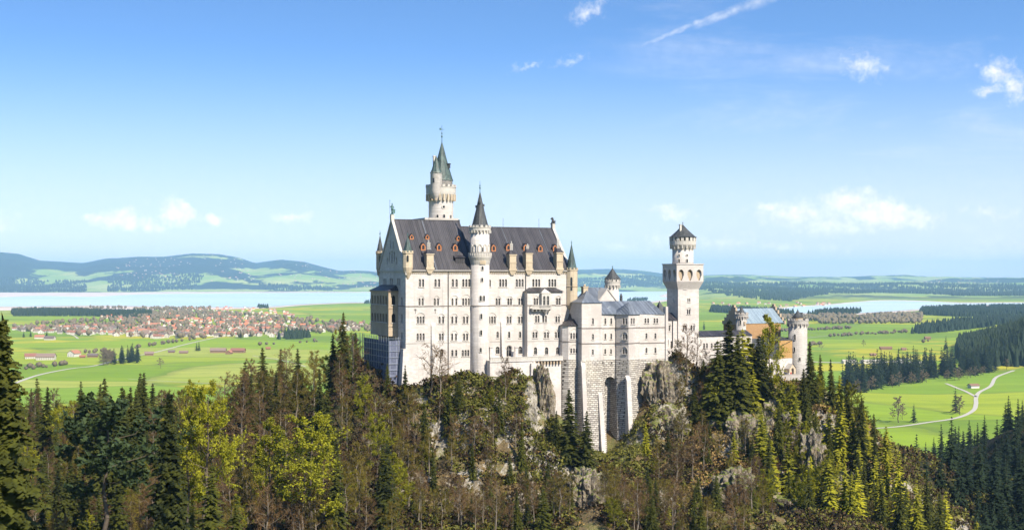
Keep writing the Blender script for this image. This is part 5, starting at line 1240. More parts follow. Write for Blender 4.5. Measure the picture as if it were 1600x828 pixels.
shR = [(1180, 491), (1205, 482.6), (1243, 478.6), (1290, 475.8), (1330, 472.2), (1375, 469.2), (1430, 469.6), (1500, 472.6), (1600, 472.3), (1780, 472), (1780, 476.6), (1600, 477.2), (1525, 479), (1480, 482), (1432, 486), (1392, 489), (1330, 492), (1280, 491.5), (1235, 493)]
struct('lake_shore', sheet('lake_shore', smooth_line(shR, 4), 1.0, M['sand'])); struct('lake_water', sheet('lake_water', smooth_line(lakeR, 4), 2.0, M['water']))
M['gravel'] = mat('pale_gravel', lambda t: (t.mix(t.noise(t.node('ShaderNodeNewGeometry').outputs['Position'], .3, 4, .6), (.36, .33, .27), (.48, .45, .38)), None), .95)
def road(pix, wd, name='gravel_path'):
    wd *= .72
    P = smooth_line([G0(x, y) for x, y in pix], 8); V = []; fs = []
    for i, p in enumerate(P):
        a, b = P[max(i - 1, 0)], P[min(i + 1, len(P) - 1)]; d = Vector((b[0] - a[0], b[1] - a[1])).normalized()
        h = Hv(*p) + .35 if False else .35
        V += [(p[0] - d.y * wd / 2, p[1] + d.x * wd / 2, h), (p[0] + d.y * wd / 2, p[1] - d.x * wd / 2, h)]
        if i: fs.append((2 * i - 2, 2 * i - 1, 2 * i + 1, 2 * i))
    me = bpy.data.meshes.new(name); me.from_pydata(V, [], fs); me.materials.append(M['gravel']); me.update(); struct(name, me)
road([(20, 600), (60, 586), (110, 576), (150, 571), (200, 558), (240, 551), (290, 538), (330, 529), (360, 524), (400, 520)], 9, 'country_road')
road([(395, 556), (430, 561), (455, 566), (478, 573)], 5); road([(200, 592), (340, 600), (460, 606)], 3.0)
road([(100, 519), (115, 524), (122, 529)], 7)
road([(1350, 670), (1400, 667), (1450, 660), (1495, 653), (1520, 642), (1525, 631), (1525, 622), (1530, 613), (1548, 603), (1556, 590), (1575, 582), (1600, 574), (1640, 562)], 7)
road([(1525, 620), (1510, 612), (1495, 606), (1478, 599)], 6)
road([(1190, 560), (1290, 566), (1380, 566), (1420, 560)], 22, 'car_park')
road([(1150, 541), (1260, 528), (1330, 522), (1480, 513)], 6, 'country_road')

# ------------------------------------------------------------------ trees
def leaf_fn(dark, light, hue=.03):
    def fn(t):
        oi = t.node('ShaderNodeObjectInfo').outputs['Random']; P = t.node('ShaderNodeNewGeometry').outputs['Position']
        n = t.noise(P, .55, 3, .6); n2 = t.noise(P, 3.5, 2, .6)
        f = t.math('ADD', t.math('MULTIPLY', t.smooth(n, .35, .65), .45), t.math('ADD', t.math('MULTIPLY', n2, .3), t.math('MULTIPLY', t.math('SUBTRACT', oi, .3), .45)), clamp=True)
        return t.mix(f, dark, light), None
    return fn
def tmat(name, dark, light, trans=.0):
    m = mat(name, leaf_fn(dark, light), .75, .15)
    if trans:
        t = NT(m.node_tree); b = t.n['Principled BSDF']; o = [n for n in t.n if n.type == 'OUTPUT_MATERIAL'][0]
        tr = t.node('ShaderNodeBsdfTranslucent'); src = b.inputs['Base Color'].links[0].from_socket; t.l.new(src, tr.inputs[0])
        mx = t.node('ShaderNodeMixShader'); mx.inputs[0].default_value = trans; t.l.new(b.outputs[0], mx.inputs[1]); t.l.new(tr.outputs[0], mx.inputs[2]); t.l.new(mx.outputs[0], o.inputs[0])
    return m
M['spruce'] = tmat('spruce_needles', (.004, .008, .002), (.070, .074, .009))
M['fir'] = tmat('dark_fir_needles', (.005, .012, .007), (.022, .036, .014))  # fir-dark needles, darkened further in place of the mountain's shade on the slope
M['lit'] = tmat('sunlit_spruce_needles', (.04, .05, .005), (.42, .39, .022), .15)  # sunlit copy of the spruce needles: sunshine put into the colour
M['twig'] = tmat('budding_twigs', (.022, .014, .006), (.19, .115, .048))
M['twiggreen'] = tmat('olive_budding_twigs', (.028, .022, .005), (.20, .155, .025))
M['leaf'] = tmat('fresh_spring_leaves', (.05, .055, .005), (.34, .33, .02), .25)
M['pinel'] = tmat('pine_needles', (.016, .028, .010), (.06, .085, .028))
M['bark'] = mat('grey_brown_bark', lambda t: (t.mix(t.noise(t.node('ShaderNodeNewGeometry').outputs['Position'], 1.5, 4, .6), (.04, .03, .02), (.15, .12, .09)), None), .9, .1)
M['pale_bark'] = mat('pale_bark', lambda t: (t.mix(t.noise(t.node('ShaderNodeNewGeometry').outputs['Position'], 1.5, 4, .6), (.07, .055, .04), (.26, .22, .17)), None), .9, .1)

def tris_mesh(name, V, Fq, m):
    me = bpy.data.meshes.new(name); np_mesh(me, np.asarray(V, np.float32), np.asarray(Fq, np.int32)); me.materials.append(m); return me
def spruce_geo(seed, dens=1.0, rw=.17, sparse=0.0, frond=5, droop=.35, zlow=.07):
    """height one; quads for drooping fronds"""
    r = np.random.default_rng(seed); V = []; Q = []
    nw = int(40 * dens); lop = r.normal(0, .12, 12)
    for k in range(nw):
        z = zlow + (1 - zlow) * (k + r.random() * .8) / nw
        if z > .985: continue
        rad_ = rw * (1 - z) ** .82 * (1 + .0 * z) + .008
        nb = max(4, int((5 + 6 * (1 - z)) * (1 - sparse)))
        a0 = r.random() * 6.28
        for b in range(nb):
            a = a0 + b * 6.283 / nb + r.normal(0, .3); zj = r.uniform(-.5, .5) * (1 - zlow) / nw * (2.2 if z < .9 else .8); L = rad_ * (r.uniform(.45, 1.15) + lop[int((a % 6.283) / 6.283 * 12) % 12])
            up = .25 * (z - .35)
            ca, sa_ = math.cos(a), math.sin(a)
            nf = max(2, int(frond * (L / rw) + 1.5))
            for i in range(nf):
                t = (i + .6) / nf; q = L * t; zz_ = z + zj + q * up - droop * q * t + r.normal(0, .002)
                wd = (rad_ * .16 + .010) * (1.25 - .75 * t) * r.uniform(.7, 1.3); ln = L / nf * 1.35
                tl = r.normal(0, .35); tw = r.normal(0, .5)
                px_, py_ = -sa_ * math.cos(tw) + ca * math.sin(tw) * .4, ca * math.cos(tw) + sa_ * math.sin(tw) * .4
                x0, y0 = ca * (q - ln * .4), sa_ * (q - ln * .4); x1, y1 = ca * (q + ln * .6), sa_ * (q + ln * .6)
                dz = -droop * ln * .7 + up * ln * .5; hang = wd * (.55 + abs(tl) * .4)
                o = len(V)
                # a roof shaped pair of ribbons hanging to both sides of the twig
                V += [(x0, y0, zz_), (x1, y1, zz_ + dz), (x1 * .98 + px_ * wd * .55, y1 * .98 + py_ * wd * .55, zz_ + dz - hang), (x0 + px_ * wd, y0 + py_ * wd, zz_ - hang * .9),
                      (x1 * .98 - px_ * wd * .55, y1 * .98 - py_ * wd * .55, zz_ + dz - hang * .8), (x0 - px_ * wd, y0 - py_ * wd, zz_ - hang)]
                Q += [(o, o + 1, o + 2, o + 3), (o, o + 5, o + 4, o + 1)]
    # leader
    for k in range(6):
        a = k * 1.047; o = len(V); V += [(0, 0, 1.0), (.004, 0, .985), (.016 * math.cos(a), .016 * math.sin(a), .955), (0, 0, .965)]; Q += [(o, o + 1, o + 2, o + 3)]
    return V, Q
def limb(V, Q, a, b, r0, r1, n=4):
    a = np.array(a); b = np.array(b); d = b - a; L = np.linalg.norm(d) + 1e-9; d = d / L
    u = np.cross(d, (0, 0, 1) if abs(d[2]) < .9 else (1, 0, 0)); u /= np.linalg.norm(u); v = np.cross(d, u); o = len(V)
    for p, q in ((a, r0), (b, r1)):
        for i in range(n):
            t = 6.283 * i / n; V.append(tuple(p + (u * math.cos(t) + v * math.sin(t)) * q))
    for i in range(n): k = (i + 1) % n; Q.append((o + i, o + k, o + n + k, o + n + i))
def broad_geo(seed, spread=.30, clear=.28, n1=15, n2=6, n3=6, lean=.02, twig_w=.0028, leaves=0, leaf_s=.012, upright=.75):
    """height one: (wood verts, quads), (crown verts, quads)"""
    r = np.random.default_rng(seed); WV, WQ, CV, CQ = [], [], [], []
    top = np.array((r.normal(0, lean), r.normal(0, lean), .93)); pts = [np.array((0, 0, -.04)), np.array((0, 0, .0))]
    for k in range(1, 7): pts.append(np.array((r.normal(0, .008), r.normal(0, .008), 0)) + top * k / 6)
    rr = lambda z: .013 * (1 - z) ** .9 + .0018
    for a, b in zip(pts[:-1], pts[1:]): limb(WV, WQ, a, b, rr(max(a[2], 0)), rr(b[2]), 5)
    def spine(z):
        k = min(5, max(0, int(z / top[2] * 6))); a, b = pts[k + 1], pts[k + 2]; t = (z - a[2]) / max(b[2] - a[2], 1e-6); return a + (b - a) * t
    def twig(p, d, L):
        q = p + d * L; s_ = np.cross(d, r.normal(size=3)); s_ /= np.linalg.norm(s_) + 1e-9; w_ = twig_w * r.uniform(.6, 1.3); o = len(CV)
        m_ = (p + q) / 2 + r.normal(size=3) * L * .08
        CV.extend([tuple(p - s_ * w_), tuple(p + s_ * w_), tuple(m_ + s_ * w_ * .8), tuple(m_ - s_ * w_ * .8), tuple(q + s_ * w_ * .35), tuple(q - s_ * w_ * .35)]); CQ.extend([(o, o + 1, o + 2, o + 3), (o + 3, o + 2, o + 4, o + 5)])
        return q
    for i in range(n1):
        z = clear + (.93 - clear) * (i + r.random()) / n1; p = spine(z); a = i * 2.4 + r.normal(0, .4)
        h = (z - clear) / (1 - clear); L1 = spread * (1.05 - .75 * h) * r.uniform(.65, 1.15) * (.55 + .45 * min(1, h * 4))
        d = np.array((math.cos(a), math.sin(a), upright * r.uniform(.5, 1.3) + .5 * h)); d /= np.linalg.norm(d)
        e = p + d * L1; mid = (p + e) / 2 + np.array((0, 0, -L1 * .06)) + r.normal(size=3) * L1 * .05
        r1 = .0045 * (1 - h * .5)
        limb(WV, WQ, p, mid, r1, r1 * .65, 3); limb(WV, WQ, mid, e, r1 * .65, r1 * .3, 3)
        for j in range(n2):
            t = .25 + .75 * (j + r.random()) / n2; b = p + (mid - p) * t * 2 if t < .5 else mid + (e - mid) * (t - .5) * 2
            d2 = d * .8 + r.normal(size=3) * .55; d2[2] += .15; d2 /= np.linalg.norm(d2); L2 = L1 * .42 * r.uniform(.6, 1.2); e2 = b + d2 * L2
            limb(CV, CQ, b, e2, r1 * .35, r1 * .14, 3)
            for k in range(n3):
                b3 = b + (e2 - b) * r.uniform(.2, 1); d3 = d2 * .7 + r.normal(size=3) * .6; d3[2] += .2; d3 /= np.linalg.norm(d3)
                q = twig(b3, d3, L2 * r.uniform(.35, .75))
                for _ in range(leaves):
                    c = b3 + (q - b3) * r.uniform(.2, 1.15) + r.normal(size=3) * .006; s1 = r.normal(size=3); s1 /= np.linalg.norm(s1); s2 = np.cross(s1, r.normal(size=3)); s2 /= np.linalg.norm(s2) + 1e-9
                    g = leaf_s * r.uniform(.5, 1.2); o = len(CV); CV.extend([tuple(c - s1 * g), tuple(c + s2 * g * .7), tuple(c + s1 * g), tuple(c - s2 * g * .7)]); CQ.append((o, o + 1, o + 2, o + 3))
    return (WV, WQ), (CV, CQ)
def trunk_geo(r0=.011, top=.97):
    V, Q = [], []; limb(V, Q, (0, 0, -.05), (0, 0, .3), r0, r0 * .72, 7); limb(V, Q, (0, 0, .3), (0, 0, top), r0 * .72, .001, 7); return V, Q
KIND = {}
def kind(key, name, cat, geos, wood, crown):
    """geos: list of (trunk, crown) pairs"""
    KIND[key] = (name, cat, [(tris_mesh('trunk', *a, wood), tris_mesh('crown', *b, crown)) for a, b in geos])
sg = [(trunk_geo(), spruce_geo(s, 1.5, w_, frond=8)) for s, w_ in ((1, .16), (2, .145), (3, .175))]
kind('spruce', 'spruce_tree', 'spruce tree', sg, M['bark'], M['spruce'])
kind('bigspruce', 'spruce_tree', 'spruce tree', [(trunk_geo(), spruce_geo(5, 3.0, .17, frond=22))], M['bark'], M['spruce'])
kind('lit', 'spruce_tree', 'spruce tree', [(trunk_geo(), spruce_geo(s, 1.0, w_, .25, frond=5, droop=.25)) for s, w_ in ((11, .19), (12, .17))], M['bark'], M['lit'])
kind('bare', 'bare_tree', 'bare tree', [broad_geo(s, sp, cl, 20, 8, 10, leaves=2, leaf_s=.0042, twig_w=.0017) for s, sp, cl in ((21, .30, .3), (22, .26, .38), (23, .34, .25), (24, .22, .42))], M['pale_bark'], M['twig'])
kind('olive', 'budding_tree', 'budding tree', [broad_geo(s, .28, .26, 19, 8, 8, leaves=4, leaf_s=.006, twig_w=.0016) for s in (31, 32)], M['pale_bark'], M['twiggreen'])
kind('leafy', 'leafy_tree', 'leafy tree', [broad_geo(s, sp, .2, 19, 8, 8, leaves=8, leaf_s=.0085, twig_w=.0014) for s, sp in ((41, .30), (42, .36))], M['bark'], M['leaf'])
kind('deadbare', 'bare_tree', 'bare tree', [broad_geo(51, .36, .30, 9, 5, 5, twig_w=.0035), broad_geo(52, .26, .15, 20, 8, 9, twig_w=.002)], M['bark'], M['twig'])
kind('pine', 'pine_tree', 'pine tree', [broad_geo(61, .36, .45, 14, 7, 6, leaves=9, leaf_s=.016, upright=.3)], M['bark'], M['pinel'])
def tree(key, X, Y, z, h, label, group=None, wide=1.0, var=None):
    name, cat, vs_ = KIND[key]; i = random.randrange(len(vs_)) if var is None else var
    e = bpy.data.objects.new(name, None); COL.objects.link(e); e.empty_display_size = 1
    e.location = (X, Y, z); e.scale = (h * wide, h * wide, h); e.rotation_euler = (R(-.03, .03), R(-.03, .03), R(0, 6.28))
    tag(e, label, cat, group)
    for nm, me in zip(('trunk', 'crown'), vs_[i]):
        o = bpy.data.objects.new(nm, me); COL.objects.link(o); o.parent = e
    return e
NT_ = {}
def at(key, px, ytop, Y, label, group=None, wide=1.0, var=None, hmax=38, dz=0):
    X = (px - 800) / F * Y; zt = CAMZ + (HZ - ytop) / F * Y; z = H(X, Y) - .4; h = max(4, min(hmax, zt - z))
    return tree(key, X, Y, zt - h if h == hmax else z, h, label, group, wide, var)

# single trees one can point to in the photograph
at('bigspruce', 8, 486, 140, 'tall broad dark spruce nearest the camera at the edge of the picture', wide=1.15, hmax=44)
at('bigspruce', 255, 606, 205, 'tall dark spruce alone before bare brown trees and the meadow', wide=.95, hmax=42)
at('spruce', 168, 588, 300, 'slim dark spruce whose tip shows against the meadow, above the pine', hmax=30)
at('spruce', 188, 602, 300, 'short spruce close beside the slim dark spruce tip', hmax=24)
at('spruce', 203, 603, 310, 'small thin spruce between the pine and the meadow', hmax=22)
at('pine', 160, 625, 240, 'broad dark pine with reddish limbs in the lower forest', wide=1.2, hmax=32)
at('spruce', 545, 522, 418, 'tallest black spruce beside the palace scaffold', wide=.8, hmax=34)
at('spruce', 556, 520, 420, 'second black spruce touching the scaffold spruce', wide=.8, var=1, hmax=34)
at('spruce', 524, 546, 410, 'dark spruce left of the pair beside the scaffold', hmax=30)
at('spruce', 575, 560, 408, 'dark spruce in the shade under the scaffold', hmax=26)
at('spruce', 634, 569, 388, 'slender sunlit spruce before the white palace corner', wide=.85, hmax=24)
at('spruce', 606, 566, 392, 'dark spruce before the netting of the scaffold', wide=1.0, hmax=26)
at('deadbare', 673, 533, 387, 'leafless grey tree standing before the white palace wall', wide=1.25, var=0, hmax=26)
at('leafy', 318, 604, 250, 'bright yellow green leafy tree behind the tall lone spruce', hmax=30, wide=.8)
at('leafy', 292, 640, 255, 'yellow green tree leaning beside the tall lone spruce', hmax=24, wide=.75)
at('leafy', 485, 650, 300, 'broad yellow green leafy tree among bare trees below the palace', hmax=28, wide=1.25, var=1)
at('leafy', 425, 655, 310, 'olive green leafy tree left of the broad yellow green one', hmax=26, wide=1.1)
at('leafy', 590, 648, 352, 'small fresh green tree on the slope under the scaffold', hmax=18)
at('spruce', 665, 625, 372, 'dark spruce on the slope below the leafless grey tree', hmax=22, wide=1.1)
at('spruce', 780, 610, 378, 'dark spruce on the mound under the terrace', hmax=20)
at('spruce', 715, 590, 380, 'dark spruce below the stair tower', hmax=18)
at('spruce', 700, 600, 378, 'dark spruce left of the one below the stair tower', hmax=17)
at('spruce', 890, 606, 384, 'large dark spruce in the ravine before the stone base', wide=1.35, hmax=30)
at('spruce', 915, 640, 383, 'dark spruce at the foot of the rough stone buttress', wide=1.2, hmax=20)
at('spruce', 868, 640, 384, 'dark spruce left of the large one in the ravine', wide=1.2, hmax=20)
at('spruce', 1138, 497, 424, 'tall green spruce right of the covered passage', wide=1.75, hmax=36)
at('spruce', 1122, 530, 420, 'green spruce just left of the tall one by the passage', wide=1.5, hmax=32)
at('spruce', 1150, 520, 421, 'green spruce between the tall one and the yellow green one', wide=1.7, hmax=30)
at('leafy', 1172, 530, 431, 'fresh green leafy tree before the gatehouse brick wall', wide=1.2, hmax=26)
at('leafy', 1190, 556, 434, 'low leafy tree under the broad crowned tree by the gatehouse', wide=1.2, hmax=22)
at('lit', 1160, 512, 430, 'light yellow green spruce right of the tall green one', wide=1.7, hmax=30)
at('leafy', 1204, 494, 438, 'sparse broad crowned tree before the gatehouse roof', wide=.8, hmax=32, var=0)
at('spruce', 1182, 522, 430, 'shaded spruce before the left part of the gatehouse', wide=1.7, hmax=26)
at('deadbare', 1073, 506, 426, 'bare reddish twiggy tree before the square tower', wide=1.15, var=1, hmax=20)
at('deadbare', 1088, 518, 428, 'second bare twiggy tree at the foot of the square tower', wide=1.0, var=1, hmax=18)
at('spruce', 1268, 532, 436, 'dark spruce right of the round grey gate tower', wide=1.0, hmax=34)
at('spruce', 1300, 560, 438, 'dark spruce farther down the ridge from the gate tower', wide=.9, hmax=30)
at('spruce', 1283, 552, 440, 'dark spruce between the two ridge spruces', wide=.9, hmax=30)
at('lit', 1238, 592, 420, 'small yellow green tree below the gatehouse forecourt', wide=1.0, hmax=16)
at('leafy', 1332, 600, 436, 'brightest yellow green tree on the right ridge', wide=1.0, hmax=30)
at('leafy', 1345, 625, 430, 'yellow green tree just below the brightest one on the ridge', wide=1.0, hmax=26)
at('spruce', 1365, 645, 432, 'dark spruce standing behind the bright ridge trees', hmax=30)
at('spruce', 1120, 740, 380, 'dark spruce low on the cliff under the covered passage', hmax=18, wide=1.2)
at('spruce', 1108, 655, 412, 'shaded spruce against the cliff right of the stone base', hmax=20)
at('spruce', 325, 722, 190, 'young dark spruce low in the forest beside the lone spruce', hmax=24, wide=1.1)
at('spruce', 365, 770, 195, 'small spruce near the bottom of the forest', hmax=20, wide=1.1)
for px, yt, Y, k, w_, lb in ((1098, 560, 428, 'spruce', 1.5, 'shaded spruce beside the bare twiggy trees at the square tower'), (1060, 590, 424, 'olive', 1.2, 'olive budding tree above the grey rock face'), (1085, 600, 420, 'spruce', 1.4, 'dark spruce in the shade of the knoll'), (1110, 585, 420, 'leafy', 1.2, 'fresh green tree on the knoll below the tall spruces'),
    (1135, 590, 418, 'spruce', 1.5, 'broad spruce in front of the tall green one'), (1175, 575, 424, 'lit', 1.5, 'yellow green spruce in the middle of the knoll'), (1205, 590, 428, 'spruce', 1.4, 'green spruce below the forecourt wall'), (1222, 600, 424, 'leafy', 1.2, 'yellow green bush tree under the forecourt parapet'),
    (1255, 575, 434, 'spruce', 1.3, 'dark spruce close under the round gate tower'), (1278, 585, 436, 'leafy', 1.1, 'fresh green tree behind the ridge spruces'), (1312, 585, 438, 'lit', 1.3, 'tall yellow green spruce left of the brightest tree'), (1322, 590, 436, 'spruce', 1.2, 'dark spruce left of the brightest tree'), (1350, 640, 424, 'lit', 1.4, 'broad yellow green spruce under the brightest tree'), (1385, 665, 430, 'lit', 1.3, 'yellow green spruce at the outer end of the ridge')):
    at(k, px, yt, Y, lb, hmax=26, wide=w_)
HERO = [(673, 387), (634, 388), (1073, 426)]

SCARS = [(838, 625, 18, 52), (792, 705, 20, 42), (915, 775, 30, 46), (692, 715, 13, 58), (745, 760, 16, 40), (1150, 672, 38, 30), (1225, 790, 30, 34), (1325, 768, 20, 42), (1130, 800, 30, 24), (1190, 655, 22, 30), (1040, 610, 26, 60)]
def scar(px, Y):
    if px < 620 or px > 1400: return False
    z = H((px - 800) / F * Y, Y); py = HZ - (z - CAMZ) / Y * F
    return any(((px - a) / c) ** 2 + ((py - b) / d) ** 2 < 1 for a, b, c, d in SCARS)
def scatter(n, px0, px1, Y0, Y1, mind, ok, pick, hrange, labels, group, seed):
    rr_ = random.Random(seed); P = []; tries = 0
    while len(P) < n and tries < n * 60:
        tries += 1
        Y = math.sqrt(rr_.uniform(Y0 * Y0, Y1 * Y1)); px = rr_.uniform(px0, px1); X = (px - 800) / F * Y
        if not ok(px, Y) or scar(px, Y + 4) or any((a - X) ** 2 + (b - Y) ** 2 < mind * mind for a, b in P): continue
        P.append((X, Y)); z = H(X, Y) - .4; key = pick(rr_, px, Y); h = rr_.uniform(*hrange[key]); pyt = HZ - (z + h - CAMZ) / Y * F
        tree(key, X, Y, z, h, labels[key], group[key], rr_.uniform(.85, 1.2))
    return P
LB = {'spruce': 'dark spruce in the mixed forest left of the palace crag', 'bare': 'leafless brown tree in the mixed forest left of the palace crag', 'olive': 'olive budding tree in the mixed forest left of the palace crag', 'leafy': 'fresh yellow green tree in the mixed forest left of the palace crag', 'lit': 'x', 'pine': 'dark pine in the mixed forest left of the palace crag'}
GB = {k: 'forest trees left of the crag, ' + k for k in LB}
def pk(r_, px, Y):
    q = r_.random()
    if px < 230: return 'spruce' if q < .42 else 'bare' if q < .72 else 'olive' if q < .92 else 'leafy'
    if px < 420: return 'spruce' if q < .10 else 'bare' if q < .66 else 'olive' if q < .91 else 'leafy'
    return 'spruce' if q < .12 else 'bare' if q < .60 else 'olive' if q < .88 else 'leafy'
scatter(330, -40, 640, 215, 452, 5.6, lambda px, Y: not (px > 560 and Y > 395) and not (px < 60 and Y < 200) and not (210 < px < 345 and Y < 250) and not (px > 610 and Y > 380), pk,
        {'spruce': (18, 27), 'bare': (14, 21), 'olive': (14, 21), 'leafy': (13, 20)}, LB, GB, 5)
# near lower left corner: dark spruces on the closer slope
scatter(16, -20, 210, 150, 214, 7, lambda px, Y: True, lambda r_, px, Y: 'spruce', {'spruce': (17, 24)}, {'spruce': 'dark spruce in the shaded lower corner of the forest'}, {'spruce': 'spruces in the lower corner'}, 6)
LC = {'spruce': 'dark spruce clinging to the crag below the castle', 'bare': 'thin leafless tree clinging to the crag below the castle', 'olive': 'olive budding tree clinging to the crag below the castle', 'leafy': 'fresh green tree clinging to the crag below the castle', 'lit': 'light green spruce clinging to the crag below the castle'}
GC = {k: 'trees on the crag, ' + k for k in LC}
def okc(px, Y):
    if px > 1070 and random.random() < .55: return False
    if 880 < px < 945 and 350 < Y < 386: return False
    if 800 < px < 1010 and Y > 376: return False
    if px < 860 and Y > 384: return False
    if 1010 < px < 1060 and Y > 405: return False
    return True
scatter(170, 610, 1180, 318, 432, 4.6, okc, lambda r_, px, Y: r_.choices(['spruce', 'bare', 'olive', 'leafy', 'lit'], [.32, .26, .30, .05, .07])[0],
        {'spruce': (8, 15), 'bare': (9, 17), 'olive': (8, 14), 'leafy': (6, 10), 'lit': (7, 12)}, LC, GC, 8)
LD = {'spruce': 'dark green spruce on the sunlit right ridge', 'lit': 'yellow green sunlit spruce on the right ridge', 'leafy': 'yellow green leafy tree on the right ridge', 'bare': 'leafless tree on the right ridge', 'olive': 'olive budding tree on the right ridge'}
GD = {k: 'trees on the right ridge, ' + k for k in LD}
def okd(px, Y):
    X = (px - 800) / F * Y; z = H(X, Y); py = HZ - (z - CAMZ) / Y * F
    if 1180 < px < 1262 and py < 690: return False
    if px < 1330 and random.random() < .7: return False
    top = HZ - (z + 20 - CAMZ) / Y * F
    return py > 625 and top > np.interp(px, [1180, 1240, 1300, 1360, 1400, 1450, 1500, 1540, 1600], [560, 575, 590, 628, 676, 735, 795, 832, 900])
scatter(150, 1185, 1600, 360, 450, 4.4, okd, lambda r_, px, Y: r_.choices(['spruce', 'lit', 'leafy', 'bare', 'olive'], [.30, .44, .10, .08, .08] if px > 1310 else [.36, .16, .24, .08, .16])[0],
        {'spruce': (15, 24), 'lit': (14, 23), 'leafy': (11, 17), 'bare': (9, 13), 'olive': (9, 13)}, LD, GD, 9)

# trees on the dark slope behind the ridge and down in the valley: one mesh each, too small to show their parts
def far_mesh(name, seed, crown, dens=.5, w_=.17, kind_='spruce'):
    if kind_ == 'spruce': V, Q = spruce_geo(seed, dens, w_, frond=3); TV, TQ = trunk_geo()
    else: (TV, TQ), (V, Q) = broad_geo(seed, .36, .2, 12, 5, 4, leaves=5, leaf_s=.02, twig_w=.004)
    me = bpy.data.meshes.new(name); n = len(V); Qa = np.array(list(Q) + [tuple(i + n for i in q) for q in TQ], np.int32)
    np_mesh(me, np.array(list(V) + list(TV), np.float32), Qa, [0] * len(Q) + [1] * len(TQ)); me.materials.append(crown); me.materials.append(M['bark']); return me
FIR = [far_mesh('fir_tree', s, M['fir'], .62, w_) for s, w_ in ((71, .17), (72, .15), (73, .19))]
M['farleaf'] = tmat('hazel_twigs', (.10, .075, .045), (.26, .20, .13))
M['farfir'] = tmat('valley_fir_needles', (.006, .014, .008), (.022, .036, .016))
VF = [far_mesh('fir_tree', s, M['farfir'], .42, w_) for s, w_ in ((74, .19), (75, .16), (76, .21))]
BUSH = [far_mesh('bare_tree', s, M['farleaf'], kind_='b') for s in (77, 78)]
def single(me, name, X, Y, z, h, label, cat, group=None, wide=1.0):
    o = bpy.data.objects.new(name, me); COL.objects.link(o); o.location = (X, Y, z); o.scale = (h * wide, h * wide, h); o.rotation_euler = (0, 0, R(0, 6.28)); return tag(o, label, cat, group)
def inpoly(x, y, P):
    c = False; j = len(P) - 1
    for i in range(len(P)):
        if (P[i][1] > y) != (P[j][1] > y) and x < (P[j][0] - P[i][0]) * (y - P[i][1]) / (P[j][1] - P[i][1]) + P[i][0]: c = not c
        j = i
    return c
rr_ = random.Random(12); P = []
while len(P) < 330:
    Y = rr_.uniform(405, 860) if len(P) > 130 else rr_.uniform(400, 560); px = rr_.uniform(1400, 1680); X = (px - 800) / F * Y; z = H(X, Y)
    py = HZ - (z + 20 - CAMZ) / Y * F
    lim = np.interp(px, [1380, 1440, 1500, 1560, 1600, 1680], [700, 672, 655, 628, 598, 560])
    if py < lim or py > 860 or (Y < 470 and py < np.interp(px, [1400, 1440, 1500, 1540, 1600], [760, 765, 790, 780, 740])) or any((a - X) ** 2 + (b - Y) ** 2 < 27 for a, b in P): continue
    P.append((X, Y)); single(rr_.choice(FIR), 'fir_tree', X, Y, z - .5, rr_.uniform(17, 25), 'dark fir on the shaded slope behind the right ridge', 'fir tree', 'dark firs on the shaded slope', rr_.uniform(.9, 1.15))
# row of tall firs between the meadows
poly = [(1316, 612), (1340, 616), (1372, 607), (1440, 597), (1470, 591), (1500, 592), (1530, 585), (1560, 580), (1600, 566), (1640, 560), (1640, 552), (1560, 568), (1500, 577), (1440, 583), (1372, 591), (1318, 599)]
n = 0
while n < 185:
    px, py = rr_.uniform(1316, 1640), rr_.uniform(545, 616)
    if not inpoly(px, py, poly): continue
    X, Y = G0(px, py); n += 1; single(rr_.choice(VF), 'conifer', X, Y, Hv(X, Y) - .5, rr_.uniform(32, 47), 'tall dark conifer in the belt between the two green meadows', 'conifer', 'conifer belt between the meadows', rr_.uniform(.9, 1.2))
for i in range(22):
    px, py = rr_.uniform(1330, 1600), 0; py = np.interp(px, [1330, 1440, 1500, 1600], [616, 598, 594, 572]); X, Y = G0(px, py); single(rr_.choice(BUSH), 'bare_tree', X, Y, 0, rr_.uniform(12, 20), 'brown leafless tree at the edge of the conifer belt', 'bare tree', 'bare trees at the conifer belt', 1.3)
for px, py, h, kd, lb in ((1404, 660, 26, 1, 'grey brown tree beside the path in the lower meadow'), (1428, 660, 20, 0, 'small round conifer near the path in the lower meadow'), (1493, 645, 28, 0, 'dark conifer beside a bare tree above the forest path'), (1500, 648, 20, 1, 'bare tree beside the dark conifer above the forest path'),
                          (1478, 547, 30, 0, 'lone conifer on the sunny meadow, left of two'), (1503, 545, 28, 0, 'lone conifer on the sunny meadow, right of two'), (1349, 541, 14, 1, 'leafless round tree on the far right meadow'), (1410, 655, 14, 1, 'low pale bush beside the grey brown tree'),
                          (1283, 546, 16, 1, 'rounded leafless tree in the meadow right of the gate tower'), (1100, 515, 26, 0, 'dark conifer in the meadow right of the square tower')):
    X, Y = G0(px, py); single((VF if kd == 0 else BUSH)[0], 'conifer' if kd == 0 else 'bare_tree', X, Y, 0, h, lb, 'conifer' if kd == 0 else 'bare tree', None, 1.4 if kd else 1.15)
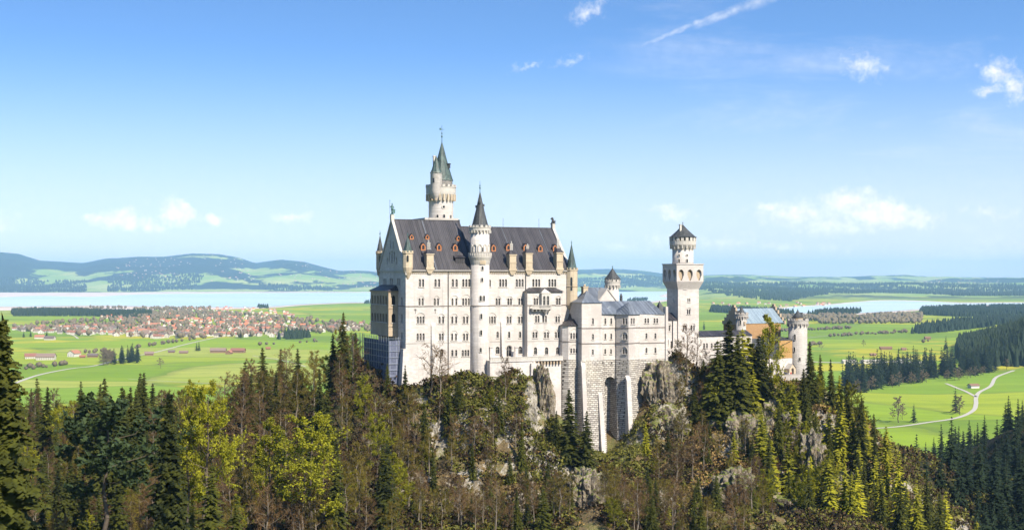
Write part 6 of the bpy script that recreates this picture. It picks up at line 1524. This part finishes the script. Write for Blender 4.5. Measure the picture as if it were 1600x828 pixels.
# grove by the farm at the left, and single trees in the left meadows
n = 0
while n < 34:
    px, py = rr_.uniform(160, 216), rr_.uniform(562, 571); X, Y = G0(px, py); n += 1
    k = px > 176; single(rr_.choice(VF if k else BUSH), 'conifer' if k else 'bare_tree', X, Y, 0, rr_.uniform(24, 33) if k else 22, 'dark conifer in the small grove by the country road' if k else 'leafless tree at the edge of the small grove', 'conifer' if k else 'bare tree', 'small grove in the left meadow, ' + ('conifers' if k else 'bare trees'), 1.1 if k else 1.4)
for px, py, h, kd, lb in ((251, 575, 13, 1, 'lone round bush in the left meadow'), (307, 548, 14, 0, 'dark conifer beside the pair near the long barn'), (311, 548, 15, 0, 'dark conifer right of its twin near the long barn'), (37, 527, 13, 0, 'small dark tree behind the hamlet barns'), (48, 526, 14, 0, 'dark tree right of the small one at the hamlet'), (73, 527, 15, 0, 'dark tree beside the hamlet barn')):
    X, Y = G0(px, py); single((VF if kd == 0 else BUSH)[1], 'conifer' if kd == 0 else 'bare_tree', X, Y, 0, h * 1.3, lb, 'conifer' if kd == 0 else 'bare tree', None, 1.6)

# far woods: masses of trees too many to count
def mass(name, polys, spacing, h0, h1, crown, seed, wide=.34, limit=30000, broad=False, z_of=None):
    r = np.random.default_rng(seed); V = []; Q = []; cnt = 0
    for poly in polys:
        G_ = [G0(x, y) for x, y in poly]; xs = [p[0] for p in G_]; ys = [p[1] for p in G_]
        area = abs(sum(G_[i][0] * G_[(i + 1) % len(G_)][1] - G_[(i + 1) % len(G_)][0] * G_[i][1] for i in range(len(G_)))) / 2
        want = min(limit, int(area / spacing ** 2)); got = 0
        X = r.uniform(min(xs), max(xs), want * 6); Y = r.uniform(min(ys), max(ys), want * 6); zs = Hfar_arr(X, Y) if z_of is None else None
        for k in range(len(X)):
            if got >= want: break
            if not inpoly(X[k], Y[k], G_): continue
            if noise.noise(Vector((X[k] / 180, Y[k] / 260, seed))) < -.28: continue
            got += 1; h = r.uniform(h0, h1); R0 = h * wide * r.uniform(.7, 1.2) * .5; z = zs[k]; o = len(V); a0 = r.random() * 2
            if broad: rings = ((.25, 0.1), (1.0, .45), (.8, .8), (.05, 1.0))
            else: rings = ((1.0, .08), (.72, .38), (.42, .68), (.02, 1.0))
            for q, t in rings:
                for i in range(5): a = a0 + i * 1.2566; j = r.uniform(.75, 1.25); V.append((X[k] + math.cos(a) * R0 * q * j, Y[k] + math.sin(a) * R0 * q * j, z + h * t - 1))
            for l in range(3):
                for i in range(5): b = (i + 1) % 5; Q.append((o + l * 5 + i, o + l * 5 + b, o + l * 5 + 5 + b, o + l * 5 + 5 + i))
    return struct(name, tris_mesh(name, V, Q, crown), 'stuff')
M['wood'] = tmat('far_wood_needles', (.008, .018, .010), (.03, .045, .02))
M['brownwood'] = tmat('far_leafless_wood', (.07, .055, .035), (.20, .16, .10))
mass('distant_forest', [[(1092, 458), (1150, 466), (1235, 471), (1262, 466), (1300, 462), (1400, 461), (1500, 463), (1640, 463), (1640, 456), (1500, 453), (1400, 453), (1250, 453), (1150, 452), (1092, 452)]], 34, 24, 36, M['wood'], 1, .5, 9000)
mass('distant_forest', [[(1110, 488), (1190, 492), (1240, 494), (1240, 489), (1180, 486), (1112, 482)], [(1262, 494), (1340, 491), (1345, 487), (1290, 488)], [(1423, 522), (1470, 520), (1530, 513), (1560, 510), (1660, 502), (1660, 495), (1560, 498), (1500, 504), (1440, 513)],
                        [(1436, 492), (1500, 495), (1660, 492), (1660, 479), (1500, 482), (1440, 485)]], 15, 18, 28, M['wood'], 2, .5, 7000)
mass('leafless_wood', [[(1280, 507), (1440, 505), (1440, 498), (1280, 498)], [(1270, 500), (1440, 497), (1440, 492), (1280, 494)], [(1180, 500), (1280, 502), (1280, 497), (1180, 495)]], 26, 12, 20, M['brownwood'], 3, .9, 2500, True)
# trees on the mountain flank
def flank():
    r = np.random.default_rng(9); X = r.uniform(700, 1700, 60000); Y = r.uniform(1900, 3900, 60000); z = Hfar_arr(X, Y); k = (z > 2.5) & (X / Y < .55); X, Y, z = X[k][:9000], Y[k][:9000], z[k][:9000]
    V = []; Q = []
    for x, y, zz_ in zip(X, Y, z):
        h = r.uniform(18, 30); R0 = h * .19; o = len(V)
        for q, t in ((1.0, .05), (.7, .4), (.36, .7), (.02, 1.0)):
            for i in range(5): a = i * 1.2566 + x; j = r.uniform(.75, 1.3); V.append((x + math.cos(a) * R0 * q * j, y + math.sin(a) * R0 * q * j, zz_ + h * t - 1))
        for l in range(3):
            for i in range(5): b = (i + 1) % 5; Q.append((o + l * 5 + i, o + l * 5 + b, o + l * 5 + 5 + b, o + l * 5 + 5 + i))
    struct('mountain_forest', tris_mesh('mountain_forest', V, Q, M['wood']), 'stuff')
flank()
mass('distant_forest', [[(20, 494), (150, 494), (205, 499), (238, 497), (236, 490), (160, 488), (60, 486), (18, 488)], [(430, 531), (484, 530), (484, 525), (450, 524)]], 14, 16, 26, M['wood'], 4, .5, 3500)
mass('leafless_wood', [[(205, 500), (300, 497), (300, 487), (235, 486)], [(18, 492), (150, 486), (150, 483), (20, 484)], [(140, 484), (330, 486), (330, 482), (140, 481)], [(22, 519), (150, 526), (300, 530), (480, 522), (600, 518), (600, 506), (450, 496), (300, 486), (150, 497), (22, 512)]], 46, 11, 18, M['brownwood'], 5, .9, 2500, True)
mass('distant_forest', [[(-60, 456.4), (135, 456.4), (135, 453), (-60, 452.5)], [(168, 456), (300, 455.4), (320, 453), (168, 453)], [(405, 455.2), (430, 455.2), (520, 455.2), (520, 454), (405, 454)], [(600, 455), (1035, 451.3), (1035, 449.5), (600, 452.5)]], 42, 24, 40, M['wood'], 6, .6, 5000)
mass('distant_forest', [[(570, 474.5), (620, 474), (620, 471.5), (575, 471.5)], [(402, 482), (420, 482), (420, 480), (404, 480)], [(980, 472), (1012, 470), (1012, 467.5), (985, 469)]], 30, 16, 26, M['wood'], 7, .6, 500)

mass('hedgerow', [[(40, 578), (110, 572), (110, 569), (40, 574)], [(108, 557), (168, 549), (168, 547), (108, 554)], [(1290, 527), (1420, 520), (1420, 518), (1290, 525)], [(1180, 520), (1330, 514), (1330, 512), (1180, 517)], [(1230, 541), (1290, 540), (1290, 538.5), (1230, 539)], [(1440, 536), (1560, 524), (1560, 523), (1440, 534.5)], [(210, 545), (330, 527), (330, 526), (210, 543.5)], [(400, 540), (560, 531), (560, 530.3), (400, 539)]], 17, 5, 11, M['brownwood'], 31, 1.0, 900, True)

# ------------------------------------------------------------------ village and farms
M['plaster'] = mat('white_plaster', lambda t: (t.mix(t.node('ShaderNodeObjectInfo').outputs['Random'], (.56, .53, .48), (.40, .36, .30)), None), .9)
def tile_fn(t):
    return t.ramp(t.node('ShaderNodeObjectInfo').outputs['Random'], [(0, (.24, .10, .06)), (.22, (.34, .15, .09)), (.45, (.22, .10, .07)), (.65, (.20, .14, .11)), (.88, (.13, .10, .09))], 'CONSTANT'), None
M['tile'] = mat('red_roof_tiles', tile_fn, .85)
M['barn'] = mat('weathered_barn_wood', lambda t: (t.mix(t.noise(ocoord(t), 1.5, 3), (.14, .08, .05), (.26, .16, .10)), None), .9)
def house_mb(L, D, h, rh, over=.7, chim=True, win=True):
    m = MB(); m.cur = 0; a, b = L / 2, D / 2
    m.add([(-a, -b, 0), (a, -b, 0), (a, b, 0), (-a, b, 0), (-a, -b, h), (a, -b, h), (a, b, h), (-a, b, h), (-a, 0, h + rh), (a, 0, h + rh)], [(0, 1, 5, 4), (1, 2, 6, 9, 5), (2, 3, 7, 6), (3, 0, 4, 8, 7)])
    m.cur = 1; o = over; s_ = rh / b * o
    for k in (-1, 1):
        A = [(-a - o, k * (b + o), h - s_ + .2), (a + o, k * (b + o), h - s_ + .2), (a + o, 0, h + rh + .2), (-a - o, 0, h + rh + .2)]; m.add(A + [(x, y, z - .3) for x, y, z in A], [(0, 1, 2, 3), (7, 6, 5, 4), (0, 4, 5, 1), (1, 5, 6, 2), (2, 6, 7, 3), (3, 7, 4, 0)])
    if chim: m.cur = 0; m.box(a * .3, a * .3 + .8, .4, 1.2, h + rh * .5, h + rh + 1)
    if win:
        m.cur = 2
        for z_ in ([1.0, 3.7] if h > 5 else [1.0]):
            for i in range(int(L / 4)):
                x = -a + 1.6 + i * 4; m.box(x, x + 1.1, -b - .04, -b + .02, z_, z_ + 1.4)
            for i in range(int(D / 5)):
                y = -b + 1.6 + i * 5
                for k in (-1,): m.box(k * a - .04, k * a + .04, y, y + 1.1, z_, z_ + 1.4)
    return m
HS = [house_mb(*p).mesh('village_house', [M['plaster'], M['tile'], M['glass']]) for p in ((13, 10, 5.8, 3.8), (16, 11, 6, 4.2), (11, 9, 5.6, 3.6), (20, 12, 6.2, 4.6), (26, 13, 5.5, 4.5))]
VP = [[(22, 518), (60, 521), (150, 524), (200, 527), (240, 529), (300, 528), (360, 526), (430, 527), (490, 520), (560, 516), (600, 517), (600, 505), (540, 508), (480, 510), (450, 503), (400, 496), (300, 498), (250, 506), (150, 510), (60, 513), (22, 512)],
      [(150, 497), (200, 505), (300, 502), (400, 500), (470, 495), (450, 486), (380, 480), (300, 482), (240, 487)]]
rr_ = random.Random(21); hs = []; PP = []
tries = 0
while len(hs) < 660 and tries < 60000:
    tries += 1; pl = VP[0] if rr_.random() < .6 else VP[1]; px, py = rr_.uniform(15, 605), rr_.uniform(480, 530)
    if not inpoly(px, py, pl): continue
    X, Y = G0(px, py)
    if any((a - X) ** 2 + (b - Y) ** 2 < (19 if Y < 4000 else 23) ** 2 for a, b in PP): continue
    PP.append((X, Y)); hs.append((Y, X))
hs.sort()
far = MB(); 
for i, (Y, X) in enumerate(hs):
    a = rr_.choice([.2, .3, 1.7, 1.85, .1, 2.0]) + rr_.uniform(-.15, .15); s_ = rr_.uniform(.85, 1.15)
    if i < 290:
        o = bpy.data.objects.new('village_house', HS[min(4, int(rr_.random() ** 1.3 * 5))]); COL.objects.link(o); o.location = (X, Y, 0); o.rotation_euler = (0, 0, a); o.scale = (s_, s_, s_)
        tag(o, 'small white house with reddish gabled roof in the lakeside village', 'house', 'houses of the lakeside village')
    else:
        h = house_mb(13 * s_, 10 * s_, 5.6, 3.8, chim=False, win=False); ca, sa_ = math.cos(a), math.sin(a); b0 = len(far.v); far.v += [(X + x * ca - y * sa_, Y + x * sa_ + y * ca, z) for x, y, z in h.v]; far.f += [[q + b0 for q in f] for f in h.f]; far.m += h.m
M['tile2'] = mat('far_roof_tiles', lambda t: (t.mix(t.smooth(t.noise(t.node('ShaderNodeNewGeometry').outputs['Position'], .03, 2), .4, .6), (.50, .17, .08), (.30, .13, .09)), None), .85)
M['plaster2'] = mat('far_plaster', lambda t: (t.mix(t.noise(t.node('ShaderNodeNewGeometry').outputs['Position'], .03, 2), (.58, .55, .5), (.45, .4, .34)), None), .9)
struct('far_village', far.mesh('far_village', [M['plaster2'], M['tile2']]), 'stuff')
# villages beyond the lake and on the hills
far = MB(); rr_ = random.Random(3)
for (x0, x1, y0, y1, n) in ((0, 70, 440, 449, 110), (180, 300, 449, 454, 70), (310, 400, 447, 454, 60), (430, 590, 446, 454, 110), (1130, 1200, 444, 450, 30), (1440, 1560, 447, 453, 110), (1100, 1300, 473, 480, 30), (1400, 1600, 441, 446, 60)):
    for _ in range(n):
        px, py = rr_.uniform(x0, x1), rr_.uniform(y0, y1); X, Y = G0(px, py); zz_ = Hv(X, Y); h = house_mb(15, 12, 6, 4, chim=False, win=False); a = rr_.uniform(0, 3.1); ca, sa_ = math.cos(a), math.sin(a); b0 = len(far.v)
        far.v += [(X + x * ca - y * sa_, Y + x * sa_ + y * ca, z + zz_) for x, y, z in h.v]; far.f += [[q + b0 for q in f] for f in h.f]; far.m += h.m
struct('distant_village', far.mesh('distant_village', [M['plaster2'], M['tile2']]), 'stuff')
# trees between the houses
def village_trees():
    for px, py, h in ((115, 515, 16), (270, 512, 20), (345, 503, 22), (372, 508, 20), (408, 521, 24), (415, 522, 22), (318, 505, 18), (376, 528, 18), (470, 524, 24), (480, 524, 22), (463, 525, 20), (505, 514, 18), (543, 513, 20), (330, 500, 16), (225, 495, 20), (165, 507, 16), (205, 512, 16), (440, 517, 17)):
        X, Y = G0(px, py); single(VF[0], 'conifer', X, Y, 0, h * 1.2, 'dark conifer standing among the red roofed village houses', 'conifer', 'conifers among the village houses', 1.5)
village_trees()
def building(name, label, cat, px, py, L, D, h, rh, rz, wall, roof, group=None, windows=True, sz=1.0):
    X, Y = G0(px, py); e = bpy.data.objects.new(name, None); COL.objects.link(e); e.location = (X, Y, 0); e.rotation_euler = (0, 0, rz); tag(e, label, cat, group); ORI[e.name] = (0, 0, 0)
    hb_ = house_mb(L, D, h, rh, 1.0, False, windows)
    for c0 in range(hb_.m.index(2) if 2 in hb_.m else 0, len(hb_.f) if 2 in hb_.m else 0, 6):
        m = MB(); q0 = min(min(f) for f in hb_.f[c0:c0 + 6]); m.add(hb_.v[q0:q0 + 8], [[q - q0 for q in f] for f in hb_.f[c0:c0 + 6]]); part('window', m, M['glass'], e)
    for k, nm, mt in ((0, 'wall', wall), (1, 'roof', roof)):
        idx = [i for i, q in enumerate(hb_.m) if q == k]
        if not idx: continue
        m = MB(); used = {}
        for i in idx:
            f = []
            for q in hb_.f[i]:
                if q not in used: used[q] = len(m.v); m.v.append(hb_.v[q])
                f.append(used[q])
            m.f.append(f); m.m.append(0)
        part(nm, m, M[mt], e)
    return e
for a in (('farmhouse', 'white farmhouse with orange red roof beside the small grove', 'farmhouse', 116, 557, 22, 15, 7, 5.5, 1.3, 'plaster', 'tile'), ('barn', 'red roofed low barn right of the white farmhouse', 'barn', 145, 558, 18, 11, 4, 3.5, .1, 'barn', 'tile'), ('shed', 'small shed between farmhouse and barn', 'shed', 129, 559, 10, 7, 3, 2.4, .3, 'barn', 'tile'),
          ('farmhouse', 'large white farm building by the hedge near the big spruce', 'farmhouse', 72, 562, 32, 16, 6, 6, .1, 'plaster', 'tile'), ('farmhouse', 'red roofed house left of the large white farm building', 'farmhouse', 48, 560, 20, 13, 5, 5, .4, 'plaster', 'tile'),
          ('barn', 'long red roofed barn, left of three in the middle meadow', 'barn', 341, 551, 30, 13, 5, 4.5, .05, 'barn', 'tile'), ('barn', 'red roofed barn at the right of the farm in the middle meadow', 'barn', 372, 551, 27, 14, 5, 4.5, -.1, 'barn', 'tile'), ('barn', 'small barn between the two red roofed barns', 'barn', 358, 553, 16, 10, 4, 3.5, 1.5, 'barn', 'tile'),
          ('barn', 'brown barn beside the country road bend', 'barn', 233, 555, 16, 10, 4, 3.5, .3, 'barn', 'tile'), ('hut', 'small hay hut right of the road bend', 'hut', 268, 551, 12, 8, 3, 2.5, .2, 'barn', 'tile'), ('hut', 'long low hay hut under the white village road', 'hut', 287, 552, 16, 8, 3, 2.5, .1, 'barn', 'tile'),
          ('hut', 'lonely hay hut right of the middle meadow farm', 'hut', 419, 546, 9, 6, 3, 2.5, .2, 'barn', 'tile'), ('barn', 'hamlet barn with red roof at the far left', 'barn', 62, 529, 22, 13, 5, 4.5, .1, 'plaster', 'tile'), ('barn', 'hamlet barn right of the first at the far left', 'barn', 78, 531, 24, 13, 5, 4.5, -.1, 'plaster', 'tile'),
          ('hut', 'small white fronted hut beside the forking gravel path', 'hut', 1521, 606, 13, 8, 4, 2, .3, 'plaster', 'barn'), ('barn', 'long brown barn on the far right meadow', 'barn', 1384, 546, 24, 8, 4, 2.5, .05, 'barn', 'barn'), ('hut', 'dark hay hut on the far right meadow below the long barn', 'hut', 1364, 556, 10, 7, 3, 2.5, .1, 'barn', 'barn'),
          ('hut', 'dark hay hut right of the long brown barn', 'hut', 1412, 547, 9, 6, 3, 2.5, .1, 'barn', 'barn'), ('hut', 'dark hay hut on the upper right meadow', 'hut', 1449, 530, 13, 9, 4, 3, .1, 'barn', 'barn'), ('house', 'red roofed house at the edge of the conifer belt', 'house', 1592, 571, 18, 12, 5, 4, .2, 'plaster', 'tile'),
          ('hall', 'long white roofed hall behind the conifer belt', 'hall', 1420, 571, 46, 14, 5, 2, .0, 'plaster', 'plaster'), ('hall', 'white hall behind the left end of the conifer belt', 'hall', 1362, 568, 36, 14, 5, 2, .1, 'plaster', 'plaster'), ('hall', 'small white hall at the car park left of the conifer belt', 'hall', 1326, 568, 22, 12, 5, 2, .1, 'plaster', 'plaster')):
    building(*a, windows=a[0] in ('farmhouse', 'house'))
# village church
X, Y = G0(233, 512); e = bpy.data.objects.new('church', None); COL.objects.link(e); e.location = (X, Y, 0); e.rotation_euler = (0, 0, .2); tag(e, 'white village church with a slender pointed tower among red roofs', 'church'); ORI[e.name] = (0, 0, 0)
m = MB(); m.box(-2.6, 2.6, -2.6, 2.6, 0, 22); part('tower', m, M['plaster'], e); m = MB(); m.add([(-2.8, -2.8, 22), (2.8, -2.8, 22), (2.8, 2.8, 22), (-2.8, 2.8, 22), (0, 0, 34)], [(0, 1, 4), (1, 2, 4), (2, 3, 4), (3, 0, 4)]); part('spire', m, M['tile'], e)
hb_ = house_mb(26, 12, 9, 6, chim=False, win=False); hb_.v = [(x + 16, y, z) for x, y, z in hb_.v]; part('nave', hb_, [M['plaster'], M['tile']], e)

# ------------------------------------------------------------------ rocks, bushes, people
def outcrop(label, px, py, Y, sx_, sy_, sz_, seed, moss=.2):
    import bmesh
    bm = bmesh.new(); bmesh.ops.create_icosphere(bm, subdivisions=5, radius=1)
    for v in bm.verts:
        p = v.co.copy(); q = Vector((p.x * 2.2 + seed, p.y * 2.2, p.z * .9)); vd = noise.voronoi(Vector((p.x * 3.2 + seed, p.y * 3.2, p.z * 1.3)))[0]; vd2 = noise.voronoi(Vector((p.x * 8 + seed, p.y * 8, p.z * 3.4)))[0]; d = 1 + noise.fractal(q, .8, 2.1, 4) * .30 - vd[0] * .42 + .12 + (vd2[1] - vd2[0]) * .10 + (((p.z * 5 + seed) % 1.0) - .5) * .07
        rid = abs(noise.noise(Vector((p.x * 4 + seed, p.y * 4, p.z * 1.1)))); d -= (.25 - rid) * .35
        v.co = Vector((p.x * d * sx_, p.y * d * sy_, p.z * (1 + (d - 1) * .6) * sz_))
    me = bpy.data.meshes.new('rock_outcrop'); bm.to_mesh(me); bm.free(); me.materials.append(M['crag'])
    o = bpy.data.objects.new('rock_outcrop', me); COL.objects.link(o); o.location = W3(px, py, Y); return tag(o, label, 'rock')
def crag_fn(t):
    P = t.node('ShaderNodeNewGeometry').outputs['Position']; N = t.node('ShaderNodeSeparateXYZ'); t.put(N.inputs[0], t.node('ShaderNodeNewGeometry').outputs['Normal'])
    m = t.node('ShaderNodeMapping'); m.inputs['Scale'].default_value = (1, 1, .22); t.put(m.inputs[0], P)
    a = t.noise(m.outputs[0], .7, 8, .72, .5); b = t.noise(P, .25, 5, .6); c2 = t.noise(P, 2.5, 5, .7)
    c = t.mix(t.smooth(a, .38, .64), (.30, .25, .18), (.045, .036, .026)); c = t.mix(t.math('MULTIPLY', t.smooth(c2, .5, .7), .5), c, (.56, .53, .49)); c = t.mix(t.math('MULTIPLY', t.smooth(b, .52, .66), .6), c, (.20, .15, .09))
    up = t.smooth(t.math('ADD', N.outputs[2], t.math('MULTIPLY', t.math('SUBTRACT', c2, .5), .8)), .45, .75); c = t.mix(up, c, (.13, .15, .03))
    return c, (t.math('ADD', a, t.math('MULTIPLY', c2, .4)), 1.0, .8)
M['crag'] = mat('weathered_limestone_crag', crag_fn, .95, .1)
for a in (('grey brown rock face right of the bower base', 1030, 612, 425, 6.0, 6, 11, 1), ('lower dark rock step right of the bower base', 1036, 665, 420, 7, 6, 7, 2), ('pale rock cliff under the terrace corner', 846, 624, 396, 3.6, 6, 11, 3),
          ('white rock scar in the middle below the stone base', 915, 778, 374, 7.0, 6, 9, 4), ('white grey rock on the right crag under the gatehouse trees', 1150, 676, 418, 8, 7, 7.5, 5), ('pale rock band on the lower right slope', 1322, 778, 410, 6, 7, 8, 6),
          ('small pale rocks at the bottom right of the crag', 1208, 800, 394, 8, 7, 6, 7), ('ochre stained rock face below the gatehouse trees', 1215, 665, 424, 7, 6, 9, 13), ('tall pale rock slab on the right slope', 1268, 720, 412, 4.5, 5, 10, 14), ('broken rock steps low on the right slope', 1150, 765, 386, 7, 6, 7, 15),
          ('dark rock shelf in the shaded cleft', 1068, 640, 430, 7, 6, 9, 12)):
    outcrop(a[0], *a[1:8])
# bushes, saplings and tufts on the crag
def tufts(name, n, px0, px1, Y0, Y1, m, seed, s0, s1, ok, leaf=14, flat=.7):
    r = np.random.default_rng(seed); V = []; Q = []; k = 0; tr_ = 0
    while k < n and tr_ < n * 8:
        tr_ += 1; Y = r.uniform(Y0, Y1); px = r.uniform(px0, px1); X = (px - 800) / F * Y
        if not ok(px, Y) or (scar(px, Y) and r.random() < .88): continue
        z = H(X, Y)
        if z < 20: continue
        k += 1; s_ = r.uniform(s0, s1); nl = int(leaf * (s_ / s1) + 8)
        c = r.normal(size=(nl, 3)) * (s_ * .42, s_ * .42, s_ * .32 * flat) + (X, Y, z + s_ * .35 * flat)
        a = r.normal(size=(nl, 3)); a /= np.linalg.norm(a, axis=1)[:, None]; b = np.cross(a, r.normal(size=(nl, 3))); b /= np.linalg.norm(b, axis=1)[:, None] + 1e-9; g = (s_ * .16 + .1) * r.uniform(.6, 1.3, nl)[:, None]
        P4 = np.stack([c - a * g, c + b * g * .7, c + a * g, c - b * g * .7], 1).reshape(-1, 3); o = len(V); V.extend(map(tuple, P4)); Q.extend([(o + 4 * i, o + 4 * i + 1, o + 4 * i + 2, o + 4 * i + 3) for i in range(nl)])
    struct(name, tris_mesh(name, V, Q, m), 'stuff')
M['tuft'] = tmat('dry_grass_tufts', (.12, .075, .025), (.44, .29, .095)); M['moss'] = tmat('olive_undergrowth', (.03, .034, .007), (.16, .15, .025)); M['brush'] = tmat('brown_brushwood', (.012, .008, .004), (.10, .062, .028))  # brush tone lowered so its colour deepens the shade under the forest
okk = lambda px, Y: not (885 < px < 945 and 358 < Y < 384) and not (800 < px < 1010 and Y > 394) and not (px < 860 and Y > 394)
tufts('dry_grass', 4200, 620, 1420, 322, 450, M['tuft'], 1, .6, 1.6, okk, 16, .5)
tufts('undergrowth', 4600, 615, 1480, 322, 452, M['moss'], 2, .9, 2.6, okk, 26)
tufts('undergrowth', 1100, 895, 1020, 370, 420, M['moss'], 17, .7, 1.8, lambda px, Y: True, 22)
tufts('dry_grass', 2600, 1080, 1400, 372, 448, M['tuft'], 18, .7, 2.0, lambda px, Y: True, 20)
tufts('undergrowth', 2000, 690, 880, 372, 397, M['moss'], 7, .7, 1.8, lambda px, Y: Y < 395, 22)
tufts('brushwood', 3600, 600, 1420, 322, 446, M['brush'], 3, 1.0, 3.0, okk, 26)
tufts('undergrowth', 2600, 1380, 1640, 395, 620, M['moss'], 21, 1.2, 3.0, lambda px, Y: True, 22)
tufts('brushwood', 1400, 1380, 1640, 395, 620, M['brush'], 22, 1.5, 3.5, lambda px, Y: True, 22)
tufts('brushwood', 2600, -20, 640, 225, 440, M['brush'], 4, 1.5, 4.0, lambda px, Y: not (px > 590 and Y > 400), 24)
tufts('undergrowth', 1400, -20, 640, 225, 440, M['moss'], 5, 1.2, 3.2, lambda px, Y: not (px > 590 and Y > 400), 24)

# visitors on the gatehouse forecourt
import bmesh
def body_mesh(seed):
    """one skinned surface per person"""
    me = bpy.data.meshes.new('body'); r = random.Random(seed); st = r.uniform(.05, .2)
    V = [(0, 0, .95), (0, 0, 1.2), (0, 0, 1.42), (0, 0, 1.52), (0, -.01, 1.64), (0, 0, 1.74), (-.2, 0, 1.42), (-.27, -.03, 1.15), (-.27, -.1, .9), (.2, 0, 1.42), (.27, -.03, 1.15), (.26, -.1, .9),
         (-.1, 0, .9), (-.11, -st, .48), (-.11, -st * .7, .07), (-.11, -st - .14, .03), (.1, 0, .9), (.11, st * .6, .48), (.11, st, .07), (.11, st - .14, .03)]
    E = [(0, 1), (1, 2), (2, 3), (3, 4), (4, 5), (2, 6), (6, 7), (7, 8), (2, 9), (9, 10), (10, 11), (0, 12), (12, 13), (13, 14), (14, 15), (0, 16), (16, 17), (17, 18), (18, 19)]
    rad_ = [.15, .15, .15, .06, .105, .08, .08, .055, .04, .08, .055, .04, .1, .075, .05, .045, .1, .075, .05, .045]
    me.from_pydata(V, E, []); o = bpy.data.objects.new('person', me); COL.objects.link(o); o.modifiers.new('s', 'SKIN'); 
    for v, q in zip(me.skin_vertices[0].data, rad_): v.radius = (q, q * .8)
    me.skin_vertices[0].data[0].use_root = True; o.modifiers.new('d', 'SUBSURF').levels = 1
    dg = bpy.context.evaluated_depsgraph_get(); out = bpy.data.meshes.new_from_object(o.evaluated_get(dg)); bpy.data.objects.remove(o); return out
CL = [(.5, .06, .05), (.05, .08, .22), (.03, .03, .03), (.6, .58, .54), (.10, .16, .3), (.35, .30, .22), (.04, .05, .05)]
CW = ['red', 'blue', 'black', 'white', 'light blue', 'beige', 'dark grey']
bodies = [body_mesh(s) for s in range(3)]; mats_p = []
for i, c in enumerate(CL):
    mm = []
    for b in bodies:
        q = b.copy(); q.materials.append(mat('clothing_' + CW[i].replace(' ', '_'), lambda t, c=c: (c, None), .9)); q.materials.append(mat('skin', lambda t: ((.55, .34, .25), None), .6))
        q.polygons.foreach_set('material_index', [1 if sum(q.vertices[v].co.z for v in p.vertices) / len(p.vertices) > 1.53 else 0 for p in q.polygons]); mm.append(q)
    mats_p.append(mm)
fz = None; rr_ = random.Random(5); PS = []
for i in range(26):
    px = rr_.uniform(1198, 1236); v_ = rr_.uniform(-7.5, -3.2); u_ = gu(px, v_); X, Y = G.world(u_, v_)
    if any((a - X) ** 2 + (b - Y) ** 2 < .6 for a, b in PS): continue
    PS.append((X, Y)); c = rr_.randrange(7); o = bpy.data.objects.new('person', rr_.choice(mats_p[c])); COL.objects.link(o); s_ = rr_.uniform(.93, 1.05); o.scale = (s_, s_, s_); o.rotation_euler = (0, 0, rr_.uniform(0, 6.28))
    o.location = (X, Y, gz(1210, 589, -5)); tag(o, f'standing visitor in {CW[c]} clothes in the crowd on the gatehouse forecourt', 'person', 'visitors on the forecourt in ' + CW[c])
FC = G.thing('forecourt', 'stone walled forecourt full of visitors before the gatehouse', 'terrace', gu(1215, -5), -5, gz(1210, 589, -5))
zf_ = gz(1210, 589, -5); a, b = gu(1190, -8), gu(1262, -8); m = MB(); m.box(a, b, -8, 1, zf_ - 9, zf_ - .01); part('platform', m, M['grey'], FC)
m = MB(); m.box(a, b, -8.3, -8.01, zf_ - 2, zf_ + .9); m.box(a, b, -8.4, -7.9, zf_ + .9, zf_ + 1.05); part('parapet', m, M['grey'], FC)

HAZE = 3.3e-5

# ------------------------------------------------------------------ haze
hm = bpy.data.materials.new('pale_air'); hm.use_nodes = True; ht_ = hm.node_tree; ht_.nodes.clear()
pv = ht_.nodes.new('ShaderNodeVolumePrincipled'); pv.inputs['Color'].default_value = (.38, .66, 1.0, 1); pv.inputs['Density'].default_value = HAZE; pv.inputs['Anisotropy'].default_value = 0.0
om = ht_.nodes.new('ShaderNodeOutputMaterial'); ht_.links.new(pv.outputs[0], om.inputs['Volume'])
hb = MB(); hb.box(-38000, 38000, -38000, 38000, -6, 640); ho = struct('haze', hb.mesh('haze', hm), 'stuff')
